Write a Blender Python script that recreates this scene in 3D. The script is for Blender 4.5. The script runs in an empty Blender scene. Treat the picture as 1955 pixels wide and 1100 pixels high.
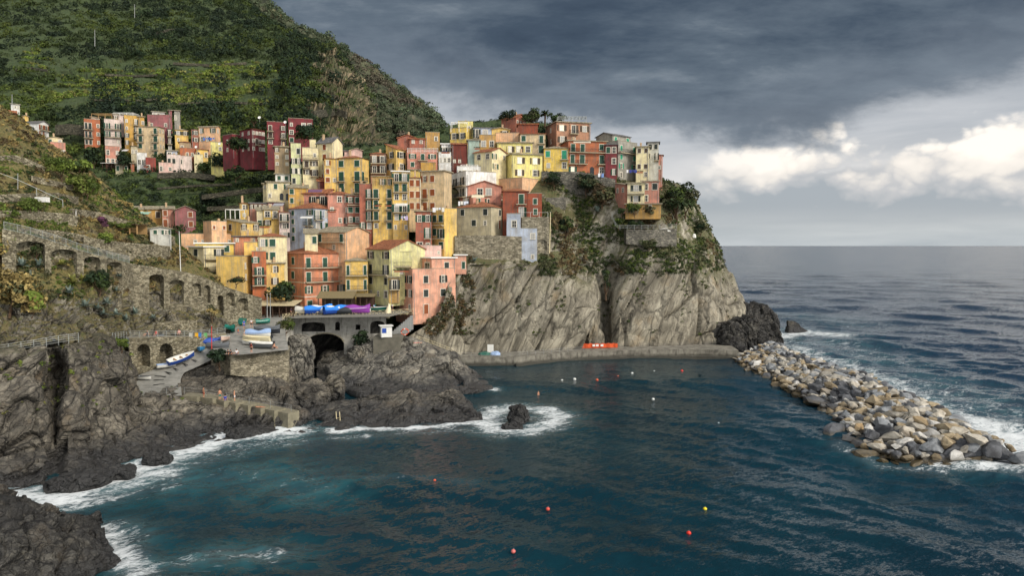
import bpy, bmesh, math, random
import numpy as np
from mathutils import Vector, Matrix
random.seed(7); RNG = np.random.default_rng(7)
sc = bpy.context.scene
COL = sc.collection
rad = math.radians
# ------------------------------------------------------------------ camera model (photo 1955 x 1100)
F = 1955*24/36.0; CX, CY, HOR = 977.5, 550.0, 469.0
TH = math.atan((CY-HOR)/F); CAMH = 28.0
CT, ST = math.cos(TH), math.sin(TH)
def P(u, v, D):
    x = (u-CX)/F; y = (CY-v)/F
    t = D/(CT+y*ST)
    return Vector((x*t, D, CAMH+(-ST+y*CT)*t))
def SEA(u, v, z=0.0):
    x = (u-CX)/F; y = (CY-v)/F
    t = (z-CAMH)/(-ST+y*CT)
    return Vector((x*t, (CT+y*ST)*t, z))
def DZ(v, z): return SEA(CX, v, z).y          # distance at which image row v has height z
cam = bpy.data.cameras.new('camera'); cam.lens = 24; cam.sensor_width = 36
cam.clip_start = 0.5; cam.clip_end = 60000
co = bpy.data.objects.new('camera', cam); COL.objects.link(co)
co.location = (0, 0, CAMH); co.rotation_euler = (rad(90)-TH, 0, 0)
sc.camera = co
# ------------------------------------------------------------------ object helpers
def link(o, parent=None):
    COL.objects.link(o)
    if parent is not None: o.parent = parent
    return o
def tag(o, label=None, cat=None, group=None, kind=None):
    if label: o['label'] = label
    if cat: o['category'] = cat
    if group: o['group'] = group
    if kind: o['kind'] = kind
    return o
def empty(name, loc=(0,0,0), rz=0.0):
    o = bpy.data.objects.new(name, None); o.empty_display_size = 0.3
    link(o); o.location = loc; o.rotation_euler = (0,0,rz); return o
def npmesh(name, verts, faces, mats=None, smooth=False, matidx=None, attrs=None):
    """faces: (M,3) or (M,4) int array"""
    verts = np.asarray(verts, np.float32); faces = np.asarray(faces, np.int32)
    me = bpy.data.meshes.new(name); k = faces.shape[1]; m = len(faces)
    me.vertices.add(len(verts)); me.vertices.foreach_set('co', verts.ravel())
    me.loops.add(m*k); me.loops.foreach_set('vertex_index', faces.ravel())
    me.polygons.add(m)
    me.polygons.foreach_set('loop_start', np.arange(0, m*k, k, dtype=np.int32))
    me.polygons.foreach_set('loop_total', np.full(m, k, np.int32))
    if smooth: me.polygons.foreach_set('use_smooth', np.ones(m, bool))
    if matidx is not None: me.polygons.foreach_set('material_index', np.asarray(matidx, np.int32))
    for mt in (mats or []): me.materials.append(mt)
    me.update(calc_edges=True)
    for an, (dom, val) in (attrs or {}).items():
        val = np.asarray(val, np.float32)
        if val.ndim == 1:
            a = me.attributes.new(an, 'FLOAT', dom); a.data.foreach_set('value', val)
        else:
            a = me.attributes.new(an, 'FLOAT_COLOR', dom)
            if val.shape[1] == 3: val = np.concatenate([val, np.ones((len(val),1),np.float32)], 1)
            a.data.foreach_set('color', val.ravel())
    return me
def mobj(name, me, parent=None, loc=None, rz=None):
    o = bpy.data.objects.new(name, me); link(o, parent)
    if loc is not None: o.location = loc
    if rz is not None: o.rotation_euler = (0,0,rz)
    return o
class MB:
    """mesh builder: collects verts/faces with material slots"""
    def __init__(s): s.v=[]; s.f=[]; s.m=[]
    def add(s, vs, fs, mi=0):
        b=len(s.v); s.v += [tuple(p) for p in vs]
        for f in fs: s.f.append(tuple(b+i for i in f)); s.m.append(mi)
        return s
    def box(s, x0,x1,y0,y1,z0,z1, mi=0, M=None):
        vs=[Vector((x,y,z)) for z in (z0,z1) for y in (y0,y1) for x in (x0,x1)]
        if M is not None: vs=[M@p for p in vs]
        return s.add(vs, [(0,2,3,1),(4,5,7,6),(0,1,5,4),(2,6,7,3),(0,4,6,2),(1,3,7,5)], mi)
    def bar(s, p, q, w, h=None, mi=0, up=None):
        p=Vector(p); q=Vector(q); d=q-p; L=d.length
        if L<1e-6: return s
        h=h or w; z=d/L; a=Vector(up) if up else (Vector((0,0,1)) if abs(z.z)<0.95 else Vector((0,1,0)))
        x=z.cross(a).normalized(); y=x.cross(z)
        M=Matrix((x,y,z)).transposed().to_4x4(); M.translation=p
        return s.box(-w/2,w/2,-h/2,h/2,0,L,mi,M)
    def tube(s, pts, r, n=6, mi=0, cap=True):
        pts=[Vector(p) for p in pts]; N=len(pts); rs=r if isinstance(r,(list,tuple)) else [r]*N
        rings=[]
        for i,p in enumerate(pts):
            d=(pts[min(i+1,N-1)]-pts[max(i-1,0)]).normalized()
            a=Vector((0,0,1)) if abs(d.z)<0.9 else Vector((1,0,0))
            x=d.cross(a).normalized(); y=d.cross(x)
            rings.append([p+(x*math.cos(t)+y*math.sin(t))*rs[i] for t in [2*math.pi*k/n for k in range(n)]])
        vs=[q for rg in rings for q in rg]; fs=[]
        for i in range(N-1):
            for k in range(n): fs.append((i*n+k,i*n+(k+1)%n,(i+1)*n+(k+1)%n,(i+1)*n+k))
        if cap: fs += [tuple(range(n))[::-1], tuple((N-1)*n+k for k in range(n))]
        return s.add(vs,fs,mi)
    def lathe(s, prof, n=12, mi=0, M=None):
        vs=[Vector((r*math.cos(2*math.pi*k/n), r*math.sin(2*math.pi*k/n), z)) for r,z in prof for k in range(n)]
        if M is not None: vs=[M@p for p in vs]
        fs=[(i*n+k,i*n+(k+1)%n,(i+1)*n+(k+1)%n,(i+1)*n+k) for i in range(len(prof)-1) for k in range(n)]
        return s.add(vs,fs,mi)
    def mesh(s, name, mats, smooth=False):
        me=bpy.data.meshes.new(name); me.from_pydata(s.v,[],s.f)
        for m in (mats if isinstance(mats,(list,tuple)) else [mats]): me.materials.append(m)
        me.polygons.foreach_set('material_index', s.m)
        if smooth: me.polygons.foreach_set('use_smooth',[True]*len(s.f))
        me.update(); return me
    def build(s, name, mats, parent=None, smooth=False):
        return mobj(name, s.mesh(name,mats,smooth), parent)
# ------------------------------------------------------------------ numpy noise
def _h(ix,iy,iz,seed):
    with np.errstate(over='ignore'):
        h=(ix.astype(np.uint32)*np.uint32(374761393)+iy.astype(np.uint32)*np.uint32(668265263)+iz.astype(np.uint32)*np.uint32(2147483647)+np.uint32((seed*974711+12345)&0xffffffff))
        h=(h^(h>>np.uint32(13)))*np.uint32(1274126177); h=h^(h>>np.uint32(16))
        h=h*np.uint32(2246822519); h=h^(h>>np.uint32(15))
    return h
def hf(ix,iy,iz,seed): return _h(ix,iy,iz,seed).astype(np.float64)/4294967295.0
def perlin(p, seed=0):
    p=np.asarray(p,float); i=np.floor(p).astype(np.int64); f=p-i; w=f*f*f*(f*(f*6-15)+10)
    out=0
    for dx in (0,1):
        for dy in (0,1):
            for dz in (0,1):
                h=_h(i[:,0]+dx,i[:,1]+dy,i[:,2]+dz,seed)
                gx=((h&1023)/511.5-1); gy=(((h>>np.uint32(10))&1023)/511.5-1); gz=(((h>>np.uint32(20))&1023)/511.5-1)
                d=gx*(f[:,0]-dx)+gy*(f[:,1]-dy)+gz*(f[:,2]-dz)
                out=out+d*(w[:,0] if dx else 1-w[:,0])*(w[:,1] if dy else 1-w[:,1])*(w[:,2] if dz else 1-w[:,2])
    return out
def fbm(p,octv=4,seed=0,gain=.5,ridge=False):
    p=np.asarray(p,float); a=1.; o=0; 
    for k in range(octv):
        n=perlin(p,seed+k*17)
        if ridge: n=0.5-np.abs(n)*1.6
        o=o+a*n; a*=gain; p=p*2.03
    return o
def blocks(p, seed=0):
    """cellular block noise: per-cell random height + random tilt -> angular rock facets; also crack distance"""
    p=np.asarray(p,float); i=np.floor(p).astype(np.int64); n=len(p)
    f1=np.full(n,9.); f2=np.full(n,9.); val=np.zeros(n)
    for dx in (-1,0,1):
        for dy in (-1,0,1):
            for dz in (-1,0,1):
                cx,cy,cz=i[:,0]+dx,i[:,1]+dy,i[:,2]+dz
                q=np.stack([cx+hf(cx,cy,cz,seed),cy+hf(cx,cy,cz,seed+1),cz+hf(cx,cy,cz,seed+2)],1)
                d=p-q; r=np.sqrt((d*d).sum(1))
                g=np.stack([hf(cx,cy,cz,seed+3),hf(cx,cy,cz,seed+4),hf(cx,cy,cz,seed+5)],1)*2-1
                h=hf(cx,cy,cz,seed+6)*2-1+(g*d).sum(1)*1.5
                m=r<f1
                f2=np.where(m,f1,np.minimum(f2,r)); val=np.where(m,h,val); f1=np.where(m,r,f1)
    return val, f2-f1
# ------------------------------------------------------------------ sheets (lofted surfaces)
def resample(pts, n):
    pts=np.asarray(pts,float); k=len(pts)
    t=np.linspace(0,k-1,n); i=np.clip(np.floor(t).astype(int),0,k-2); f=(t-i)[:,None]
    f=f.reshape((-1,)+(1,)*(pts.ndim-1))
    p0=pts[np.clip(i-1,0,k-1)]; p1=pts[i]; p2=pts[i+1]; p3=pts[np.clip(i+2,0,k-1)]
    cr=0.5*((2*p1)+(p2-p0)*f+(2*p0-5*p1+4*p2-p3)*f*f+(3*p1-p0-3*p2+p3)*f**3)
    ln=p1*(1-f)+p2*f
    return 0.55*ln+0.45*cr
def grid(rows, nu, nv):
    """rows of world points -> (nv,nu,3)"""
    R=np.stack([resample([tuple(p) for p in r],nu) for r in rows],0)
    return resample(R, nv)
def gnormals(G, flip=False):
    du=np.gradient(G,axis=1); dv=np.gradient(G,axis=0); n=np.cross(du,dv)
    n/= (np.linalg.norm(n,axis=2,keepdims=True)+1e-9)
    return -n if flip else n
def gfaces(nv,nu):
    a=np.arange((nv-1)*nu).reshape(nv-1,nu)[:,:-1].ravel()
    return np.stack([a,a+1,a+nu+1,a+nu],1)
def rock_disp(p, amp=1., sz=3., M=None, seed=0, fine=1.):
    q=p if M is None else p@np.asarray(M).T
    w=np.stack([perlin(q/sz*0.7,seed+50),perlin(q/sz*0.7,seed+51),perlin(q/sz*.7,seed+52)],1)
    q2=q/sz+w*0.35
    b1,c1=blocks(q2,seed); b2,c2=blocks(q2*2.3,seed+20); b3,c3=blocks(q2*5.1,seed+40)
    d=0.55*b1+fine*(0.28*b2+0.13*b3)
    d-=0.35*np.exp(-(c1/0.07)**2)+0.16*fine*np.exp(-(c2/0.08)**2)
    d+=0.38*fbm(p/sz/2.2,4,seed+70)+0.1*fbm(p/sz*3,3,seed+80)
    return amp*d
# ------------------------------------------------------------------ materials
def s2l(c):
    c=[x/255. for x in c]
    return tuple(x/12.92 if x<=.04045 else ((x+.055)/1.055)**2.4 for x in c)
class NT:
    def __init__(s,name):
        s.mat=bpy.data.materials.new(name); s.mat.use_nodes=True; s.t=s.mat.node_tree; s.t.nodes.clear()
        s.out=s.n('ShaderNodeOutputMaterial'); s.b=s.n('ShaderNodeBsdfPrincipled'); s.l(s.b.outputs[0],s.out.inputs[0])
        s.tc=s.n('ShaderNodeTexCoord')
    def n(s,ty,**kw):
        x=s.t.nodes.new(ty)
        for k,v in kw.items(): setattr(x,k,v)
        return x
    def l(s,a,b): s.t.links.new(a,b)
    def setin(s,node,**kw):
        for k,v in kw.items():
            i=node.inputs[k]
            if hasattr(v,'is_linked') or hasattr(v,'links'): s.l(v,i)
            else: i.default_value=v
    def obj(s): return s.tc.outputs['Object']
    def geo(s): 
        g=s.n('ShaderNodeNewGeometry'); return g
    def mapping(s,vec,scale=(1,1,1),rot=(0,0,0),loc=(0,0,0)):
        m=s.n('ShaderNodeMapping'); s.l(vec,m.inputs['Vector']); m.inputs['Scale'].default_value=scale; m.inputs['Rotation'].default_value=rot; m.inputs['Location'].default_value=loc
        return m.outputs[0]
    def noise(s,vec,scale=1,detail=4,rough=.55,dist=0):
        x=s.n('ShaderNodeTexNoise'); s.l(vec,x.inputs['Vector']); x.inputs['Scale'].default_value=scale; x.inputs['Detail'].default_value=detail; x.inputs['Roughness'].default_value=rough; x.inputs['Distortion'].default_value=dist
        return x.outputs[0]
    def vor(s,vec,scale=1,feat='F1',out=0,rnd=1):
        x=s.n('ShaderNodeTexVoronoi'); x.feature=feat; s.l(vec,x.inputs['Vector']); x.inputs['Scale'].default_value=scale; x.inputs['Randomness'].default_value=rnd
        return x.outputs[out]
    def ramp(s,fac,stops,interp='LINEAR'):
        r=s.n('ShaderNodeValToRGB'); s.l(fac,r.inputs[0]); r.color_ramp.interpolation=interp
        e=r.color_ramp.elements
        while len(e)<len(stops): e.new(.5)
        for k,(p,c) in enumerate(stops):
            e[k].position=p
            if not isinstance(c,(tuple,list)): c=(c,c,c)
            e[k].color=(*c[:3],1)
        return r.outputs[0]
    def mix(s,fac,a,b,mode='MIX'):
        m=s.n('ShaderNodeMix'); m.data_type='RGBA'; m.blend_type=mode
        for i,v in ((0,fac),(6,a),(7,b)):
            if hasattr(v,'links'): s.l(v,m.inputs[i])
            elif isinstance(v,(int,float)): m.inputs[i].default_value = v if i==0 else (v,v,v,1)
            else: m.inputs[i].default_value=(*v[:3],1)
        return m.outputs[2]
    def math(s,op,a,b=0.,c=0.,clamp=False):
        m=s.n('ShaderNodeMath'); m.operation=op; m.use_clamp=clamp
        for i,v in enumerate((a,b,c)):
            if hasattr(v,'links'): s.l(v,m.inputs[i])
            else: m.inputs[i].default_value=v
        return m.outputs[0]
    def sep(s,vec):
        x=s.n('ShaderNodeSeparateXYZ'); s.l(vec,x.inputs[0]); return x.outputs
    def attr(s,name,o='Color'):
        a=s.n('ShaderNodeAttribute'); a.attribute_name=name; return a.outputs[o]
    def bump(s,h,strength=.5,dist=.1,normal=None):
        b=s.n('ShaderNodeBump'); s.l(h,b.inputs['Height']); b.inputs['Strength'].default_value=strength; b.inputs['Distance'].default_value=dist
        if normal is not None: s.l(normal,b.inputs['Normal'])
        s.l(b.outputs[0],s.b.inputs['Normal']); return b.outputs[0]
    def col(s,c):
        if hasattr(c,'links'): s.l(c,s.b.inputs['Base Color'])
        else: s.b.inputs['Base Color'].default_value=(*c[:3],1)
    def rough(s,r):
        if hasattr(r,'links'): s.l(r,s.b.inputs['Roughness'])
        else: s.b.inputs['Roughness'].default_value=r
MATS={}
def plain(name,rgb,rough=.8,metal=0.,var=.15,scale=3.,bump=0.):
    if name in MATS: return MATS[name]
    m=NT(name); c=s2l(rgb)
    n=m.noise(m.obj(),scale,5,.6)
    lo=tuple(x*(1-var) for x in c); hi=tuple(min(1,x*(1+var)) for x in c)
    m.col(m.ramp(n,[(.3,lo),(.7,hi)])); m.rough(rough); m.b.inputs['Metallic'].default_value=metal
    if bump: m.bump(n,bump,.05)
    MATS[name]=m.mat; return m.mat
WALLC=dict(yel=(234,188,76),lem=(236,216,112),och=(194,148,62),mus=(204,156,50),ora=(184,98,48),rus=(154,72,40),
 sal=(216,134,90),pch=(230,176,124),pnk=(206,134,110),ppk=(228,184,170),mau=(166,96,98),cri=(132,42,50),
 red=(154,64,52),bri=(172,96,70),crm=(234,214,160),bei=(214,186,138),tan=(176,150,110),gry=(150,147,135),
 gbg=(186,174,138),wht=(224,224,220),blu=(176,188,206),grn=(208,212,150),lgr=(214,208,138),gwh=(190,190,180),
 pkh=(226,158,126),sbr=(182,128,94),drd=(118,46,32),aqu=(158,182,168),wpk=(222,200,190),bry=(234,194,62))
def plaster(key):
    nm='plaster '+key
    if nm in MATS: return MATS[nm]
    m=NT(nm); c=s2l(WALLC[key]); lum=.3*c[0]+.59*c[1]+.11*c[2]; c=tuple(1.0*(x*.91+lum*.09) for x in c); P_=m.geo().outputs['Position']
    big=m.noise(P_,.5,5,.65); fine=m.noise(P_,4,4,.6)
    stre=m.noise(m.mapping(P_,(2.2,2.2,.22)),1,4,.65)
    lo=tuple(x*.66 for x in c); hi=tuple(min(.85,x*1.12) for x in c)
    base=m.ramp(big,[(.34,lo),(.6,hi)])
    g=sum(c)/3; st=(g*.55,g*.5,g*.42)
    base=m.mix(m.ramp(stre,[(.44,0.),(.68,.6)]),base,st)
    base=m.mix(m.ramp(fine,[(.3,.0),(.75,.14)]),base,(g*.9,g*.9,g*.85))
    patch=m.noise(P_,.9,6,.7,.6)
    base=m.mix(m.ramp(patch,[(.60,0.),(.64,.42)]),base,(g*.8,g*.76,g*.66))
    m.col(base); m.rough(.92); m.bump(fine,.25,.04); MATS[nm]=m.mat; return m.mat
def rock(name, base, dark, light, sc_=1., rot=(0,0,0), stretch=(1,1,1), moss=None, wet=2.6, ochre=.25, bump=.8, cr=1., wetcol=(.020,.020,.0205)):
    m=NT(name); g=m.geo(); P_=g.outputs['Position']; Q=m.mapping(m.mapping(P_,(1,1,1),rot),stretch)
    n1=m.noise(Q,.28*sc_,8,.62,.4); n2=m.noise(Q,1.4*sc_,8,.65,.3); n3=m.noise(Q,6*sc_,6,.7)
    vd=m.vor(m.mapping(Q,(1,1,1)),.55*sc_,'DISTANCE_TO_EDGE'); 
    warp=m.n('ShaderNodeVectorMath'); warp.operation='ADD'
    ns=m.n('ShaderNodeTexNoise'); m.l(Q,ns.inputs['Vector']); ns.inputs['Scale'].default_value=.8*sc_; ns.inputs['Detail'].default_value=5
    sc2=m.n('ShaderNodeVectorMath'); sc2.operation='SCALE'; m.l(ns.outputs['Color'],sc2.inputs[0]); sc2.inputs['Scale'].default_value=1.6/sc_
    m.l(Q,warp.inputs[0]); m.l(sc2.outputs[0],warp.inputs[1])
    vd=m.vor(warp.outputs[0],.42*sc_,'DISTANCE_TO_EDGE'); vd2=m.vor(warp.outputs[0],1.5*sc_,'DISTANCE_TO_EDGE')
    c=m.ramp(n1,[(.32,dark),(.5,base),(.68,light)])
    c=m.mix(m.ramp(n2,[(.35,.75),(.6,0.)]),c,tuple(x*.55 for x in dark))
    c=m.mix(m.ramp(n2,[(.58,0.),(.75,.5)]),c,light)
    sv=m.noise(m.mapping(Q,(1.7*sc_,1.7*sc_,.35*sc_)),1.,6,.65,.4)
    c=m.mix(m.ramp(sv,[(.42,.6),(.5,0.)]),c,tuple(x*.7 for x in dark)); c=m.mix(m.ramp(sv,[(.56,0.),(.66,.55)]),c,light)
    if ochre: 
        n4=m.noise(P_,.5*sc_,5,.65); c=m.mix(m.ramp(n4,[(.55,0.),(.72,ochre)]),c,(.30,.2,.09))
    c=m.mix(m.ramp(n3,[(.68,0.),(.78,.55)]),c,tuple(min(.6,x*1.9) for x in light))
    crack=m.ramp(vd,[(0.,cr),(.035,0.)]); crack2=m.ramp(vd2,[(0.,.7*cr),(.04,0.)])
    c=m.mix(crack,c,tuple(x*.25 for x in dark)); c=m.mix(crack2,c,tuple(x*.4 for x in dark))
    z=m.sep(P_)[2]; nz=m.sep(g.outputs['Normal'])[2]
    if moss:
        nm_=m.noise(P_,.45*sc_,6,.65); up=m.math('MULTIPLY_ADD',nz,.45,nm_)
        zf=m.n('ShaderNodeMapRange'); m.l(z,zf.inputs[0]); zf.inputs[1].default_value=moss[3]; zf.inputs[2].default_value=moss[4]
        f=m.math('MULTIPLY',m.ramp(up,[(.58,0.),(.7,.9)]),zf.outputs[0])
        mc=m.ramp(m.noise(P_,1.2,4),[(.35,moss[0]),(.5,moss[1]),(.65,moss[2])])
        c=m.mix(f,c,mc)
    zz=m.math('MULTIPLY_ADD',m.noise(P_,.35,5,.6),3.0,z)   # wet / black lichen splash zone
    w=m.n('ShaderNodeMapRange'); m.l(zz,w.inputs[0]); w.inputs[1].default_value=wet+1.2; w.inputs[2].default_value=wet+3.4; w.inputs[3].default_value=.93; w.inputs[4].default_value=0.
    c=m.mix(w.outputs[0],c,m.ramp(n3,[(.3,wetcol),(.7,tuple(x*2.6 for x in wetcol))]))
    m.col(c); m.rough(m.math('MULTIPLY_ADD',w.outputs[0],-.45,.9))
    st=m.noise(m.mapping(Q,(2.6*sc_,2.6*sc_,.5*sc_)),1.,5,.6,.5)
    h=m.math('ADD',m.math('MULTIPLY',n2,.8),m.math('MULTIPLY',n3,.3)); h=m.math('ADD',h,m.math('MULTIPLY',m.ramp(vd,[(0.,0.),(.06,1.)]),.5)); h=m.math('ADD',h,m.math('MULTIPLY',m.ramp(vd2,[(0.,0.),(.08,1.)]),.25))
    h=m.math('ADD',h,m.math('MULTIPLY',st,.9)); m.bump(h,bump,.5); return m.mat
def stonework(name, c1, c2, c3, mortar, scale=2.6, moss=.25):
    m=NT(name); g=m.geo(); P_=g.outputs['Position']
    Q=m.mapping(P_,(1,1,1.7))
    ns=m.n('ShaderNodeTexNoise'); m.l(Q,ns.inputs['Vector']); ns.inputs['Scale'].default_value=2.; a=m.n('ShaderNodeVectorMath'); a.operation='SCALE'; m.l(ns.outputs['Color'],a.inputs[0]); a.inputs['Scale'].default_value=.25
    b=m.n('ShaderNodeVectorMath'); b.operation='ADD'; m.l(Q,b.inputs[0]); m.l(a.outputs[0],b.inputs[1])
    cell=m.vor(b.outputs[0],scale,'F1',1); d=m.vor(b.outputs[0],scale,'DISTANCE_TO_EDGE'); 
    r=m.sep(cell)[0]; c=m.ramp(r,[(.1,c1),(.5,c2),(.9,c3)])
    big=m.noise(P_,.5,6,.65); c=m.mix(m.ramp(big,[(.4,.55),(.62,0.)]),c,tuple(x*.4 for x in c1))
    c=m.mix(m.ramp(d,[(0.,.9),(.06,0.)]),c,mortar)
    c=m.mix(m.ramp(m.noise(P_,.8,5,.7),[(.58,0.),(.7,moss)]),c,(.09,.085,.03))
    m.col(c); m.rough(.95); m.bump(m.math('ADD',m.ramp(d,[(0.,0.),(.12,1.)]),m.math('MULTIPLY',m.noise(P_,9,4),.4)),.9,.12)
    return m.mat
def rooftile(name,c1,c2,c3):
    m=NT(name); o=m.obj(); cell=m.vor(m.mapping(o,(3.5,3.5,3.5)),1,'F1',1); r=m.sep(cell)[0]
    c=m.ramp(r,[(.1,c1),(.5,c2),(.9,c3)]); big=m.noise(o,.8,5,.65); c=m.mix(m.ramp(big,[(.45,0.),(.7,.5)]),c,tuple(x*.5 for x in c1))
    w=m.n('ShaderNodeTexWave'); m.l(m.mapping(o,(1,1,1)),w.inputs['Vector']); w.inputs['Scale'].default_value=2.2; w.inputs['Distortion'].default_value=1.5
    m.col(c); m.rough(.9); m.bump(m.math('ADD',w.outputs[1],r),.7,.08); return m.mat
def foliage(name, rough=.75, trans=True):
    m=NT(name); a=m.attr('tint'); n=m.noise(m.geo().outputs['Position'],.7,3)
    c=m.mix(m.ramp(n,[(.35,.35),(.65,0.)]),a,(.01,.018,.006))
    m.col(c); m.rough(rough); m.b.inputs['Specular IOR Level'].default_value=.25
    return m.mat
M={}
M['cliff']=rock('headland rock',(.32,.292,.225),(.165,.148,.112),(.44,.41,.325),.33,(0,rad(-27),0),(1,1,.28),moss=((.055,.06,.02),(.095,.085,.03),(.05,.08,.02),15,22),wet=1.0,ochre=.4,bump=.75,cr=.75)
M['rock']=rock('shore rock',(.175,.158,.128),(.072,.065,.054),(.31,.28,.22),.6,(0,rad(-48),0),(1,1,.4),moss=((.06,.06,.02),(.09,.075,.03),(.05,.07,.015),12,18),wet=1.2,bump=1.)
M['rock_pale']=rock('pale shore rock',(.235,.22,.185),(.095,.092,.085),(.37,.345,.28),.5,(0,rad(-40),0),(1,1,.6),wet=1.0,bump=1.)
M['rock_slope']=rock('slope rock',(.23,.21,.165),(.10,.092,.07),(.38,.35,.275),.6,(0,rad(-40),0),(1,1,.5),moss=((.07,.075,.025),(.15,.12,.05),(.09,.10,.03),10,15),wet=-9,bump=1.)
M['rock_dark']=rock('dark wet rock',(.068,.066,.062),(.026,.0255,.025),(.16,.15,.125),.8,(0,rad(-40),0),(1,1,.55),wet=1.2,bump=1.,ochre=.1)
M['terr']=rock('terraced ground',(.17,.145,.08),(.085,.075,.04),(.28,.235,.14),1.,moss=((.075,.085,.022),(.19,.15,.055),(.10,.105,.028),10,16),wet=-9,ochre=.5,bump=.6)
M['green']=rock('grassy ground',(.04,.062,.018),(.02,.032,.011),(.075,.095,.03),.5,moss=((.028,.05,.014),(.042,.07,.02),(.07,.085,.028),10,16),wet=-99,ochre=.12,bump=.6)
M['ridge']=rock('ridge ground',(.075,.09,.045),(.04,.052,.026),(.17,.145,.10),.05,wet=-99,ochre=.4,bump=.5)  # ground colour lightened to stand in for haze over the far ridge
M['crag']=rock('crag rock',(.26,.205,.125),(.08,.075,.042),(.38,.31,.20),.28,(0,rad(-15),0),(1,1,.35),moss=((.03,.045,.014),(.05,.06,.02),(.07,.065,.025),10,16),wet=-99,ochre=.5,bump=1.)
M['wall']=stonework('dry stone wall',(.15,.132,.085),(.34,.30,.2),(.48,.435,.31),(.07,.06,.04),2.4)
M['wall2']=stonework('grey stone wall',(.11,.105,.09),(.19,.18,.15),(.30,.28,.22),(.06,.055,.045),2.0,.35)
M['wall4']=stonework('mossy dark stone wall',(.055,.052,.036),(.11,.10,.07),(.18,.165,.115),(.03,.03,.02),1.8,.6)
M['wall3']=stonework('rubble base wall',(.18,.16,.11),(.32,.285,.2),(.48,.43,.315),(.21,.185,.135),1.6,.15)
M['tile']=rooftile('terracotta tiles',(.22,.075,.035),(.34,.12,.05),(.42,.17,.08))
M['slate']=rooftile('slate roof',(.10,.10,.105),(.15,.15,.15),(.2,.19,.18))
M['stone']=rooftile('stone slab roof',(.24,.21,.15),(.33,.29,.2),(.42,.37,.26))
M['leaf']=foliage('foliage')
plain('concrete',(146,140,122),.9,0,.18,1.2,.3); plain('concrete dark',(104,101,90),.9,0,.25,.9,.3)
plain('white paint',(225,225,220),.6,0,.06); plain('rail grey',(150,152,150),.55,.2,.1); plain('rail dark',(45,48,48),.6,.3,.1)
plain('wood',(170,138,92),.8,0,.2,6); plain('wood dark',(70,50,36),.8,0,.2,6); plain('asphalt',(120,118,110),.95,0,.2,1.5,.3)
plain('shut green',(28,72,54),.7,0,.12,8); plain('shut dark',(34,44,40),.7,0,.12,8); plain('shut brown',(134,70,30),.7,0,.12,8); plain('shut teal',(38,140,108),.7,0,.12,8); plain('shut drab',(72,58,44),.7,0,.15,8)
plain('frame',(206,200,184),.7); plain('slab',(178,166,140),.9,0,.15); plain('chimney',(186,160,128),.9,0,.2)
def glass(name,c,rough,spec):
    m=NT(name); m.col(c); m.rough(rough); m.b.inputs['IOR'].default_value=1.5; m.b.inputs['Specular IOR Level'].default_value=spec; MATS[name]=m.mat; return m.mat
glass('glass',(.012,.014,.016),.12,.45); glass('glass curtain',(.34,.34,.33),.3,.4); 
def mirror(name):
    m=NT(name); m.b.inputs['Metallic'].default_value=1.; m.col((.95,.86,.62)); m.rough(.25); MATS[name]=m.mat
mirror('glass bright')

m_=NT('bridge concrete'); P_=m_.geo().outputs['Position']; n_=m_.noise(P_,.7,6,.65); st_=m_.noise(m_.mapping(P_,(1.6,1.6,.18)),1.,5,.65)
c_=m_.ramp(n_,[(.32,(.27,.26,.23)),(.62,(.5,.485,.435))]); c_=m_.mix(m_.ramp(st_,[(.54,0.),(.66,.75)]),c_,(.07,.07,.062)); c_=m_.mix(m_.ramp(m_.noise(m_.mapping(P_,(2.1,2.1,.2)),1.,4),[(.58,0.),(.68,.6)]),c_,(.42,.41,.38))
m_.col(c_); m_.rough(.92); m_.bump(n_,.3,.1); M['bridge']=m_.mat
plain('step concrete',(126,121,102),.9,0,.25,1.5,.3)

m_=NT('quay concrete'); P_=m_.geo().outputs['Position']; n_=m_.noise(P_,.6,7,.7); st_=m_.noise(m_.mapping(P_,(1.2,1.2,.25)),1.,5,.65)
c_=m_.ramp(n_,[(.34,(.11,.102,.085)),(.5,(.2,.188,.155)),(.66,(.29,.275,.23))]); c_=m_.mix(m_.ramp(st_,[(.5,0.),(.64,.75)]),c_,(.06,.055,.045))
zz_=m_.math('MULTIPLY_ADD',m_.noise(P_,.5,4),.9,m_.sep(P_)[2]); w_=m_.n('ShaderNodeMapRange'); m_.l(zz_,w_.inputs[0]); w_.inputs[1].default_value=.75; w_.inputs[2].default_value=1.5; w_.inputs[3].default_value=.85; w_.inputs[4].default_value=0
c_=m_.mix(w_.outputs[0],c_,(.035,.034,.026)); m_.col(c_); m_.rough(.9); m_.bump(n_,.5,.25); M['quay']=m_.mat
# ------------------------------------------------------------------ sky, sun
w=bpy.data.worlds.new('World'); sc.world=w; w.use_nodes=True; w.node_tree.nodes.clear()
class WT(NT):
    def __init__(s,t): s.t=t
W_=WT(w.node_tree); out=W_.n('ShaderNodeOutputWorld'); tc=W_.n('ShaderNodeTexCoord'); dirv=tc.outputs['Generated']
X,Y,Z=W_.sep(dirv)
SUN_EL,SUN_AZ=34,128     # azimuth clockwise from +Y (view direction): right and behind the camera
az=W_.math('ARCTAN2',X,Y)
sky=W_.n('ShaderNodeTexSky'); sky.sky_type='NISHITA'; sky.sun_disc=False; sky.sun_elevation=rad(SUN_EL); sky.sun_rotation=rad(SUN_AZ)
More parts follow.
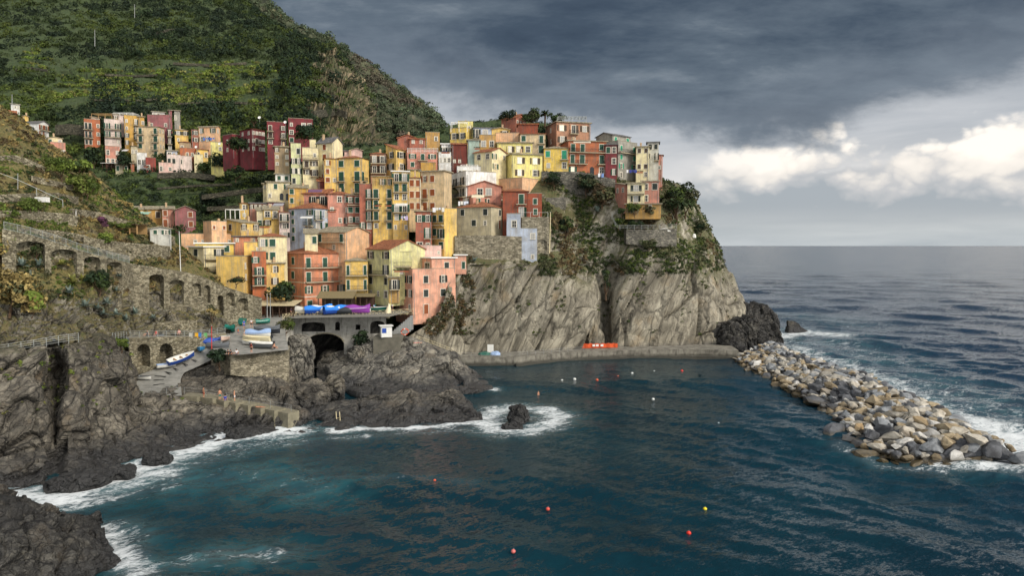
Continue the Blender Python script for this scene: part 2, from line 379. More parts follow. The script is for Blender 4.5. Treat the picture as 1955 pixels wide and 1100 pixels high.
# upper cloud deck, projected on a plane overhead
zz=W_.math('ADD',W_.math('MAXIMUM',Z,0.),.16)
cv=W_.n('ShaderNodeCombineXYZ'); W_.l(W_.math('DIVIDE',X,zz),cv.inputs[0]); W_.l(W_.math('DIVIDE',Y,zz),cv.inputs[1])
cp=W_.mapping(cv.outputs[0],(.75,1.15,1),(0,0,rad(-14)))
c1=W_.noise(cp,1.25,9,.6,.35); c2=W_.noise(W_.mapping(cv.outputs[0],(2.,3.,1),(0,0,rad(-10)),(3,1,0)),1.4,8,.64,.2)
cc=W_.math('MULTIPLY_ADD',c2,.38,W_.math('MULTIPLY',c1,.75))
azl=W_.n('ShaderNodeMapRange'); W_.l(az,azl.inputs[0]); azl.inputs[1].default_value=-.75; azl.inputs[2].default_value=.15; azl.inputs[3].default_value=.11; azl.inputs[4].default_value=0.
cc=W_.math('ADD',cc,azl.outputs[0])
deck=W_.ramp(cc,[(.40,(.030,.046,.074)),(.54,(.060,.086,.122)),(.66,(.125,.160,.200)),(.80,(.30,.34,.38))])
# edge of the deck: a parabola of elevation over azimuth, ragged by noise
da=W_.math('SUBTRACT',az,.34); e0=W_.math('MULTIPLY_ADD',W_.math('MULTIPLY',da,da),W_.math('MULTIPLY_ADD',W_.math('GREATER_THAN',da,0.),.0,.32),.140)
e0=W_.math('MINIMUM',e0,.212); e0=W_.math('ADD',e0,W_.math('MULTIPLY',W_.math('MAXIMUM',da,0.),.12))
av=W_.n('ShaderNodeCombineXYZ'); W_.l(az,av.inputs[0]); W_.l(Z,av.inputs[1])
rag=W_.noise(W_.mapping(av.outputs[0],(5.5,11,1)),1.,9,.62,.15)
ed=W_.math('ADD',W_.math('SUBTRACT',Z,e0),W_.math('MULTIPLY_ADD',rag,.16,-.082))
dm=W_.n('ShaderNodeMapRange'); dm.interpolation_type='SMOOTHSTEP'; W_.l(ed,dm.inputs[0]); dm.inputs[1].default_value=-.022; dm.inputs[2].default_value=.028
under=W_.n('ShaderNodeMapRange'); under.interpolation_type='SMOOTHSTEP'; W_.l(ed,under.inputs[0]); under.inputs[1].default_value=.015; under.inputs[2].default_value=.11; under.inputs[3].default_value=.55; under.inputs[4].default_value=0.
deck=W_.mix(under.outputs[0],deck,(.26,.30,.35))
# bright band under the deck
low=W_.ramp(Z,[(0.,(.57,.61,.635)),(.018,(.60,.635,.65)),(.05,(.64,.655,.66)),(.095,(.76,.75,.745)),(.15,(.58,.60,.63)),(.22,(.42,.45,.49))])
# cumulus: billows in the band
wn=W_.n('ShaderNodeTexNoise'); W_.l(W_.mapping(av.outputs[0],(14,20,1)),wn.inputs['Vector']); wn.inputs['Scale'].default_value=1.; wn.inputs['Detail'].default_value=6
ws=W_.n('ShaderNodeVectorMath'); ws.operation='SCALE'; W_.l(wn.outputs['Color'],ws.inputs[0]); ws.inputs['Scale'].default_value=.55
wa=W_.n('ShaderNodeVectorMath'); wa.operation='ADD'; W_.l(W_.mapping(av.outputs[0],(10,15,1),(0,0,0),(1.3,.4,0)),wa.inputs[0]); W_.l(ws.outputs[0],wa.inputs[1])
b1=W_.math('SUBTRACT',1.,W_.vor(wa.outputs[0],1.)); b2=W_.math('SUBTRACT',1.,W_.vor(wa.outputs[0],2.7)); b3=W_.noise(W_.mapping(av.outputs[0],(4.5,7,1),(0,0,0),(.6,.2,0)),1.,8,.6,.2); b4=W_.math('SUBTRACT',1.,W_.vor(wa.outputs[0],6.5))
bl=W_.math('MULTIPLY_ADD',b1,.30,W_.math('MULTIPLY_ADD',b2,.17,W_.math('MULTIPLY_ADD',b4,.08,W_.math('MULTIPLY',b3,.55))))
rgt=W_.n('ShaderNodeMapRange'); rgt.interpolation_type='SMOOTHSTEP'; W_.l(az,rgt.inputs[0]); rgt.inputs[1].default_value=.14; rgt.inputs[2].default_value=.40
top=W_.math('MULTIPLY_ADD',rgt.outputs[0],.042,.095)
h=W_.math('SUBTRACT',top,Z)
cum=W_.math('ADD',bl,W_.math('MULTIPLY',h,4.5))
cm=W_.n('ShaderNodeMapRange'); cm.interpolation_type='SMOOTHSTEP'; W_.l(cum,cm.inputs[0]); cm.inputs[1].default_value=.53; cm.inputs[2].default_value=.64
litv=W_.math('ADD',bl,W_.math('MULTIPLY',W_.math('SUBTRACT',Z,.085),5.5))
lit=W_.ramp(litv,[(.40,(.42,.46,.50)),(.52,(.62,.62,.63)),(.62,(.95,.89,.82)),(.78,(1.2,1.11,1.0))])
litg=W_.ramp(litv,[(.36,(.40,.44,.47)),(.55,(.52,.55,.57)),(.75,(.80,.79,.78))])
cumc=W_.mix(rgt.outputs[0],litg,lit)
hz=W_.n('ShaderNodeMapRange'); hz.interpolation_type='SMOOTHSTEP'; W_.l(Z,hz.inputs[0]); hz.inputs[1].default_value=.0; hz.inputs[2].default_value=.06; hz.inputs[3].default_value=0.; hz.inputs[4].default_value=1.
cmf=W_.math('MULTIPLY',cm.outputs[0],hz.outputs[0])
lown=W_.noise(W_.mapping(av.outputs[0],(4,26,1),(0,0,0),(2,5,0)),1.,7,.6,.3); low=W_.mix(1.,low,W_.ramp(lown,[(.35,(.84,.86,.88)),(.65,(1.08,1.07,1.06))]),'MULTIPLY')
low=W_.mix(cmf,low,cumc)
col=W_.mix(dm.outputs[0],low,deck)
# the rest of the sky (behind and above the viewer): broken bright overcast
bk=W_.n('ShaderNodeMapRange'); bk.interpolation_type='SMOOTHSTEP'; W_.l(Y,bk.inputs[0]); bk.inputs[1].default_value=.5; bk.inputs[2].default_value=-.25
back=W_.ramp(c1,[(.35,(.98,1.02,1.08)),(.6,(1.5,1.46,1.40)),(.8,(2.05,1.92,1.75))])
rb=W_.n('ShaderNodeMapRange'); W_.l(X,rb.inputs[0]); rb.inputs[1].default_value=-1; rb.inputs[2].default_value=1; rb.inputs[3].default_value=.45; rb.inputs[4].default_value=1.35
back=W_.mix(1.,back,rb.outputs[0],'MULTIPLY')
col=W_.mix(bk.outputs[0],col,back)
bg1=W_.n('ShaderNodeBackground'); W_.l(sky.outputs[0],bg1.inputs[0]); bg1.inputs[1].default_value=.08
bg2=W_.n('ShaderNodeBackground'); W_.l(col,bg2.inputs[0]); bg2.inputs[1].default_value=1.0
mx=W_.n('ShaderNodeMixShader'); mx.inputs[0].default_value=.93; W_.l(bg1.outputs[0],mx.inputs[1]); W_.l(bg2.outputs[0],mx.inputs[2]); W_.l(mx.outputs[0],out.inputs[0])
sun=bpy.data.lights.new('sun','SUN'); sun.energy=2.6; sun.angle=rad(14); sun.color=(1.,.91,.78)
so=bpy.data.objects.new('sun',sun); COL.objects.link(so)
sd=Vector((math.sin(rad(SUN_AZ))*math.cos(rad(SUN_EL)),math.cos(rad(SUN_AZ))*math.cos(rad(SUN_EL)),math.sin(rad(SUN_EL))))
so.rotation_euler=sd.to_track_quat('Z','Y').to_euler(); so.location=(60,-40,120)
vs=sc.view_settings; vs.view_transform='Standard'; vs.look='None'; vs.gamma=1; vs.use_curve_mapping=False; vs.exposure=0.
sc.cycles.max_bounces=4; sc.cycles.diffuse_bounces=2; sc.cycles.glossy_bounces=2; sc.cycles.adaptive_threshold=.03; sc.cycles.use_denoising=True
# ------------------------------------------------------------------ sea
def make_sea():
    vv=np.concatenate([np.arange(1500,1130,-9.),np.arange(1130,560,-1.35),np.arange(560,486,-1.),np.arange(486,471.2,-.7),[470.6,470.0,469.6,469.3]])
    uu=np.concatenate([np.arange(-900,-60,25.),np.arange(-60,2015,3.0),np.arange(2015,2900,25.)])
    y=(CY-vv)/F; t=(0-CAMH)/(-ST+y*CT); D=(CT+y*ST)*t
    Xg=((uu-CX)/F)[None,:]*t[:,None]; Yg=np.repeat(D[:,None],len(uu),1)
    G=np.stack([Xg,Yg,np.zeros_like(Xg)],2); nv,nu=Xg.shape
    sp=np.abs(np.gradient(D))[:,None]*np.ones((1,nu)); 
    p2=G[:,:,:2].reshape(-1,2)
    # sheltered harbour: calmer west of the breakwater line
    bx=np.interp(p2[:,1],[40,88,120,150,190,200],[70,60,66,62,58,50]); 
    shel=np.where((p2[:,1]<195)&(p2[:,0]<bx+6),.62+.25*np.clip((p2[:,0]-0)/60,0,1),1.); shel=np.where((p2[:,1]>140)&(p2[:,0]<40),.4,shel)
    z=np.zeros(len(p2)); dx=np.zeros(len(p2)); dy=np.zeros(len(p2)); spf=sp.ravel(); rg=np.random.default_rng(3)
    gust=.75+.7*perlin(np.c_[p2/38.,np.zeros(len(p2))],5)
    for k in range(46):
        L=1.7*(1.11**k) if k<34 else rg.uniform(6,26)
        if L>60: L=rg.uniform(8,22)
        th=rad(-118)+rg.normal(0,.42); d=np.array([math.cos(th),math.sin(th)]); kk=2*math.pi/L
        A=.0125*L*rg.uniform(.6,1.2) if L<7 else .0062*L*rg.uniform(.6,1.1)
        f=np.clip((L/spf-2.2)/2.5,0,1); ph=kk*(p2@d)+rg.uniform(0,6.28)+1.5*perlin(np.c_[p2/(L*3.),np.full(len(p2),k*3.1)],9)
        a=A*f*shel*gust; z+=a*np.cos(ph); dx-=a*.75*d[0]*np.sin(ph); dy-=a*.75*d[1]*np.sin(ph)
    Gd=np.stack([p2[:,0]+dx,p2[:,1]+dy,z],1)
    # foam: distance to breaking lines (pixels on the sea plane -> metres)
    foam=np.zeros(len(p2)); aer=np.zeros(len(p2))
    def line(px,wd,st,ar,st2=.8):
        nonlocal foam,aer
        q=[SEA(a,b).xy for a,b in px]; dm=np.full(len(p2),1e9)
        for a,b in zip(q[:-1],q[1:]):
            a=np.array(a); b=np.array(b); ab=b-a; tt=np.clip(((p2-a)@ab)/(ab@ab+1e-9),0,1)
            dm=np.minimum(dm,np.linalg.norm(p2-(a+tt[:,None]*ab),axis=1))
        foam=np.maximum(foam,st*np.exp(-(dm/(wd*1.6))**2)); aer=np.maximum(aer,st2*np.exp(-(dm/ar)**2))
    line([(20,940),(60,950),(110,952),(150,935),(200,915),(250,898),(300,883),(360,862),(420,845),(470,832),(520,828),(560,826)],2.6,1.,6.5,1.)
    line([(70,955),(140,952),(230,930),(300,905)],3.,.8,6)
    line([(170,930),(260,930),(320,930)],1.8,.5,5,.6); line([(300,890),(340,905),(330,925)],1.5,.45,4,.5)
    line([(430,838),(480,828),(545,826)],3.2,1.05,6,1.)
    line([(640,824),(720,820),(800,818),(860,812),(910,803),(930,795)],1.5,.95,3.5,.6)
    line([(925,800),(950,783),(985,775),(1030,780),(1070,795),(1050,812),(1000,824),(950,822),(925,808)],2.3,.86,4,.65); line([(950,800),(1040,800)],2.2,.62,4,.5)
    line([(80,975),(180,950),(280,915),(380,882),(480,852),(560,845)],2.6,.52,6,.5); line([(640,838),(760,832),(880,822),(960,835)],1.4,.5,3,.3)
    line([(915,742),(945,743)],1.0,.9,2.5,.4)
    line([(190,1005),(215,1035),(245,1085),(262,1110)],1.4,.85,4,.5); line([(215,1000),(255,1030),(240,1060)],1.6,.55,4,.5)
    line([(330,1085),(420,1065),(530,1055)],1.6,.5,4,.9); line([(330,925),(480,905),(600,930)],3.,.30,7,.8); line([(540,920),(700,912),(820,915),(900,925)],.7,.30,2,.2)
    line([(1470,655),(1530,668),(1600,690),(1680,722),(1760,752),(1830,795),(1900,830),(1950,862)],3.6,.72,9,.75)
    line([(1860,800),(1930,840),(1965,870)],4.5,.98,8,.8); line([(1800,886),(1860,893),(1930,900),(1965,895)],2.,.95,5,.6); line([(1600,855),(1680,888),(1800,897)],1.0,.55,3,.3)
    line([(1495,640),(1540,636),(1600,640)],4.5,.85,12,.7); line([(1480,630),(1500,660),(1600,655),(1700,690)],7.,.5,14,.65); line([(1700,720),(1800,740),(1920,800)],8,.5,14,.65)
    line([(1450,600),(1520,600),(1620,620)],9,.36,16,.5)
    crest=np.clip((z/(.10+.002*p2[:,1])-1.5)*.5,0,1)*np.clip(1-p2[:,1]/900,0.2,1)
    opn=np.clip((shel-.62)/.38,0,1)*np.clip((p2[:,0]-20)/60,0,1)
    me=npmesh('sea',Gd,gfaces(nv,nu),smooth=True,attrs={'open':('POINT',opn),'foam':('POINT',foam),'aer':('POINT',aer),'crest':('POINT',crest)})
    m=NT('sea water'); P_=m.geo().outputs['Position']; fo=m.attr('foam','Fac'); ae=m.attr('aer','Fac'); cr=m.attr('crest','Fac')
    rt=m.mapping(P_,(1,1,1),(0,0,rad(-28)))
    a=m.noise(m.mapping(rt,(.5,1.,1)),.5,9,.7,.8); a2=m.noise(m.mapping(rt,(.6,1.,1)),3.0,8,.72,.7)
    web=m.math('ADD',m.math('MULTIPLY',a,1.25),m.math('MULTIPLY',a2,1.25))
    th=m.math('MULTIPLY_ADD',fo,.72,web)
    ff=m.n('ShaderNodeMapRange'); ff.interpolation_type='SMOOTHSTEP'; m.l(th,ff.inputs[0]); ff.inputs[1].default_value=1.60; ff.inputs[2].default_value=2.0
    soft=m.math('MULTIPLY',m.math('POWER',fo,1.8),.17)
    f=m.math('MAXIMUM',ff.outputs[0],soft,clamp=True)
    capn=m.noise(m.mapping(P_,(.35,1.1,1),(0,0,rad(-28))),.9,6,.7)
    cap=m.math('MULTIPLY',cr,m.ramp(capn,[(.56,0.),(.68,.5)]))
    f=m.math('MAXIMUM',f,cap)
    deep=m.ramp(m.noise(P_,.03,4),[(.35,(.003,.021,.033)),(.65,(.005,.034,.049))])
    deep=m.mix(m.attr('open','Fac'),deep,(.012,.033,.062))
    c=m.mix(m.math('MULTIPLY',ae,m.ramp(m.noise(m.mapping(rt,(.5,1,1)),.35,6,.65,.5),[(.38,.12),(.66,.95)])),deep,(.02,.115,.135)); c=m.mix(f,c,(.72,.76,.78)); m.col(c)
    m.rough(m.math('MULTIPLY_ADD',f,.6,.17)); m.b.inputs['IOR'].default_value=1.33; m.b.inputs['Specular IOR Level'].default_value=.35
    # ripples: direct normal tilt, so that the chop does not vanish with distance
    def vn(scale,st,det=4):
        t_=m.n('ShaderNodeTexNoise'); m.l(m.mapping(rt,(st,1.,1)),t_.inputs['Vector']); t_.inputs['Scale'].default_value=scale; t_.inputs['Detail'].default_value=det; t_.inputs['Roughness'].default_value=.62
        x=m.n('ShaderNodeVectorMath'); x.operation='SUBTRACT'; m.l(t_.outputs['Color'],x.inputs[0]); x.inputs[1].default_value=(.5,.5,.5); return x.outputs[0]
    def vadd(x,y):
        z_=m.n('ShaderNodeVectorMath'); z_.operation='ADD'; m.l(x,z_.inputs[0]); m.l(y,z_.inputs[1]); return z_.outputs[0]
    def vsc(x,k):
        z_=m.n('ShaderNodeVectorMath'); z_.operation='MULTIPLY'; m.l(x,z_.inputs[0]); z_.inputs[1].default_value=(k,k,0.); return z_.outputs[0]
    nn=vadd(vadd(vsc(vn(5.0,.55),.85),vsc(vn(1.7,.45),.72)),vadd(vsc(vn(.5,.4),.26),vsc(vn(.06,.35),.11)))
    gst=m.ramp(m.noise(m.mapping(rt,(.5,1,1)),.035,4,.6),[(.35,.7),(.65,1.2)])
    g2=m.n('ShaderNodeVectorMath'); g2.operation='MULTIPLY'; m.l(nn,g2.inputs[0]); m.l(gst,g2.inputs[1])
    nz=m.n('ShaderNodeVectorMath'); nz.operation='NORMALIZE'; m.l(vadd(m.geo().outputs['Normal'],g2.outputs[0]),nz.inputs[0])
    m.l(nz.outputs[0],m.b.inputs['Normal'])
    me.materials.append(m.mat); tag(mobj('sea',me),kind='structure')
make_sea()
# ------------------------------------------------------------------ terrain sheets
GR={}
def sheet(name, rows, nu, nv, mat, amp=1., size=3., tilt=0., stretch=1., seed=0, kind='structure', fine=1., ext=0):
    """rows (bottom to top) of (u,v,D) or Vector; block-noise displaced along the normal"""
    R=[[p if isinstance(p,Vector) else (SEA(p[0],p[1],0) if p[2] is None else P(*p)) for p in r] for r in rows]
    G=grid(R,nu,nv); N=gnormals(G)
    view=np.array([0,0,CAMH])-G; s=np.sign((N*view).sum()); N=N*s
    c,s_=math.cos(tilt),math.sin(tilt)
    Mx=np.array([[c,0,s_],[0,1,0],[-s_*stretch,0,c*stretch]])
    p=G.reshape(-1,3)
    a=amp(p) if callable(amp) else np.full(len(p),amp)
    d=rock_disp(p,1.,size,Mx,seed,fine)*a
    p=p+N.reshape(-1,3)*d[:,None]; G=p.reshape(nv,nu,3)
    me=npmesh(name,p,gfaces(nv,nu),[mat],smooth=True)
    me.set_sharp_from_angle(angle=rad(38))
    o=mobj(name,me); tag(o,kind=kind); GR[name]=(G,gnormals(G)*1.0)
    if ext:
        r2=[]
        for r in R:
            a=r[0]; r2.append([Vector((a.x-ext*k,a.y-(3.*k if a.y<120 else 0),a.z+(0 if a.z<1 else .6*math.sin(k*2.1)*k))) for k in (3,2,1,0)])
        g_=GR.get(name); sheet(name,r2,90,nv,mat,amp,size,tilt,stretch,seed,kind,fine); GR[name]=g_
    return o
V=Vector
# headland
cl=[(770,650,149.5),(832,658,152.5),(900,668,164),(980,668,167),(1060,666,169.5),(1140,662,173),(1158,660,180),(1180,661,175),(1300,660,178),(1370,662,181),(1418,655,188),(1440,645,205),(1430,640,245)]
def row(us,vs,ds): return [P(a,b,c) for a,b,c in zip(us,vs,ds)]
sheet('headland',[
 [V((p.x,p.y-1.0,-2.5)) for p in [P(*q) for q in cl]],
 [P(*q) for q in cl],
 row([838,856,905,975,1055,1136,1158,1184,1290,1362,1402,1420,1413],[604,600,595,600,605,600,600,605,600,600,600,590,580],[153,154.5,163,165.5,169,173.5,183,176,180,184,193,208,247]),
 row([858,880,907,970,1050,1130,1158,1186,1285,1352,1384,1402,1392],[556,550,543,540,550,555,560,560,550,550,545,540,530],[155.5,158,163.5,165.5,169.5,174.5,184,177,181,186,196,210,247]),
 row([884,898,914,960,1045,1125,1158,1195,1285,1342,1370,1385,1377],[508,500,500,498,508,522,530,540,520,510,510,510,500],[160,161.5,164,166,169.5,176.5,183,177.5,180.5,188,198,212,248]),
 row([840,885,910,965,1040,1125,1160,1200,1285,1332,1357,1372,1366],[475,474,470,480,480,490,495,500,490,480,470,470,465],[172,171.5,171,172,173.5,179,181,177.5,180.3,189,200,214,250]),
 row([845,885,915,965,1040,1120,1165,1210,1276,1310,1330,1344,1340],[430,430,430,430,430,440,445,448,445,435,425,425,425],[176,176,175,174,175.5,182,181,179.5,183,191,203,216,250]),
 row([850,885,920,970,1040,1110,1165,1215,1262,1295,1318,1330,1325],[380,380,380,380,376,380,385,400,405,400,395,395,395],[180,180,180,180,180.5,184.5,184,182.5,184,194,206,218,250]),
 row([850,885,930,980,1040,1100,1160,1210,1250,1275,1295,1305,1300],[345,345,340,338,332,332,340,345,348,350,355,360,362],[189,189,190,190,187,188,190,193,196,204,212,222,252]),
 row([840,890,940,990,1040,1100,1160,1200,1235,1255,1265,1270,1265],[330,328,325,322,320,322,326,332,338,342,348,355,360],[206,206,207,208,210,212,212,212,214,220,228,236,256]),
 ],430,330,M['cliff'],amp=lambda p: np.where(p[:,2]>23.5,.7,1.7)*np.clip((p[:,2]+4)/4,.35,1),size=8.5,tilt=rad(-27),stretch=.3,seed=3,fine=.42)
# hill carrying the village
def vrow(vs,D,us): return [P(u,v,D+3.5+w) for u,v,w in zip(us,vs if isinstance(vs,list) else [vs]*9,([0]*5+[5,12,17,20]) if us is vu else [0]*8+[14])]
vu=[330,430,540,650,740,800,850,880,900]
sheet('village_hill',[vrow(765,157,vu),vrow(690,157,vu),vrow(640,157,vu),vrow(603,157.5,vu),vrow(540,160,vu),vrow(470,168,vu),
 vrow([485,435,400,400,400,400,400,400,400],177,[330,430,500,650,760,860,960,1040,1060]),
 vrow([480,412,350,335,335,335,335,335,335],187,[400,480,528,650,760,860,960,1040,1060]),
 vrow([465,385,330,292,288,275,268,265,268],198,[430,505,545,650,740,860,960,1040,1060]),
 vrow([455,375,312,282,275,240,228,235,240],209,[440,515,550,660,740,860,960,1040,1060]),
 vrow([460,385,325,290,280,252,240,246,250],235,[440,515,550,660,740,860,960,1040,1060])],170,140,M['green'],amp=.5,size=4.,seed=11)
# valley and the green hill behind
sheet('green_hill',[
 row([-120,60,180,300,420,500,560,620,690,725],[520,520,500,490,480,470,470,470,470,470],[175]*8+[178,190]),
 row([-120,60,180,300,420,500,560,620,690,725],[400,400,395,392,390,385,380,375,372,370],[205]*8+[208,225]),
 row([-120,60,180,300,420,500,560,620,700,728],[340,338,335,333,330,325,320,315,312,312],[229]*8+[232,250]),
 row([-120,60,180,300,420,500,560,620,705,722],[285,282,282,285,288,280,270,275,288,290],[249,249,249,250,252,252,254,258,276,325]),
 row([-120,60,180,300,420,500,560,610,690,700],[212,210,210,212,215,212,210,212,210,212],[272,272,272,274,276,280,284,292,318,380]),
 row([-120,60,180,300,420,500,565,615,664,675],[160,155,150,150,152,152,150,150,152,155],[325,325,325,328,330,334,338,346,368,430]),
 row([-120,60,180,300,410,490,550,600,640,655],[108,104,100,100,98,98,98,100,106,112],[390,390,392,392,394,398,402,412,424,490]),
 row([-120,60,180,290,390,470,525,560,590,610],[58,55,55,55,55,56,60,70,82,90],[462]*6+[468,474,482,540]),
 row([-120,60,170,280,370,440,480,515,540,565],[10,10,10,10,12,18,28,44,62,75],[540]*6+[544,548,552,610]),
 row([-120,60,170,270,350,410,445,470,490,520],[-50,-50,-50,-45,-38,-25,-8,10,30,50],[640]*6+[644,648,650,700]),
 row([-120,60,170,270,350,410,445,470,490,520],[-70,-70,-70,-65,-55,-40,-15,5,28,50],[720]*10),
 ],380,330,M['green'],amp=lambda p: np.where((p[:,0]/p[:,1]>-.335)&(p[:,1]>268)&(p[:,1]<440),6.,1.5),size=13.,tilt=rad(-15),stretch=.5,seed=21,ext=70)
GR['green_hill_obj']=bpy.data.objects['green_hill']; bpy.data.objects['green_hill'].data.materials[0]=M['green']
# crag on the right edge of the green hill gets bare rock by material slot
me=bpy.data.objects['green_hill'].data; me.materials.append(M['crag'])
cen=np.empty(len(me.polygons)*3); me.polygons.foreach_get('center',cen); cen=cen.reshape(-1,3)
r_=cen[:,0]/cen[:,1]; nn=perlin(cen/14.,4)*.05
mi=((r_+nn>-.278-.0*cen[:,1])&(cen[:,1]>258)&(cen[:,1]<420)&(cen[:,2]>62)).astype(np.int32)
mi|=((r_+nn*.5>-.20)&(cen[:,1]>225)&(cen[:,1]<300)).astype(np.int32)
me.polygons.foreach_set('material_index',mi)
# far ridge
us=[360,430,500,540,572,600,622,650,682,706,732,762,792,812,832,848,862,880]
crest=[-120,-70,-8,26,52,66,76,90,106,124,142,164,188,202,216,230,248,275]
def bk(k,D,dv): return [P(u+du,v+dv,D) for u,v,du in zip(us,crest,[0]*18)]
sheet('far_ridge',[[P(u-30,470,620) for u in us],[P(u-40,max(300,v+40),660) for u,v in zip(us,crest)],[P(u-22,v+ (270-v)*.5 if v<240 else v+18,700) for u,v in zip(us,crest)],bk(0,760,8),bk(0,775,0),[P(u+6,v+20,900) for u,v in zip(us,crest)]],260,130,M['ridge'],amp=6.,size=38.,seed=31)
# left foreground cliff below the path
lu=[-150,-40,50,85,105,130,190,235,262,310,380,450,505,556]
sheet('left_cliff',[
 [SEA(u,v,-2) for u,v in zip(lu,[985,970,950,945,935,940,915,905,895,880,862,846,838,836])],
 [SEA(u,v,0) for u,v in zip(lu,[960,948,932,925,905,918,898,888,880,868,852,838,830,828])],
 row(lu,[880,870,860,850,840,860,850,850,845,838,828,818,812,812],[79,81,82,83,88,84.5,89,91,92.5,94.5,99,102.4,104,104]),
 row(lu,[790,785,780,775,770,780,785,790,800,802,800,796,798,802],[82,83,84,86,92,86,90.5,94,96,98,101,103,104,103.8]),
 row(lu,[735,728,722,718,715,718,715,722,762,764,764,772,782,796],[84,85,86,88,94,88,91.5,97,102.4,103,103.8,104,103.8,103.4]),
 row(lu,[690,684,676,668,664,660,654,668,757,757,760,770,781,795],[85.5,86,86.8,88,92,90,95,103,105.6,106,106.2,106,105.6,105]),
 row(lu,[684,678,670,662,658,654,647,662,752,752,751,762,775,791],[88,88.5,89.5,91,93.5,93,98,108,111,111.5,112,111,110,109]),
 [Vector((p.x*(p.y+7)/p.y,p.y+7,p.z-.5)) for p in row(lu,[684,678,670,662,658,654,647,662,752,752,751,762,775,791],[88,88.5,89.5,91,93.5,93,98,108,111,111.5,112,111,110,109])],
 ],420,300,M['rock'],amp=lambda p: 1.25*np.clip(1.3-np.abs(p[:,2]-6)/14,.3,1),size=6.5,tilt=rad(-38),stretch=.42,seed=41,fine=.75,ext=14)
# slope between path and arcade wall, then terraces up to the ridge
tu=[-150,-40,40,130,200,255,300,350,400,440]
sheet('terraced_slope',[
 row(tu,[684,676,668,654,646,642,640,638,636,634],[89,90,91.5,95,102,114.5,117.5,120.5,124.5,127.5]),
 row(tu,[660,652,645,638,632,628,622,622,624,626],[90,91.5,93,97,104,116,119,122,126,129.5]),
 row(tu,[590,590,590,592,592,594,596,598,604,612],[94,95,96,100,107,117.5,120.5,123.5,127.5,131]),
 row(tu,[505,500,500,512,534,560,580,586,594,604],[99,99.5,100.5,105.5,110.5,119,122.5,126,130,133]),
 row(tu,[440,440,449,474,494,508,520,532,548,562],[101.5,101.5,102,107,112,119.6,123.2,126.8,131,135]),
 row(tu,[432,432,441,466,488,503,514,526,544,560],[105,105,106,110.5,116,122.5,126.5,130,134,138.5]),
 row(tu,[370,372,380,410,440,458,472,500,530,552],[108,108,109.5,115,120.5,126.5,131,135,139,143]),
 row(tu,[290,310,335,365,400,425,450,480,520,548],[113,114,117,124,131,138,143,145,147,150]),
 row([-150,-40,40,90,140,190,225,255,300,340],[215,225,262,300,335,362,385,408,440,470],[122,126,130,134,139,145,150,154,157,160]),
 row([-150,-40,35,88,135,180,215,245,290,330],[160,186,225,268,304,338,365,390,425,455],[130,134,138,142,147,152,157,161,165,168]),
 row([-150,-40,30,80,128,170,205,235,280,320],[190,215,250,290,325,355,385,410,440,470],[160,164,168,172,175,178,182,184,186,188]),
 ],330,330,M['terr'],amp=lambda p:np.where(p[:,2]<21.5,.9,.4),size=3.2,tilt=rad(-38),stretch=.6,seed=51,ext=14)
_m=bpy.data.objects['terraced_slope'].data; _m.materials.append(M['rock_slope'])
_c=np.empty(len(_m.polygons)*3); _m.polygons.foreach_get('center',_c); _c=_c.reshape(-1,3)
_m.polygons.foreach_set('material_index',((_c[:,2]+3.2*perlin(_c/5.,77)<19.6)).astype(np.int32))
def PZ(u,D,z):
    q=P(u,HOR,D); return Vector((q.x,D,z))
def srow(us,vs,z): return [SEA(u,v,z) for u,v in zip(us,vs)]
ju=[340,372,405,440,500,550,566]
sheet('jetty_rock',[
 row(ju,[775,775,778,782,790,806,800],[105.5,106,106.3,106.2,105.6,105.4,111]),
 row(ju,[757,757,758,764,774,790,788],[107,107.5,108,108,107.5,107,112]),
 row(ju,[740,735,732,735,742,752,758],[109,110.5,111,111.5,111.5,112.5,117]),
 row(ju,[726,712,702,706,712,733,738],[112.5,115.5,116,114.5,116,118.5,124]),
 row(ju,[718,704,690,690,690,700,705],[116,118.5,119.5,118.5,119,121,128]),
 ],190,100,M['rock'],amp=.9,size=4.5,tilt=rad(-38),stretch=.5,seed=45,fine=.7)
mu=[604,650,690,730,780,830,870,905,940]
sheet('rock_mound',[srow(mu,[740,750,764,768,764,760,759,756,747],-1.5),srow(mu,[728,740,755,757,755,752,751,749,741],0),
 row(mu,[715,722,730,732,728,725,728,735,738],[141,137,133,132,133,134,134,134,137]),
 row(mu,[700,700,695,690,685,690,700,716,733],[147,143,139,138,138,139,138.5,138.5,140]),
 row(mu,[688,676,664,654,650,660,680,706,731],[151,149,147,146,145,146,145,144,143]),
 row(mu,[692,684,672,665,660,672,694,716,735],[160,158,157,156,155,155,153,151,148])],260,150,M['rock_pale'],amp=1.2,size=6.5,tilt=rad(-35),stretch=.8,seed=71,fine=.5)
eu=[532,580,630,680,730,780,812,850,880,905,922]
sheet('rock_ledge',[srow(eu,[846,842,838,835,832,830,828,822,815,812,806],-1.5),srow(eu,[832,829,826,823,820,818,817,811,806,804,802],0),
 row(eu,[815,808,800,795,790,785,790,785,785,796,800],[106,107,108,109,110,111,110.5,111,112,112,112.8]),
 row(eu,[800,792,782,772,764,752,764,754,760,791,799],[109,110,111,112,113,114,114,114.5,115,114,113.8]),
 row(eu,[794,784,773,762,754,738,754,742,752,790,798],[112,113,114,115,116,117,117,117.5,117.5,116,115]),
 [PZ(u,D,-1) for u,D in zip(eu,[117,119,121,122,123,124,124,124,123,119,117])]],300,150,M['rock'],amp=.95,size=4.2,tilt=rad(-52),stretch=.4,seed=73,fine=.7)
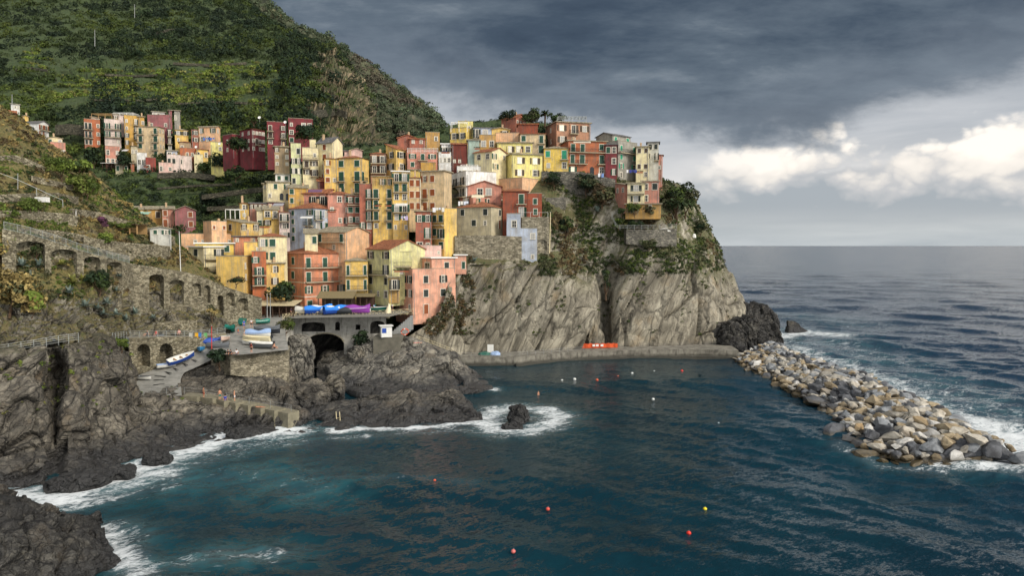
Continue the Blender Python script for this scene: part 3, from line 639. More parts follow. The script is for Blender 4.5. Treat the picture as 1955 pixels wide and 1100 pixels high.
# near rock, bottom left
sheet('near_rock',[
 [SEA(u,v,-2) for u,v in zip([-260,-100,0,60,140,200,245,262],[1400,1320,1250,1210,1170,1140,1120,1105])],
 row([-260,-100,0,60,140,190,226,236],[1250,1200,1150,1120,1100,1085,1080,1085],[46,46.5,48,50,52.5,55,57,60]),
 row([-260,-100,0,60,130,172,198,208],[1080,1060,1040,1030,1030,1030,1032,1040],[50,50.5,51.5,53,55,57,59,62]),
 row([-260,-100,0,50,110,155,182,190],[960,950,965,972,995,990,990,1000],[55,55.5,56,57,58.5,59.5,61,65]),
 row([-260,-100,0,45,105,150,178,186],[920,925,940,955,985,982,983,995],[60,60.5,61,62,62.5,63,64,68]),
 [SEA(u,v,-1.5) for u,v in zip([-260,-100,0,50,110,160,200,215],[960,960,965,975,995,1000,1005,1015])],
 ],240,220,M['rock_dark'],amp=lambda p: .62*np.clip((p[:,2]+2.5)/3,.3,1),size=3.2,tilt=rad(-40),stretch=.5,seed=61,ext=14)

_SD={}
def surfD(key,u,v):
    """distance of the visible ground of a sheet at a pixel"""
    if key not in _SD:
        G=GR[key][0].reshape(-1,3); x=G[:,0]; y=G[:,1]; z=G[:,2]-CAMH; f=y*CT-z*ST; uu=CX+F*x/f; vv=CY-F*(y*ST+z*CT)/f
        _SD[key]=(uu,vv,y)
    uu,vv,y=_SD[key]; r=3.
    while r<60:
        m=(np.abs(uu-u)<r)&(np.abs(vv-v)<r)
        if m.any(): return float(y[m].min())
        r*=1.7
    return None
# ------------------------------------------------------------------ house kit
CROP={'A':(0,180,4.232),'B':(430,220,4.582),'C':(700,200,4.582),'D':(1000,200,3.9275),'E':(230,380,4.784),'F':(520,380,4.584),'G':(840,380,3.4375),'X':(0,0,1.)}
def cv_(c,x,y): ox,oy,s=CROP[c]; return ox+x/s, oy+y/s
def autoD(v): return 182.2/(1.1+(v-470)/1303.)
HR=random.Random(5)
_wc={}
SH={'g':'shut green','k':'shut dark','b':'shut brown','t':'shut teal','d':'shut drab'}
def q(x,s=.1): return round(x/s)*s
def win_mesh(w,h,gl,sur):
    k=('w',w,h,gl,sur)
    if k not in _wc:
        b=MB(); f=.09
        # surround, frame bars, glass, sill
        b.box(-w/2-.14,w/2+.14,-.05,.02,h,h+.14,0); b.box(-w/2-.14,-w/2,-.05,.02,0,h,0); b.box(w/2,w/2+.14,-.05,.02,0,h,0)
        b.box(-w/2-.2,w/2+.2,-.14,.02,-.1,0,0)
        b.box(-w/2,w/2,-.012,.02,0,h,1)
        b.box(-.04,.04,-.03,-.012,0,h,2); b.box(-w/2,-w/2+f,-.03,-.012,0,h,2); b.box(w/2-f,w/2,-.03,-.012,0,h,2); b.box(-w/2+f,w/2-f,-.03,-.012,h-f,h,2)
        if h<2: b.box(-w/2+f,w/2-f,-.03,-.012,h*.5-.03,h*.5+.03,2)
        _wc[k]=b.mesh('window',[MATS[sur],MATS[('glass','glass bright','glass curtain')[gl]],MATS['frame']])
    return _wc[k]
def shut_mesh(w,h,key,closed):
    k=('s',w,h,key,closed)
    if k not in _wc:
        b=MB(); n=max(4,int(h/.22)); fw=.06
        b.box(0,fw,-.05,0,0,h); b.box(w-fw,w,-.05,0,0,h); b.box(fw,w-fw,-.05,0,h-fw,h); b.box(fw,w-fw,-.05,0,0,fw)
        for i in range(n):
            z=fw+(h-2*fw)*(i+.5)/n; dz=(h-2*fw)/n*.42
            b.add([(fw,-.045,z-dz),(w-fw,-.045,z-dz),(w-fw,-.008,z+dz),(fw,-.008,z+dz)],[(0,1,2,3)])
        b.add([(fw,-.005,fw),(w-fw,-.005,fw),(w-fw,-.005,h-fw),(fw,-.005,h-fw)],[(0,1,2,3)])
        _wc[k]=b.mesh('shutter',[MATS[key]])
    return _wc[k]
def balc_mesh(w,style):
    k=('b',w,style)
    if k not in _wc:
        b=MB(); b.box(-w/2,w/2,-1.0,.02,-.16,0,0)
        for x in (-w/2+.25,w/2-.25): b.add([(x-.08,-.8,-.16),(x+.08,-.8,-.16),(x+.08,.0,-.16),(x-.08,0,-.16),(x-.08,0,-.5),(x+.08,0,-.5)],[(0,1,5,4),(0,4,3),(1,2,5),(2,3,4,5)],0)
        _wc[k]=b.mesh('balcony',[MATS['slab']])
    return _wc[k]
def rail_mesh(w,style):
    k=('r',w,style)
    if k not in _wc:
        b=MB(); y=-.95; h=.95
        for p,q_ in (((-w/2+.04,y,h),(w/2-.04,y,h)),((-w/2+.04,y,.12),(w/2-.04,y,.12)),((-w/2+.04,y,h),(-w/2+.04,0,h)),((w/2-.04,y,h),(w/2-.04,0,h))): b.bar(p,q_,.05,.05)
        n=max(3,int(w/.22))
        for i in range(n+1):
            x=-w/2+.04+(w-.08)*i/n; b.bar((x,y,0),(x,y,h),.028)
        for i in range(1,4):
            for x in (-w/2+.04,w/2-.04): b.bar((x,y*i/4,0),(x,y*i/4,h),.028)
        _wc[k]=b.mesh('railing',[MATS[style]])
    return _wc[k]
def put_window(parent,ch,x,y,z,rz,sh,rowh,cellw,sur):
    """ch code -> a window part (with shutter sub-parts) at local (x,y,z); z = storey floor"""
    R=Matrix.Rotation(rz,3,'Z')
    def at(dx,dy=0.): return Vector((x,y,0))+R@Vector((dx,dy,0))
    k=min(1.,rowh/3.0)
    if ch in 'dDfLa': w,h,s=1.25*k,2.35*k,.12
    elif ch in 'n': w,h,s=.75*k,1.2*k,1.0*k
    elif ch in 'v': w,h,s=.5*k,1.5*k,.8*k
    elif ch in 'G': w,h,s=min(2.6,cellw*.85),1.9*k,.5*k
    else: w,h,s=1.2*k,1.65*k,.8*k
    w=q(max(.3,min(w,cellw*.62 if ch in 'oncCDGLa' else cellw*.42))); h=q(h)
    zz=z+s
    if ch=='a': # arched dark doorway
        b=MB(); r=w/2
        pts=[(-r,0),(r,0),(r,h-r)]+[(r*math.cos(t),h-r+r*math.sin(t)) for t in [math.pi*i/8 for i in range(1,8)]]+[(-r,h-r)]
        b.add([(p[0],-.03,p[1]) for p in pts],[tuple(range(len(pts)))],0); o=b.build('door',[MATS['glass']],parent); o.location=Vector((x,y,zz)); o.rotation_euler=(0,0,rz); return
    if ch=='B': # brown timber door
        b=MB(); b.box(-.55,.55,-.06,.02,0,2.1,0); b.box(-.68,-.55,-.1,.02,0,2.2,1); b.box(.55,.68,-.1,.02,0,2.2,1); b.box(-.55,.55,-.1,.02,2.1,2.22,1)
        o=b.build('door',[MATS['shut brown'],MATS['frame']],parent); o.location=Vector((x,y,z+.1)); o.rotation_euler=(0,0,rz); return
    gl=1 if ch in 'g' else 2 if HR.random()<.22 else 0
    w=q(w*HR.uniform(.88,1.1)); jx=HR.uniform(-.14,.14) if cellw>w+1.2 else 0.
    p_=at(jx); x,y=p_.x,p_.y
    o=mobj('window',win_mesh(w,h,gl,sur),parent); o.location=Vector((x,y,zz)); o.rotation_euler=(0,0,rz)
    def sub(me,dx,ang=0.):
        s_=bpy.data.objects.new('shutter',me); link(s_,o); s_.location=(dx,-.04,0); s_.rotation_euler=(0,0,ang)
    if ch in 'wdfg':
        sw=q(w/2+.08); m1=shut_mesh(sw,h,sh,False); sub(m1,-w/2-.1-sw,HR.choice([0,0,.15,.5])); sub(m1,w/2+.1,HR.choice([0,0,-.15,-.6]))
    elif ch in 'cCD':
        sw=w/2; m1=shut_mesh(sw,h,sh,True); sub(m1,-w/2); sub(m1,0.)
    if ch in 'dD' or ch=='L':
        bw=q(max(w+1.0,min(cellw*.96,2.6)),.2); bl=mobj('balcony',balc_mesh(bw,0),parent); bl.location=Vector((x,y,z+.08)); bl.rotation_euler=(0,0,rz)
        r_=bpy.data.objects.new('railing',rail_mesh(bw,'rail dark')); link(r_,bl)
def long_balcony(parent,x,y,z,rz,w,style='rail dark'):
    w=q(w,.2); bl=mobj('balcony',balc_mesh(w,0),parent); bl.location=(x,y,z+.08); bl.rotation_euler=(0,0,rz)
    r_=bpy.data.objects.new('railing',rail_mesh(w,style)); link(r_,bl)
ROOFM={'t':'tile','s':'slate','n':'stone','c':'concrete','w':'white paint'}
def roofmat(c):
    k=ROOFM[c]; return M[k] if k in M else MATS[k]
def slab_from(poly_top, th, mats, name, parent):
    pass
def house(crop,uL,uC,uR,vt,vb,col,roof,L='',R='',sh='g',label='',D=None,depth=None,ext=5,yaw=None,sur='frame',pitch=.36,band=None,cat='house',name='house',group='houses stacked up the village',rail='rail dark',chim=None,pipe=None,wallmat=None,dd=0.,rel_=None):
    u0,v0=cv_(crop,uL,vt); uc,v1=cv_(crop,uC,vb); u2,_=cv_(crop,uR,vt)
    D=(D or autoD(v1))+dd
    a,b=max(0.,uc-u0),max(0.,u2-uc)
    C=P(uc,v1,D); zt=P(uc,v0,D).z; zb=C.z; base=math.atan2(-C.x,D)
    if True:
        rel=0. if a<1.5 else (rad(90) if b<1.5 else min(rad(66),max(rad(16),math.atan(a/b))))
        if rel_ is not None: rel=rad(rel_)
        yaw=base+rel
    c,s=math.cos(yaw),math.sin(yaw)
    def solve(u,dx,dy):
        k=(u-CX)/F; return (k*C.y-C.x)/(dx-k*dy)
    wr=solve(u2,c,s) if b>=1.5 else 6.; wl=solve(u0,-s,c) if a>=1.5 else (depth or min(8.,max(4.,wr*.8)))
    if depth and a<1.5: wl=depth
    wr=max(1.,min(abs(wr),40)); wl=max(1.,min(abs(wl),40))
    E=empty(name,(C.x,C.y,zb),yaw); tag(E,label,cat,group)
    H=zt-zb; pm=wallmat or plaster(col)
    if roof in ('flat:n','flat:t') and HR.random()<.55 and H>3.2: roof='hip:'+HR.choice('tttn'); pitch=HR.uniform(.26,.4)
    kind=roof.split(':')[0]; rc=roof.split(':')[1] if ':' in roof else 'c'
    mb=MB(); par=.85 if kind=='terr' else 0.
    mb.box(0,wr,0,wl,-ext,H+par)
    # ---- roof
    rb=MB(); ov=.35; th=.16; rm=roofmat(rc)
    def slab(pts):   # pts CCW seen from above; top surface, extruded down
        n=len(pts); lo=[(p[0],p[1],p[2]-th) for p in pts]
        rb.add(list(pts)+lo,[tuple(range(n)),tuple(range(2*n-1,n-1,-1))]+[(i,n+i,n+(i+1)%n,(i+1)%n) for i in range(n)])
    if kind=='gR':   # gable triangle on the right face (and its back)
        hr=wr/2*pitch*2*.5*1.0; hr=wr*.5*pitch
        for y in (0,wl): mb.add([(0,y,H),(wr,y,H),(wr/2,y,H+hr)],[(0,1,2) if y==0 else (0,2,1)])
        e=ov; dz=e*pitch
        slab([(-e,-ov,H-dz+th),(wr/2,-ov,H+hr+th),(wr/2,wl+ov,H+hr+th),(-e,wl+ov,H-dz+th)]); slab([(wr/2,-ov,H+hr+th),(wr+e,-ov,H-dz+th),(wr+e,wl+ov,H-dz+th),(wr/2,wl+ov,H+hr+th)])
    elif kind=='gL':
        hr=wl*.5*pitch
        for x in (0,wr): mb.add([(x,0,H),(x,wl,H),(x,wl/2,H+hr)],[(0,2,1) if x==0 else (0,1,2)])
        e=ov; dz=e*pitch
        slab([(-ov,-e,H-dz+th),(wr+ov,-e,H-dz+th),(wr+ov,wl/2,H+hr+th),(-ov,wl/2,H+hr+th)]); slab([(-ov,wl/2,H+hr+th),(wr+ov,wl/2,H+hr+th),(wr+ov,wl+e,H-dz+th),(-ov,wl+e,H-dz+th)])
    elif kind=='hip':
        m_=min(wr,wl)/2; hr=m_*pitch; o=ov; z0=H+.05
        A=[(-o,-o,z0),(wr+o,-o,z0),(wr+o,wl+o,z0),(-o,wl+o,z0)]
        if wr>=wl: r1,r2=(m_,wl/2,H+hr),(wr-m_+.01,wl/2,H+hr)
        else: r1,r2=(wr/2,m_,H+hr),(wr/2,wl-m_+.01,H+hr)
        if wr>=wl: rb.add(A+[r1,r2],[(0,1,5,4),(1,2,5),(2,3,4,5),(3,0,4),(3,2,1,0)])
        else: rb.add(A+[r1,r2],[(0,1,4),(1,2,5,4),(2,3,5),(3,0,4,5),(3,2,1,0)])
    elif kind=='shed':
        hr=wl*pitch; mb.add([(0,0,H),(0,wl,H),(0,wl,H+hr)],[(0,2,1)]); mb.add([(wr,0,H),(wr,wl,H),(wr,wl,H+hr)],[(0,1,2)]); mb.add([(0,wl,H),(wr,wl,H),(wr,wl,H+hr),(0,wl,H+hr)],[(0,3,2,1)])
        slab([(-ov,-ov,H-ov*pitch+th),(wr+ov,-ov,H-ov*pitch+th),(wr+ov,wl+ov,H+hr+ov*pitch+th),(-ov,wl+ov,H+hr+ov*pitch+th)])
    elif kind=='terr':
        t=.22; 
        for (x0,x1,y0,y1) in ((-.06,wr+.06,-.06,t),(-.06,wr+.06,wl-t,wl+.06),(-.06,t,t,wl-t),(wr-t,wr+.06,t,wl-t)): rb.box(x0,x1,y0,y1,H+par+.003,H+par+.12)
    else:
        o=.4 if kind=='flat' else .15
        rb.box(-o,wr+o,-o,wl+o,H+.003,H+.26)
    if band:
        for i in range(band): 
            z=H*(i+1)/(band+1); 
            if z>.5: mb.box(-.05,wr+.05,-.05,wl,z-.1,z+.1,1)
    wo=mb.build('wall',[pm,MATS['frame']],E)
    ro=rb.build('roof',[rm],E)
    top=H+(wr if kind=='gR' else wl)*.25*pitch+.1 if kind in('gR','gL','hip') else H+.2
    nch=chim if chim is not None else HR.choice([0,0,0,1,1])
    for i in range(nch):
        cb=MB(); x=wr*HR.uniform(.2,.8); y=wl*HR.uniform(.35,.8); hh=HR.uniform(.9,1.5)
        cb.box(x-.25,x+.25,y-.25,y+.25,top-.8,top+hh); cb.box(x-.32,x+.32,y-.32,y+.32,top+hh+.003,top+hh+.1); cb.box(x-.2,x+.2,y-.2,y+.2,top+hh+.1,top+hh+.3)
        cb.build('chimney',[MATS['chimney']],ro)
    # ---- windows
    def face(rows,W,place):
        if not rows: return
        rr=rows.split('/'); n=len(rr); rh=H/n
        for i,r in enumerate(rr):
            z=H-rh*(i+1); wide='_' in r; r=r.replace('_','')
            if not r: continue
            cw=W/len(r)
            for j,ch in enumerate(r):
                if ch=='.': continue
                cc=ch
                if wide and ch in 'dD': cc={'d':'f','D':'C'}[ch]
                x,y,rz=place((j+.5)*cw)
                if wide and ch in 'dD': put_window_tall(E,ch,x,y,z,rz,SH[sh],rh,cw,sur)
                else: put_window(E,cc,x,y,z,rz,SH[sh],rh,cw,sur)
            if wide:
                x,y,rz=place(W/2); long_balcony(E,x,y,z,rz,W*.97,rail)
    face(R,wr,lambda t:(t,-.0,0.)); face(L,wl,lambda t:(-.0,wl-t,-math.pi/2))
    if pipe or (pipe is None and HR.random()<.45 and R):
        pb=MB(); x=wr-.3 if HR.random()<.5 else .3; pb.tube([(x,-.12,-ext*.3),(x,-.12,H-.1)],.06,6); pb.build('downpipe',[MATS['rail grey']],E)
    return E,wr,wl,H
def put_window_tall(E,ch,x,y,z,rz,sh,rh,cw,sur):
    k=min(1.,rh/3.); w=q(min(1.15*k,cw*.5)); h=q(2.25*k)
    o=mobj('window',win_mesh(w,h,HR.choice([0,0,0,2]),sur),E); o.location=(x,y,z+.12); o.rotation_euler=(0,0,rz)
    if ch=='D':
        m1=shut_mesh(w/2,h,sh,True); xs=((-w/2),0.)
    else:
        sw=q(w/2+.06); m1=shut_mesh(sw,h,sh,False); xs=(-w/2-.1-sw,w/2+.1)
    for dx in xs:
        s_=bpy.data.objects.new('shutter',m1); link(s_,o); s_.location=(dx,-.04,0)
# ------------------------------------------------------------------ the houses (crop code, left edge, near corner, right edge, eave, foot, ...)
h=house
# --- upper centre
h('C',270,270,455,292,345,'bri','gR:t','','','g','salmon gabled house peeping over orange tile roofs',chim=1)
h('C',35,35,180,428,600,'sbr','hip:t','','dd_/dd_','d','brown pink house with two timber balconies under an orange tile roof',chim=1)
h('C',180,258,355,385,590,'yel','shed:t','w/w','w/w','k','yellow house with four white framed windows beside brown balconies',chim=0)
h('C',355,355,625,415,560,'pnk','terr','','wDw/c..','g','rose pink house with white terrace rails on its roof')
h('C',375,375,520,300,350,'bri','flat:t','','oo','d','brick red attic house with two white framed windows')
h('C',515,515,645,265,330,'och','terr','','.o','d','ochre attic house with one square window below the ridge')
h('C',630,630,745,440,530,'wht','terr','','nnn','k','plain white wall house below a terrace of blue pots')
h('C',655,655,745,345,450,'wht','flat:w','','dd_','k','small white house with open loggia and blue plants')
h('C',745,745,885,345,525,'drd','shed:t','','.../.../nn.','b','windowless dark red house with faint yellow patches',pitch=.2)
h('C',885,885,990,310,525,'aqu','flat:c','','../..','g','pale sea green house wrapped in netting')
h('C',735,870,935,225,320,'bry','terr','ww','.','k','bright yellow house with white pergola frame on its roof',yaw=42)
h('C',800,800,935,170,232,'lem','terr','','.n','k','small lemon rooftop room beside the white pergola')
h('C',935,935,1140,200,295,'blu','shed:s','','do.','k','blue grey house with sloping slate roof and small pergola',pitch=.12)
h('C',985,985,1132,290,392,'och','terr','','oo','k','ochre house with two dark square windows and terrace piers')
h('C',1095,1095,1250,215,290,'yel','gR:n','','.w','d','yellow ochre cottage with low gable under the red houses',pitch=.2)
h('C',1130,1130,1335,272,325,'pch','terr','','...','g','long low peach house with flat terrace')
h('C',1180,1305,1392,110,195,'bri','gR:t','','nnn','d','salmon gabled house highest on the ridge with three slit windows',D=201,pitch=.5)
h('C',1322,1322,1495,172,250,'rus','flat:t','','..','g','low rust red house with overhanging flat roof near the palm')
h('C',1340,1340,1560,255,430,'bei','shed:t','','c.D/..D','g','beige house with green shutters and two small balconies',pitch=.12)
h('C',1140,1140,1448,335,440,'lem','flat:n','','.ggo','d','set back lemon yellow top storey with bright reflecting windows')
h('C',1222,1270,1535,432,645,'lem','flat:n','/','gg/gw','d','large lemon yellow house with bright sky in its shuttered windows',yaw=10)
h('C',945,1097,1222,405,670,'crm','gR:t','oo/./.','g.n/g./..','g','cream gabled house with turquoise windows and orange tile roof',yaw=34)
h('C',750,870,1135,608,805,'wht','terr','dd_/dd_','.../...','k','white modern house with dark glazed balconies and stepped roof terraces',yaw=27,group='houses stacked up the village')
h('C',790,790,1000,565,612,'wht','terr','','GG','k','white penthouse with railed terrace on the modern house')
h('C',370,370,482,640,940,'bei','flat:n','','cc/cc/cc','b','narrow beige house with six brown closed shutters')
h('C',480,678,748,580,940,'bei','flat:n','wc./Dc./Dc.','','b','tall beige apartment house with brown shutters and a rust stained balcony',yaw=46)
h('C',370,370,475,572,645,'bry','flat:n','','..','b','bright orange yellow attic box on the beige house')
h('C',475,475,610,532,585,'mus','terr','','..','b','mustard roof parapet room above the beige apartments')
h('C',55,55,232,625,1110,'yel','shed:n','','.ww/D.D/D.D/D.D/n.c','g','tall yellow house with green doors and balconies under a vine pergola',pitch=.1)
h('C',230,230,372,585,1120,'yel','flat:w','','dd_/DD_/oo/dd_/wo/n.n','g','tall yellow house with dark balconies and a white top awning')
h('C',880,880,1180,715,805,'pnk','gR:t','','.GG.','g','pink gabled house with two big arched studio windows',pitch=.32)
h('C',760,930,1215,800,890,'pnk','hip:n','.d','Ddo','g','pink house with stone slab hip roof and laundry terrace',yaw=22)
h('C',790,1090,1232,895,1180,'gbg','flat:n','c.c/.cn/...','c/B/.','k','grey beige house on the rubble base wall with dark shutters',yaw=28,ext=2)
h('C',1150,1360,1522,665,760,'pch','terr','','...','g','plain peach yellow house with bare sunlit wall')
h('C',1190,1190,1412,758,985,'rus','flat:t','','.D/.d','g','rust orange house with a dark doorway and small balcony')
h('C',1410,1410,1532,805,985,'rus','terr','','c/c','g','rust orange tower house with two green shuttered windows')
h('C',1225,1225,1347,985,1215,'blu','terr','','o/.','k','small white cube house with railed terrace above the tower',D=167,ext=1)
h('G',525,525,637,215,415,'blu','terr','','.o/../.n','k','tall white tower house standing on the cliff edge',D=168,ext=.5,chim=0,cat='tower',name='tower_house')
h('C',430,430,572,935,1290,'bri','flat:n','','ww/.d/on','g','brick pink house with white framed windows under laundry terrace')
h('C',570,680,790,935,1290,'yel','terr','cc_/cd_/.c','./.','g','ochre house with two green balconies beside the brick pink house',yaw=50)
# --- right hand group on the headland
h('D',160,245,492,128,300,'sbr','flat:n','n/n','gdw/wn.','d','salmon penthouse house with a metal roof frame against the sky',D=196,yaw=20)
h('D',150,150,330,328,500,'bry','flat:n','','c.D/n.o','t','bright yellow house with a turquoise shuttered balcony door',D=187)
h('D',270,332,612,270,530,'ora','flat:n','','DD.c_/DD.D/g.ao','g','orange house with green shutters and two long balconies',D=187,yaw=8)
h('D',610,610,690,302,550,'cri','flat:s','','co/.o/.w','g','narrow crimson house between orange and grey houses',D=188)
h('D',535,705,840,290,560,'gry','terr','../../..','C.C_/c.c/w.w/o..','t','tall grey house with turquoise shutters and stained plaster',D=190,yaw=30)
h('D',535,665,790,225,290,'gry','gL:s','.','c.C','t','grey slate roofed attic house with turquoise door on the skyline',D=196,yaw=22,pitch=.3)
h('D',840,840,930,318,555,'crm','flat:n','','cc/../cc/.o','d','narrow cream house beside the tall grey house',D=191)
h('D',925,925,1000,285,490,'gwh','flat:s','','CC/C.d/..','k','narrow grey white house with glazed loggia near the cliff end',D=193)
h('D',985,985,1030,378,565,'pnk','flat:n','','./n/.','k','small pink end house above concrete pillars',D=195)
h('D',680,762,892,600,755,'pnk','shed:n','nn/..','./.','k','pink villa wing with outside stair on the cliff slope',D=180,yaw=30,pitch=.15,ext=2)
h('D',775,775,900,590,748,'crm','flat:n','','w_/w','k','pale yellow bay of the villa with a grey railed balcony',D=178.5,rail='rail grey',ext=0,depth=3)
h('D',880,880,1008,575,748,'pnk','shed:n','','oc/o.','k','pink villa main block with dark windows on the headland edge',D=179,pitch=.12,ext=2)
h('D',762,762,1022,748,800,'och','flat:n','','.B.o.','g','ochre basement storey under the pink villa',D=178.3,ext=2,chim=0)
# --- left centre
RG='houses stacked up the village'
h('B',155,235,372,118,325,'cri','flat:n','nn/nn/nn','nnnn/nDnn/n.nn','d','long crimson wing with rows of small square windows',D=208,yaw=30,pitch=.1)
h('B',370,370,560,78,325,'cri','terr','','D.w/D.d/o.D/..o','d','crimson middle block with stacked balconies',D=203)
h('B',555,555,788,48,250,'cri','terr','','n.GG/o.../c...','g','crimson end block with glazed rooftop veranda',D=203.5)
h('B',5,65,162,188,335,'cri','terr','n/n','.n/..','d','small crimson house standing apart below the big one',D=212)
h('B',435,435,580,275,515,'tan','flat:n','','w.n/n.o/n.n/...','d','bare tan brick house without plaster')
h('B',440,440,582,515,585,'wht','flat:n','','cc','g','white ground storey under the bare brick house',chim=0)
h('B',580,580,682,272,620,'grn','terr','','.c/ww/wg/c.','k','narrow pale green house with dark shutters and a lit window')
h('B',680,680,832,310,610,'crm','terr','','.n_/Dw/wd/..','d','cream house with terrace rail and drab shutters')
h('B',740,740,812,240,312,'crm','terr','','..','d','small cream roof room behind the terrace rail')
h('B',820,940,1042,235,580,'crm','gR:s','.c./.c./.w./.w.','../../..','b','tall cream house with slate gable and brown shutters',yaw=40,pitch=.75)
h('B',935,935,1105,310,372,'ppk','flat:s','','.w.','k','pale pink cottage tucked behind the terracotta roof')
h('B',1100,1100,1212,305,365,'ppk','gR:n','','..','k','pink gable end beside the terracotta roof',pitch=.35)
h('B',870,870,997,380,680,'yel','flat:t','','w./c./cn/..','b','ochre wing with brown shutter left of terracotta roofed house')
h('B',995,1190,1268,372,680,'yel','hip:t','c.c/D.D/D.D','../D./..','g','big yellow house with terracotta hip roof and double balconies',yaw=46)
h('B',365,365,582,585,745,'crm','flat:n','','.c.w/n.aa','g','cream house with two arched doorways')
h('B',330,330,370,600,660,'crm','flat:n','','n','g','little cream lean-to left of arched doorways',chim=0)
h('B',555,555,735,632,790,'mus','shed:n','','c../C..','g','mustard house with green door squeezed behind pink gable',pitch=.25)
h('B',810,810,900,575,640,'drd','shed:t','','..','g','small dark red roof house above the pink gable')
h('B',670,890,995,680,790,'pnk','gR:t','.dd_','n.','k','pink house with terracotta gable and wide awning balcony',yaw=48)
h('B',900,900,1112,690,970,'pnk','flat:n','','.oo/n.n/.nw','k','flat roofed dusty pink house with pale window frames')
h('B',1068,1068,1192,700,960,'bri','flat:n','','wc_/cc/ww_','g','brick red house with two wide balconies')
h('B',1178,1178,1292,630,1020,'bri','terr','','.d/.d/.d/wo','g','tall brick red house with one column of balcony doors')
h('B',565,780,995,815,1120,'blu','hip:t','c.w/c.d/c.o/c..','dw./wcn/...','g','light blue house with orange hip roof and green shutters',yaw=44,pitch=.45)
h('B',130,130,217,772,910,'yel','flat:n','','w/n','d','small yellow house at the end of the pink row')
h('B',215,215,372,772,890,'pnk','shed:s','','wwww/...','d','pink row house with four shuttered windows in line',pitch=.1)
h('B',370,370,522,762,830,'mau','flat:n','','n..','d','mauve row house with grey awning')
h('B',280,280,385,830,1060,'crm','shed:n','','.n/cw/..','g','pale cream house with stone slab roof by the white balustrade',pitch=.2)
h('B',340,340,478,825,1060,'yel','shed:n','','GL/w./..','d','yellow house with brown timber loggia under eaves',pitch=.25)
h('B',475,475,572,850,1090,'wpk','flat:n','','d_/w/w','k','narrow pinkish white house with dark balcony beside the blue one')
h('B',0,0,302,945,1035,'yel','shed:n','','.w.ww','d','long low pale yellow house with balustrade terrace',pitch=.15)
# --- front left
h('E',120,120,285,95,195,'yel','shed:n','','.oB','d','pale house with green striped awning under the hillside',D=186,pitch=.25)
h('E',240,240,392,90,195,'och','gL:n','','.c','d','ochre cottage with grey slab roof beside mauve gable',D=187,pitch=.4)
h('E',385,385,505,88,260,'pnk','shed:n','','c./D.','b','pink house with brown shutter and small balcony',D=185.5,pitch=.2)
h('E',500,500,702,100,275,'mau','gR:n','','.c/.c','b','mauve gabled house with creeper stains on its wall',D=184.5,pitch=.45)
h('E',765,835,978,235,400,'pch','terr','.','c.c/.../','b','peach tower house with flat parapet and brown shutters',D=160,yaw=32)
h('E',560,560,1045,350,530,'pch','terr','','.nn..n/......','b','wide low peach house with stepped terraces',D=160.5)
h('E',1030,1030,1260,345,480,'sal','flat:s','','n.n/...','d','salmon house with dark flat roof behind the yellow block',D=157)
h('E',980,1100,1272,215,310,'yel','shed:n','c.','w.w','d','yellow house with white balustrade veranda',D=163,yaw=28,pitch=.15)
h('E',1258,1258,1525,345,585,'crm','flat:n','','wc./wc.','g','sunlit cream house with green shutters and plain flat top',D=152)
h('E',1325,1325,1497,592,810,'yel','flat:n','','.w./.w.','d','yellow lower house with white framed window behind the fig tree',D=150)
h('E',625,765,948,440,665,'crm','flat:w','c/.','.w_/.G_','k','modern cream house with flat white roof and dark windows',D=149,yaw=24)
h('E',685,685,1038,408,510,'bry','flat:w','','..c','g','yellow upper block with white roof edge and green shutter',D=153)
h('E',875,1120,1218,560,880,'yel','terr','.../...','v./v./.n','k','big plain yellow house with a blank side wall',D=145.5,yaw=58)
h('E',1208,1208,1332,515,885,'ora','terr','','w./d_/d_/..','g','narrow orange house with iron balconies',D=147)
h('E',1130,1130,1290,430,520,'yel','terr','','..o','k','small yellow upper storey with air conditioner',D=151)
h('E',270,270,472,270,340,'gwh','gR:n','','cw','g','low stone cottage with broad slab roof and vine pergola',D=133,pitch=.2)
# --- harbour front
h('F',90,285,635,480,985,'sal','flat:n','c/c/w/.','D.D.D_/D.D.D_/w.w.w/c...','g','salmon orange four storey house with white bands behind the harbour railing',D=154.5,yaw=33,band=3,ext=1)
h('F',285,285,400,300,420,'crm','shed:n','','.C','g','small cream annexe with stone slab roof',D=157,pitch=.25)
h('F',390,640,850,290,560,'pch','gR:n','D..D_/..n./....','../..','g','big peach house with blank gable end and stone slab roof',D=160,pitch=.3)
h('F',640,640,835,545,800,'yel','hip:n','','D..D_/D..D_','g','ochre house with two iron balconies beside the yellow green house',D=156)
h('F',830,1030,1335,440,900,'lgr','gR:t','w.w/D.d_/c.c/nno','.n./.../...','k','yellow green house with terracotta gable roof',D=153.5,ext=1,pitch=.42)
h('F',1075,1230,1602,648,1015,'pkh','terr','www/www/n.n','.c.w./.c.c./.B...','k','wide pink harbour house with green shutters and a brown door',D=152.5,ext=2.2,rel_=27)
h('F',1240,1395,1602,520,650,'pkh','flat:w','GG','..c.','k','pink upper storey with white roof edge and dark veranda',D=155.6,ext=.2,rel_=27)
h('F',1600,1600,1697,495,640,'pkh','flat:w','','.c','g','narrow pink end wing squeezed against the rock slope',D=159.6,ext=.5)
h('F',1225,1225,1395,435,520,'ppk','terr','','...','g','pale pink roof terrace room behind the veranda',D=160)
h('F',1390,1390,1480,440,500,'ppk','terr','','.n','g','little pink roof box with white vent pipes',D=161)
h('F',1030,1030,1225,495,690,'lgr','terr','','G.._/.n.','g','green terrace flat with dark awning on the yellow green house',D=155)
h('F',1020,1020,1110,690,900,'och','flat:n','','d/.','k','narrow ochre wall with balcony chairs',D=153.5,ext=.3,chim=0)
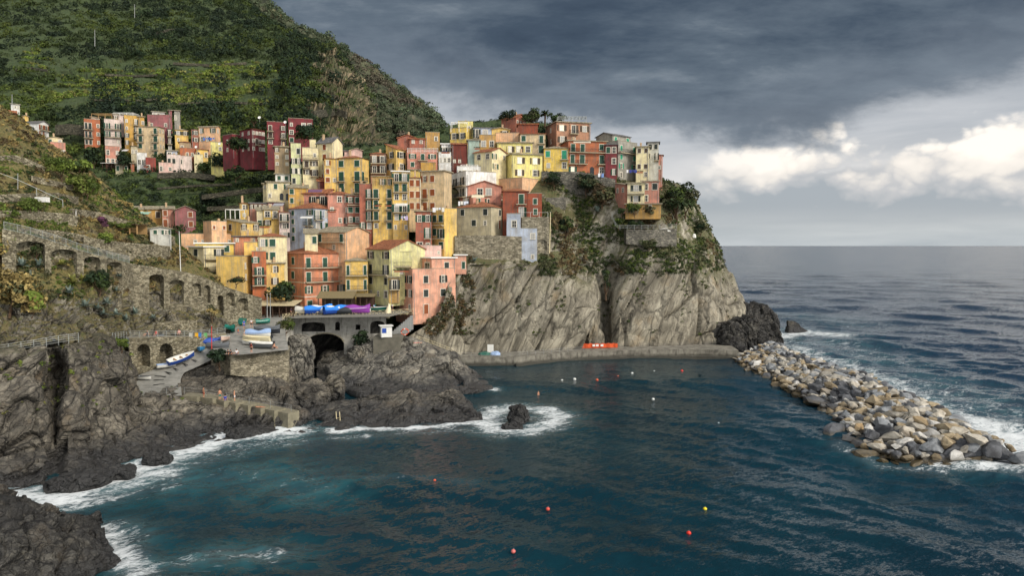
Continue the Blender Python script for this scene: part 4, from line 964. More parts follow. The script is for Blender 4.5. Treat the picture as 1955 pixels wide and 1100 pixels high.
# --- upper valley
VG='houses of the upper valley'
def v(*a,**k): k.setdefault('D',245); k.setdefault('group',VG); h('A',*a,**k)
v(685,685,850,215,420,'ora','terr','','DD.n/DD.n/cc.n','k','orange brown block with dark shutters and a roof pergola')
v(735,735,850,185,222,'sbr','flat:n','','GG','k','attic with dark glazing on the orange brown block',D=249)
v(848,848,1015,215,410,'wpk','terr','','d.d_/d.d_/..n','g','cream white house with two iron balconies in the valley')
v(915,915,1080,160,225,'wpk','flat:c','','w.w','d','white attic terrace above cream white house',D=249)
v(1010,1010,1155,185,420,'mus','terr','','n.d/n.d/w.d/w..','k','golden ochre house with a column of balconies')
v(1120,1120,1205,180,265,'mus','flat:n','','.n','k','golden ochre upper block beside the raspberry house',D=247)
v(1140,1290,1362,262,515,'bei','flat:n','D.D/D.D/c.D/..D','nn/nn/nn/n.','g','beige corner house with green shutters on two sides',D=241,yaw=46)
v(1230,1365,1418,185,285,'mau','terr','n.n','./.','d','raspberry pink house with white attic',yaw=50,D=247)
v(1230,1230,1370,140,190,'wht','flat:c','','oo.','k','white glazed attic on the raspberry house',D=250)
v(1365,1365,1418,130,200,'mau','flat:n','','..','d','raspberry stair tower beside bare concrete house',D=249)
v(1410,1410,1492,132,225,'gry','flat:n','','o..','k','bare grey concrete house at the valley top',D=250)
v(1358,1358,1418,280,405,'gwh','flat:n','','d/d','k','narrow grey white house with dark loggias',D=245)
v(1415,1415,1552,285,395,'yel','flat:n','','ww/n.','k','bright yellow valley house with dark shutters')
v(1548,1548,1642,282,395,'bri','flat:n','','w/w','k','brick red valley house between yellow and cream')
v(1635,1745,1808,262,395,'pch','gR:n','w.w/ww.','n/.','g','cream valley house with a low gable',yaw=40,pitch=.3)
v(855,855,1000,435,575,'pnk','terr','','o.n/ooo','k','peach pink house with white window frames below the big blocks',D=235)
v(1060,1060,1145,418,500,'gbg','flat:n','','nn','k','grey beige small house behind the blue white one',D=238)
v(1108,1108,1215,490,585,'wht','terr','','ow','k','blue white house with crenellated parapet',D=232)
v(1180,1180,1286,530,630,'red','terr','','o.','k','square dark red house beside the blue white house',D=230)
v(935,935,1062,565,635,'gbg','flat:n','','c.c','g','low grey house with green shutters',D=231)
v(1058,1058,1112,560,620,'ora','flat:n','','..','g','tiny orange house next to the low grey one',D=232)
v(1285,1285,1418,570,635,'ppk','terr','','o.n','k','pale pink cottage lowest in the valley group',D=228)
v(1350,1350,1485,505,575,'wpk','terr','','cc.','k','white house with two dark shutters above the pale pink cottage',D=231)
v(1348,1348,1460,455,510,'blu','flat:c','','G.','k','grey glazed veranda house in the valley',D=234)
v(1450,1450,1572,385,465,'tan','flat:n','','n.','k','tan house below the yellow valley house',D=240)
v(1455,1455,1640,450,520,'ora','terr','','.nno','k','long orange house with a white dish on the roof',D=236)
v(1590,1590,1705,445,525,'yel','flat:n','','c.o','k','yellow house at the end of the orange row',D=237)
v(1430,1430,1575,515,575,'wpk','terr','','o.','k','low whitish house under the orange row',D=233)
v(1570,1570,1665,505,560,'crm','terr','','..','k','low cream walled house beside garden shrubs',D=234)
v(1705,1705,1832,405,540,'lem','terr','','.n/..','k','lemon yellow stepped house left of the crimson house',D=222)
v(90,90,216,78,125,'wht','flat:c','','.no','k','white cube house alone on the hillside',D=262)
v(60,60,186,148,215,'pnk','gL:t','','.o.','d','house with faded pink tile roof behind the ridge',D=252,pitch=.6)
v(185,185,282,175,222,'yel','gR:n','','..','d','small yellow gable beside the faded pink roof',D=250,pitch=.4)
v(185,318,440,230,340,'wht','gR:s','.c.','dd_/d.','b','white chalet with slate roof and brown shutters',D=238,yaw=40,pitch=.45)
v(388,388,545,350,410,'crm','gR:n','','c.o','g','cream upper storey with awning by the white chalet',D=228,pitch=.2)
v(412,412,568,405,500,'pnk','terr','','d.n','b','salmon lower house below the cream storey',D=226)
# ------------------------------------------------------------------ walls with arches, quays, slipway, stairs
def lerp(tab,u): return float(np.interp(u,[a for a,_ in tab],[b for _,b in tab]))
def arch_wall(name,label,cat,D,top,bot,arches,mat,cap=.8,depth=1.2,trim=None,backmat=None,group=None,step=6.,parent=None):
    us=set(np.arange(D[0][0],D[-1][0],step))|{D[-1][0]}
    for a in arches:
        us|=set(np.linspace(a[0],a[1],13))
    for tb in (top,bot): us|={a for a,_ in tb if D[0][0]<=a<=D[-1][0]}
    us=sorted(us)
    def nrm(u):
        p=P(u-2,HOR,lerp(D,u-2)); q_=P(u+2,HOR,lerp(D,u+2)); d=(q_-p); n=Vector((-d.y,d.x,0)).normalized(); return n
    def fr(u,v,dep=0.): 
        p=P(u,v,lerp(D,u)); return p+nrm(u)*dep
    def arc(a,u):
        u0,u1,vc,vs,vf=a[:5]; t=(u-u0)/(u1-u0)*2-1; return vs-(vs-vc)*math.sqrt(max(0,1-t*t))
    b=MB()
    for ua,ub in zip(us[:-1],us[1:]):
        if ub-ua<1e-4: continue
        um=(ua+ub)/2
        hs=sorted([a for a in arches if a[0]<um<a[1]],key=lambda a:-a[4])
        cur=(lerp(bot,ua),lerp(bot,ub))
        def strip(lo,hi):
            if lo[0]-hi[0]>.05 or lo[1]-hi[1]>.05: b.add([fr(ua,lo[0]),fr(ub,lo[1]),fr(ub,hi[1]),fr(ua,hi[0])],[(0,1,2,3)],0)
        for a in hs:
            f=a[4]; fl=(min(f,lerp(bot,ua)),min(f,lerp(bot,ub))); strip(cur,fl)
            ar=(arc(a,ua),arc(a,ub)); dp=a[5] if len(a)>5 else depth
            b.add([fr(ua,ar[0]),fr(ub,ar[1]),fr(ub,ar[1],dp),fr(ua,ar[0],dp)],[(0,1,2,3)],1)
            b.add([fr(ua,fl[0],dp),fr(ub,fl[1],dp),fr(ub,ar[1],dp),fr(ua,ar[0],dp)],[(0,1,2,3)],1)
            b.add([fr(ua,fl[0]),fr(ub,fl[1]),fr(ub,fl[1],dp),fr(ua,fl[0],dp)],[(0,1,2,3)],1)
            cur=ar
        tp=(lerp(top,ua),lerp(top,ub)); strip(cur,tp)
        b.add([fr(ua,tp[0]),fr(ub,tp[1]),fr(ub,tp[1])+nrm(ub)*cap,fr(ua,tp[0])+nrm(ua)*cap],[(0,1,2,3)],2)
        if not arches: b.add([fr(ua,tp[0])+nrm(ua)*cap,fr(ub,tp[1])+nrm(ub)*cap,fr(ub,lerp(bot,ub))+nrm(ub)*cap,fr(ua,lerp(bot,ua))+nrm(ua)*cap],[(0,1,2,3)],0)
    for u in (us[0],us[-1]):
        b.add([fr(u,lerp(bot,u)),fr(u,lerp(top,u)),fr(u,lerp(top,u),0)+nrm(u)*cap,fr(u,lerp(bot,u))+nrm(u)*cap],[(0,1,2,3)],0)
    for a in arches:
        dp=a[5] if len(a)>5 else depth
        for u in (a[0],a[1]): b.add([fr(u,min(a[4],lerp(bot,u))),fr(u,a[3]),fr(u,a[3],dp),fr(u,min(a[4],lerp(bot,u)),dp)],[(0,1,2,3)],1)
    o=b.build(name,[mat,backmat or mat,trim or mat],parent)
    if not parent: tag(o,label,cat,group)
    return o
aD=[(4,97.8),(40,99.6),(130,104.6),(200,109.4),(255,117.8),(300,121.3),(350,124.8),(400,128.9),(440,132),(500,138)]
arch_wall('arcade_wall','long stone arcade wall carrying the sloping railed path, with eleven blind arches','wall',aD,
 [(4,437),(60,449),(110,464),(153,479),(200,491),(245,502),(320,514),(346,518),(384,527),(430,548),(500,569)],
 [(4,560),(40,540),(130,560),(200,590),(255,600),(300,618),(350,615),(400,625),(440,632),(500,640)],
 [(31,86,461,468,520,1.4),(98,147,476,484,530,1.4),(160,192,490,497,540,1.4),(204,233,500,507,545,1.2),(285,313,524,530,594,2.2),(324,351,534,540,580,1.3),(366,384,541,547,566,.8),(389,402,545,551,578,1.),(415,427,564,570,603,1.6),(431,448,559,566,584,1.),(455,474,569,576,594,1.3)],
 M['wall'],cap=3.2,trim=MATS['asphalt'])
sD=[(246,111.5),(300,115.4),(345,118.4),(386,121.3),(432,125)]
arch_wall('slipway_wall','stone retaining wall with two boat arches beside the slipway','wall',sD,[(246,646),(386,643),(432,637)],[(246,720),(300,705),(345,696),(386,676),(432,658)],
 [(262,287,657,670,700,2.6),(305,330,656,668,700,2.6)],M['wall'],cap=3.0,trim=MATS['concrete'])
def tD(v,z): return DZ(v,z)
jt=[(403,672),(440,679),(500,674),(551,668),(553,660)]
arch_wall('jetty_wall','rough stone jetty wall under the boat platform','wall',[(403,117.4),(440,112.6),(500,115.2),(551,118.6),(553,123)],jt,[(403,704),(430,716),(500,722),(551,742),(553,742)],[],M['wall3'],cap=.5,trim=MATS['concrete'])
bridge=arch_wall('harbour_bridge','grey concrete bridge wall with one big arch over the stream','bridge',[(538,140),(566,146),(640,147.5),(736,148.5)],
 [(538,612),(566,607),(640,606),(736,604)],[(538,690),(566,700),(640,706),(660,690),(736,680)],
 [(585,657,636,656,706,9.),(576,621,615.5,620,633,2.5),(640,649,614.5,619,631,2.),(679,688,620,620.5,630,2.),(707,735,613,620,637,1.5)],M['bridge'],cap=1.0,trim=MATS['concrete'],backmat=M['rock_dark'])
b=MB()   # pale trim along the big arch
ap=[P(u,656-20*math.sqrt(max(0,1-((u-621)/36)**2)),147.0) for u in np.linspace(585.5,656.5,25)]
for p,q_ in zip(ap[:-1],ap[1:]): b.bar(p,q_,.28,.25)
mobj('arch_trim',b.mesh('arch_trim',[MATS['concrete']]),bridge)
qD=[(800,150),(862,157.5),(930,158),(986,158.5),(1050,163),(1116,167),(1240,170),(1330,170.5),(1410,169)]
def zrow(tab,z): # pixel rows of a constant height along a wall
    out=[]
    for u,D in tab:
        y=None; q_=PZ(u,D,z); dz=z-CAMH; t=math.atan2(-dz,D)  # angle below horizontal
        yy=math.tan(-t+TH); out.append((u,CY-yy*F))
    return out
arch_wall('quay_wall','long low concrete quay at the foot of the cliff','quay',qD,zrow(qD,1.9),zrow(qD,-1.2),[],M['quay'],cap=9.,trim=M['quay'])
qD2=[(u,D-1.1) for u,D in qD[3:]]
arch_wall('quay_step','pale concrete footing step along the waterline of the quay','quay',qD2,zrow(qD2,.35),zrow(qD2,-1.2),[],M['quay'],cap=1.2,trim=M['quay'])
# base walls below the cliff houses
arch_wall('base_wall','tall rubble stone base under the grey beige house','wall',[(868,166.4),(930,165.9),(996,166.6)],[(868,450),(930,449),(996,452)],[(868,520),(930,512),(996,508)],[],M['wall3'],cap=5.)
arch_wall('base_buttress','rubble buttress wall with blocked arch right of the white tower','wall',[(996,171),(1048,172)],[(996,414),(1048,414)],[(996,520),(1048,515)],[(1028,1044,458,462,478,.5)],M['wall3'],cap=8.)
arch_wall('terrace_wall','grey garden terrace wall under the pink villa','wall',[(1196,177.2),(1240,178),(1292,181.5)],[(1196,438),(1240,438),(1292,436)],[(1196,466),(1240,470),(1292,472)],[],M['wall2'],cap=6.)
arch_wall('terrace_wall','bushy terrace wall under the yellow and orange headland houses','wall',[(1034,184),(1110,184.5),(1175,187)],[(1034,327),(1110,328),(1175,342)],[(1034,372),(1110,372),(1175,380)],[],M['wall2'],cap=5.)
arch_wall('terrace_wall','short wall stub with arch stones left of the cliff garden','wall',[(1042,180),(1080,181)],[(1042,378),(1080,376)],[(1042,400),(1080,400)],[],M['wall2'],cap=3.)
# dry stone terrace walls on the near slope and in the valley
TW=[([(-20,300),(30,296),(60,306),(85,318)],14,118,'dry stone terrace wall high on the near slope by the grassy edge'),
 ([(-20,372),(40,370),(110,368),(150,376)],15,112.5,'dry stone terrace wall above the white box'),
 ([(-20,402),(60,402),(130,408),(148,412)],22,110.5,'dark dry stone wall between white box and path'),
 ([(140,398),(190,405),(240,420),(300,440),(330,452)],16,131,'pale curved stone wall topping the garden with the vine pergola'),
 ([(45,436),(110,440),(160,448),(205,470),(255,486)],14,113.5,'rough stone wall right behind the sloping railing'),
 ([(160,452),(230,462),(325,470)],30,120,'tall stone wall below the pergola garden'),
 ([(60,335),(110,346),(140,352)],12,117.5,'low wall of pale stones among bushes'),
 ([(300,330),(360,328),(410,334)],11,222,'valley terrace wall under pale pink cottage'),
 ([(300,358),(380,352),(440,350)],4,211,'thin dry wall edging valley lawn'),
 ([(385,372),(460,362),(520,355)],9,196,'long dark terrace wall left of the cream arched house'),
 ([(395,395),(450,392),(510,392)],8,188,'lower dark terrace wall left of the pink row'),
 ([(165,150),(185,153),(205,150)],6,322,'pale stone hut wall among the vine terraces'),
 ([(330,118),(400,122),(470,118)],5,366,'long thin terrace wall under dark trees'),
 ([(180,188),(260,190),(330,186)],4,292,'brown terrace wall above the vine rows on the left'),
 ([(300,60),(330,54),(365,56)],5,455,'isolated pale terrace wall high on the spur'),
 ([(200,140),(250,143),(300,141)],4,336,'terrace wall through the middle of the vineyard'),
 ([(340,196),(420,192),(500,196)],4,284,'terrace wall above the yellow valley houses'),
 ([(30,132),(60,128),(90,132)],5,352,'faint terrace wall on the far left hillside'),
 ([(600,212),(640,206),(660,212)],14,292,'tan retaining wall at the foot of the crag'),
 ([(105,238),(135,236),(162,240)],20,250,'grey retaining wall behind white chalet'),
 ([(300,618),(345,613),(376,612),(378,614)],22,113.6,'pale patched stone wall above the slipway path')]
for pts,hgt,D0,lab in TW:
    Dt=[(u,D0+(.045*(u-pts[0][0]) if D0<140 and D0!=113.6 else 0)) for u,_ in pts]
    if D0<140 and D0!=113.6: Dt=[(u,(surfD('terraced_slope',u,v_+hgt*.5) or D0)-.7) for u,v_ in pts]
    elif D0>260: Dt=[(u,(surfD('green_hill',u,v_+hgt*.5) or D0)-1.2) for u,v_ in pts]
    if D0==113.6: Dt=[(300,118.6),(345,121.2),(376,123.5),(378,126)]
    arch_wall('dry_stone_wall',lab,'wall',Dt,pts,[(u,v_+hgt) for u,v_ in pts],[],M['wall'] if D0<180 else M['wall4'],cap=1.2,group='dry stone terrace walls')
# ------------------------------------------------------------------ slipway, platform, plaza (ground surfaces)
def ground(name,rows,mat,nu=60,nv=60,amp=.03):
    G=grid([[SEA(uL+(uR-uL)*t,v_ if not isinstance(v_,(list,tuple)) else float(np.interp(t,np.linspace(0,1,len(v_)),v_)),z) for t in np.linspace(0,1,7)] for uL,uR,v_,z in rows],nu,nv)
    p=G.reshape(-1,3).copy(); p[:,2]+=amp*perlin(p*.8,3)
    o=mobj(name,npmesh(name,p,gfaces(nv,nu),[mat],smooth=True)); tag(o,kind='structure'); return o
m_=NT('slipway concrete'); P_=m_.geo().outputs['Position']
c=m_.ramp(m_.noise(P_,.8,6,.65),[(.3,(.17,.17,.155)),(.6,(.29,.285,.26))]); c=m_.mix(m_.ramp(m_.noise(m_.mapping(P_,(.3,2,2)),1.2,6,.7),[(.5,0.),(.7,.5)]),c,(.16,.15,.13))
m_.col(c); m_.rough(.9); m_.bump(m_.noise(P_,6,4),.2,.05); M['slip']=m_.mat
ground('slipway',[(252,347,[756,755,756],4.7),(254,346,740,5.2),(258,345,725,5.9),(266,352,712,6.6),(290,378,700,7.3),(330,402,688,8.0),(365,412,676,8.9),(398,440,664,9.7),(405,460,655,10.3)],M['slip'])
ground('boat_platform',[(403,551,[672,679,676,672,668],10.),(404,549,657,10.5),(418,546,645,11.),(424,545,634,11.6),(428,545,622,12.2),(430,552,612,12.7),(440,575,604,13.0),(450,585,596,13.15)],M['slip'])
ground('plaza',[(545,744,[608,606,605],12.98),(540,772,598,13.1),(540,830,588,13.2),(540,840,580,13.25)],MATS['asphalt'])
# slots in the slipway
b=MB()
for (x0,y0,x1,y1) in ((362,686,376,689),(345,693,358,697),(327,702,340,706),(310,709,327,713),(296,718,317,719),(293,726,313,725),(293,735,314,733)):
    z0=float(np.interp((y0+y1)/2,[676,688,700,712,725,740],[8.9,8.0,7.3,6.6,5.9,5.2]))+.03
    b.bar(SEA(x0,y0,z0),SEA(x1,y1,z0),.22,.06)
sl=b.build('slipway_slots',[MATS['rail dark']]); tag(sl,kind='structure')
# stairs down to the water
st=empty('harbour_stair',SEA(345,756,4.6)); tag(st,'pale concrete steps descending right from the slipway foot','stairs')
pts=[(346,755),(378,757),(408,761),(430,766),(452,770),(476,774),(500,779),(526,784),(552,789)]; zs=[4.7,4.6,4.35,4.05,3.75,3.45,3.15,2.85,2.6]
for i in range(8):
    (ua,va),(ub,vb)=pts[i],pts[i+1]; z=zs[i+1]; p=SEA(ua,va,z); q_=SEA(ub,vb,z); d=(q_-p); d.z=0; L=d.length; an=math.atan2(d.y,d.x)
    bb=MB(); bb.box(0,L+.02,-.25,1.9,-2.8,.0); o=bb.build('step',[MATS['step concrete']]); o.parent=st; o.location=Vector((p.x,p.y,z))-st.location; o.rotation_euler=(0,0,an)
# blue grey ramp and ledge by the kiosk
b=MB(); 
for i in range(9): 
    p=P(752+i*4.2,632-i*3.6,147+.25*i); b.box(p.x-.3,p.x+.3,p.y-.7,p.y+.7,p.z-3,p.z)
o=b.build('stair_ramp',[MATS['rail grey']]); tag(o,'blue grey stair ramp rising from kiosk ledge to plaza','stairs')
p=P(735,642,143); b=MB(); b.box(p.x-2.2,p.x+3.4,p.y-1.6,p.y+6,p.z-7,p.z); o=b.build('kiosk_ledge',[MATS['concrete dark']]); tag(o,'concrete ledge with ivy carrying the white kiosk','ledge')
KZ=p.z
# ------------------------------------------------------------------ railings
def railing(name,label,cat,pts,h,spacing,mat,style='bars',rails=3,group=None,tk=.04):
    """pts: world points along the foot"""
    E=empty(name,pts[0]); tag(E,label,cat,group); o0=Vector(pts[0])
    P_=[Vector(p)-o0 for p in pts]; seg=[(a,b,(b-a).length) for a,b in zip(P_[:-1],P_[1:])]; L=sum(s[2] for s in seg)
    def at(s):
        for a,b,l in seg:
            if s<=l+1e-6: return a.lerp(b,s/l if l>0 else 0)
            s-=l
        return seg[-1][1]
    n=max(1,round(L/spacing)); pp=[at(L*i/n) for i in range(n+1)]; up=Vector((0,0,1))
    pw=.055
    for p in pp:
        bb=MB(); bb.box(-pw/2,pw/2,-pw/2,pw/2,-.15,h+.04); o=bb.build('post',[mat],E); o.location=p
    fine=[at(L*i/(n*3)) for i in range(n*3+1)]
    zs={'bars':[.12,h],'rails':[h*(k+1)/rails for k in range(rails)],'x':[h-.05,.15]}[style]
    for z in zs:
        b=MB()
        for a,c in zip(fine[:-1],fine[1:]): b.bar(a+up*z,c+up*z,tk,tk)
        b.build('rail',[mat],E)
    if style=='bars':
        b=MB(); k=max(2,int(spacing/.16))
        for a,c in zip(pp[:-1],pp[1:]):
            for i in range(1,k): q_=a.lerp(c,i/k); b.bar(q_+up*.12,q_+up*h,.022)
        b.build('balusters',[mat],E)
    if style=='x':
        b=MB()
        for a,c in zip(pp[:-1],pp[1:]): b.bar(a+up*.15,c+up*(h-.05),.07,.05); b.bar(a+up*(h-.05),c+up*.15,.07,.05)
        b.build('cross_braces',[mat],E)
    return E
RGY=MATS['rail grey']; plain('rail pale',(158,162,158),.5,.1,.08); RP=MATS['rail pale']; plain('rail cream',(214,200,160),.7); RC=MATS['rail cream']
railing('path_railing','pale grey railing along the sloping arcade path','railing',[P(u,lerp([(8,438),(60,449),(110,464),(153,479),(200,491),(247,502)],u)+.5,lerp(aD,u)+.25) for u in (8,60,110,153,200,247)],1.15,1.7,RP)
railing('path_railing','white wire railing of the lower left cliff path','railing',[P(u,v,D) for u,v,D in ((-30,682,87.6),(20,673,88.2),(60,667,89),(110,658,91.2),(150,652,94))],1.15,1.45,RP,'rails',4)
railing('path_railing','railing with hanging towels on top of the slipway wall','railing',[P(u,v,D+.2) for u,v,D in ((215,650,103),(246,646,111.5),(300,645,115.4),(345,644,118.4),(386,643,121.3),(430,637,124.8))],1.15,1.5,RP,'rails',4)
railing('bridge_fence','cream timber fence with crossed braces along the harbour bridge','fence',[P(u,v,D-.05) for u,v,D in ((540,612,140.2),(566,607,146),(640,606,147.5),(700,605,148.1),(760,602,149),(790,600,150))],1.3,1.45,RC,'x')
railing('quay_railing','thin quay railing below the slab cliff','railing',[PZ(u,D+.4,1.95) for u,D in qD[1:6]],1.05,2.2,RGY,'rails',2)
railing('quay_railing','rope railing sloping from kiosk to the quay','railing',[P(u,v,D) for u,v,D in ((800,652,149),(830,662,153),(866,676,157.5))],1.05,2.2,RC,'rails',2)
railing('stair_railing','drooping rope rail beside the bathing steps','railing',[SEA(u,v,z)+Vector((0,1.0,0)) for (u,v),z in zip(pts,zs)],1.0,3.4,RGY,'rails',2,None,.025)
railing('villa_railing','grey railing of the garden terrace under the pink villa','railing',[P(u,v,D) for u,v,D in ((1168,418,176.5),(1178,438,175.8),(1230,438,176.5),(1292,436,181.5))],1.1,2.,RP,'rails',3)
railing('villa_railing','stepped grey stair railing on the left of the pink villa','railing',[P(u,v,D) for u,v,D in ((1168,414,177),(1183,406,177.5),(1218,408,177.6))],1.1,1.6,RP,'rails',4)
railing('cliff_fence','wire fence with leaning posts on the headland brow','fence',[P(u,v,D) for u,v,D in ((1218,541,180.2),(1255,533,182.6),(1300,524,185),(1335,515,188))],1.3,4.5,RGY,'rails',3)
railing('cliff_fence','pipe and rail line across the headland scrub','fence',[P(u,v,D) for u,v,D in ((1050,482,176.5),(1110,482,180),(1180,478,184.5))],.6,4.,RC,'rails',1)
railing('slipway_railing','thin rail across the foot of the slipway','railing',[SEA(u,754,4.75) for u in (262,290,318,346)],1.05,2.2,RGY,'rails',3)
def handrail(label,pts):
    b=MB(); W0=[P(*p) for p in pts]
    for a,c in zip(W0[:-1],W0[1:]): b.bar(a+Vector((0,0,.9)),c+Vector((0,0,.9)),.07)
    E=b.build('garden_rail',[RP]); 
    for p in W0[::2]: 
        bb=MB(); bb.box(-.04,.04,-.04,.04,-.3,.95); o=bb.build('post',[RP]); o.parent=E; o.location=p
    tag(E,label,'railing')
handrail('long pale handrail crossing the upper near slope',[(-20,334,109),(30,352,110),(70,370,111.5),(100,384,113),(120,392,114)])
handrail('short handrail on the stone garden wall',[(150,405,129.5),(200,417,132),(240,430,135)])
# ------------------------------------------------------------------ poles, lamps, masts
def pole(label,u,v0,v1,D,r=.09,lamp=False,cat='pole',name='pole',mat=None,lean=0.):
    p=P(u,v1,D); q_=P(u+lean,v0,D); E=empty(name,p); tag(E,label,cat)
    b=MB(); b.tube([(0,0,-.5),((q_-p).x,0,(q_-p).z)],[r*1.2,r*.75],8); b.build('shaft',[mat or RGY],E)
    b=MB(); t=q_-p
    if lamp: b.lathe([(.0,.15),(.28,.12),(.2,-.1),(.0,-.14)],10,0,Matrix.Translation(t+Vector((.3,0,0)))); b.bar(t,t+Vector((.35,0,.1)),.06); b.build('lamp_head',[MATS['white paint']],E)
    else: b.lathe([(.0,.1),(r*1.3,.05),(r*1.3,-.05),(0,-.05)],8,0,Matrix.Translation(t)); b.build('cap',[RGY],E)
    return E
WP=MATS['white paint']
pole('tall white flagpole beside modern cream house',345,442,518,127,.06,mat=WP,lean=-3)
pole('grey steel mast left of restaurant canopy',510,562,612,141,.11)
pole('second grey mast touching the first by the restaurant canopy',516,560,611,141.5,.09)
pole('thin post on the near slope beside the handrail',34,332,373,112,.06); pole('thin white pipe standing by the pale garden wall',145,402,422,116,.07,mat=WP)
pole('distant power pole high on dark hillside',181,56,86,330,.13); pole('second distant power pole higher up the spur',257,8,32,450,.16); pole('antenna mast behind the white cube house',23,180,197,258,.12)
pole('rock climbers white marker post on headland brow',1218,525,541,180,.09,mat=WP)
pole('leaning drain pipe down from the white tower corner',1049,405,480,171,.12,mat=RC,lean=2)
pole('striped red and yellow boat mast beside blue covered boat',404,622,668,116.5,.07,mat=plain('red paint',(196,52,40),.6))
# ------------------------------------------------------------------ boats
def tint(nm,rgb,r=.5): return plain('paint '+nm,rgb,r,0,.08)
BC={'red':(178,48,42),'tarp':(40,128,226),'blue':(28,72,160),'sky':(58,148,206),'white':(222,222,216),'pink':(214,186,170),'green':(22,92,78),'cream':(222,212,176),'grey':(96,100,104),'dark':(42,46,52),'purple':(140,64,160),'lblue':(150,176,214),'teal':(28,120,106),'wood':(150,108,62)}
def boat(label,u,v,z,L,hd,hull,inner='white',cover=None,roll=0.,pitch=0.,motor=False,infl=False):
    p=SEA(u,v,z); E=empty('rowing_boat' if not infl else 'inflatable_boat',p,rad(hd)); E.rotation_euler=(rad(roll),rad(pitch),rad(hd)); tag(E,label,'boat','boats hauled ashore')
    W=L*.36; H=L*.17+.12; N=11; K=7
    def st(t):  # t 0 stern .. 1 bow
        w=W/2*(.72+.9*t-1.62*t**3)*(1 if t<.98 else .25); w=W/2*max(.03,(math.sin(math.pi*(.25+.75*t)))**.75 if t<1 else .03)
        return w,H*(1+.45*max(0,t-.35)**1.6), H*.28*max(0,t-.55)**2*3
    V_=[];Fc=[]
    for i in range(N):
        t=i/(N-1); w,hh,k0=st(t); x=(t-.5)*L
        for j in range(K):
            a=math.pi*j/(K-1); y=-w*math.cos(a); zz=k0+(hh-k0)*(1-math.sin(a)**.65); V_.append((x,y,zz))
    for i in range(N-1):
        for j in range(K-1): a=i*K+j; Fc.append((a,a+1,a+K+1,a+K))
    b=MB(); b.add(V_,Fc,0); b.add([V_[j] for j in range(K)],[tuple(range(K-1,-1,-1))],0)
    b.build('hull',[tint(hull,BC[hull])],E,True)
    b=MB()   # gunwale
    rim=[Vector(V_[i*K]) for i in range(N)]+[Vector(V_[i*K+K-1]) for i in range(N-1,-1,-1)]
    rr=.16 if infl else .05
    b.tube(rim+[rim[0]],rr,6); b.build('gunwale',[tint('white' if infl else inner,BC['white' if infl else inner])],E,True)
    if cover:
        b=MB(); C_=[]; Fs=[]
        for i in range(N):
            t=i/(N-1); w,hh,_=st(t); x=(t-.5)*L*1.03
            for j in range(7):
                s=j/6*2-1; zz=hh+.05+(1-s*s)*(.55+.22*math.sin(t*9+hd))*L*.17-(.25 if abs(s)>.99 else 0); C_.append((x,s*(w+.07),zz))
        for i in range(N-1):
            for j in range(6): a=i*7+j; Fs.append((a,a+1,a+8,a+7))
        b.add(C_,Fs,0); b.build('cover',[tint(cover,BC[cover],.75)],E,True)
    else:
        b=MB(); I=[]; Fs=[]
        for i in range(N):
            t=i/(N-1); w,hh,k0=st(t); x=(t-.5)*L*.96; I+= [(x,-w*.92,hh-.03),(x,-w*.7,hh*.45),(x,w*.7,hh*.45),(x,w*.92,hh-.03)]
        for i in range(N-1):
            for j in range(3): a=i*4+j; Fs.append((a,a+4,a+5,a+1))
        b.add(I,Fs,0); b.build('deck',[tint(inner,BC[inner])],E)
        for t in (.28,.52,.74):
            w,hh,_=st(t); bb=MB(); x=(t-.5)*L; bb.box(x-.12,x+.12,-w*.9,w*.9,hh*.72,hh*.72+.05); bb.build('bench',[tint('wood' if inner!='wood' else 'white',BC['wood' if inner!='wood' else 'white'])],E)
    if motor:
        b=MB(); x=-L/2-.2; b.box(x-.2,x+.15,-.16,.16,H*.8,H*.8+.5); b.box(x-.08,x+.05,-.05,.05,-.1,H*.8); b.build('outboard_motor',[tint('dark',BC['dark'])],E)
    return E
boat('blue rowing boat with white deck lying on the slipway slope',347,690,8.1,4.6,52,'blue','white',None,14,-12)
boat('bright sky blue boat standing bow first above the blue one',384,671,9.2,3.6,-70,'sky','sky',None,4,-4)
boat('blue boat with taut blue cover beside striped mast',405,657,10.2,3.6,30,'blue','blue','blue',8)
boat('pinkish white open boat with its bow toward the viewer',428,651,10.9,3.9,-82,'pink','white',None,0,-4)
boat('small white dinghy parked at the slipway foot',276,725,5.95,2.5,-12,'white','grey')
boat('boat under long dark green tarpaulin at the wall foot',437,634,11.6,4.2,-38,'green','green','teal')
boat('second green tarpaulin boat behind the first one',450,621,12.3,4.6,-10,'teal','green','green')
boat('flat grey covered boat beside the sky blue boat',417,667,10.,4.,-8,'grey','grey','grey')
boat('pale blue covered boat on the platform edge',494,644,11.2,4.6,-6,'white','lblue','lblue')
boat('cream open motor boat on the platform',490,654,10.8,5.2,174,'cream','cream',None,0,0,True)
boat('light grey inflatable boat nearest the platform wall',498,664,10.4,4.2,176,'grey','white',None,0,0,True,True)
boat('boat under a dark grey tarpaulin behind the pale blue one',512,637,11.6,5.,-14,'dark','dark','grey',0,0,True)
boat('small boat under a sea green cover near restaurant canopy',502,618,12.5,2.6,20,'green','white','teal')
boat('royal blue boat in front of the restaurant canopy',476,609,12.8,4.,4,'blue','wood')
boat('white covered boat at the left end of the plaza row',590,599.2,13.2,5.6,8,'white','white','white')
boat('blue tarpaulin boat second in the plaza row',608,599.2,13.2,5.8,25,'blue','blue','tarp')
boat('pale boat with bundled covers in the middle of the plaza row',626,599.2,13.2,5.4,-10,'lblue','white','white')
boat('high peaked blue tarpaulin boat beside dark covered boat',643,599.2,13.2,5.8,40,'blue','blue','tarp')
boat('dark covered boat between blue and purple boats',660,599.2,13.2,4.2,10,'dark','dark','dark')
boat('purple covered boat at the right end of the plaza row',681,598.6,13.2,6.,-8,'purple','white','purple')
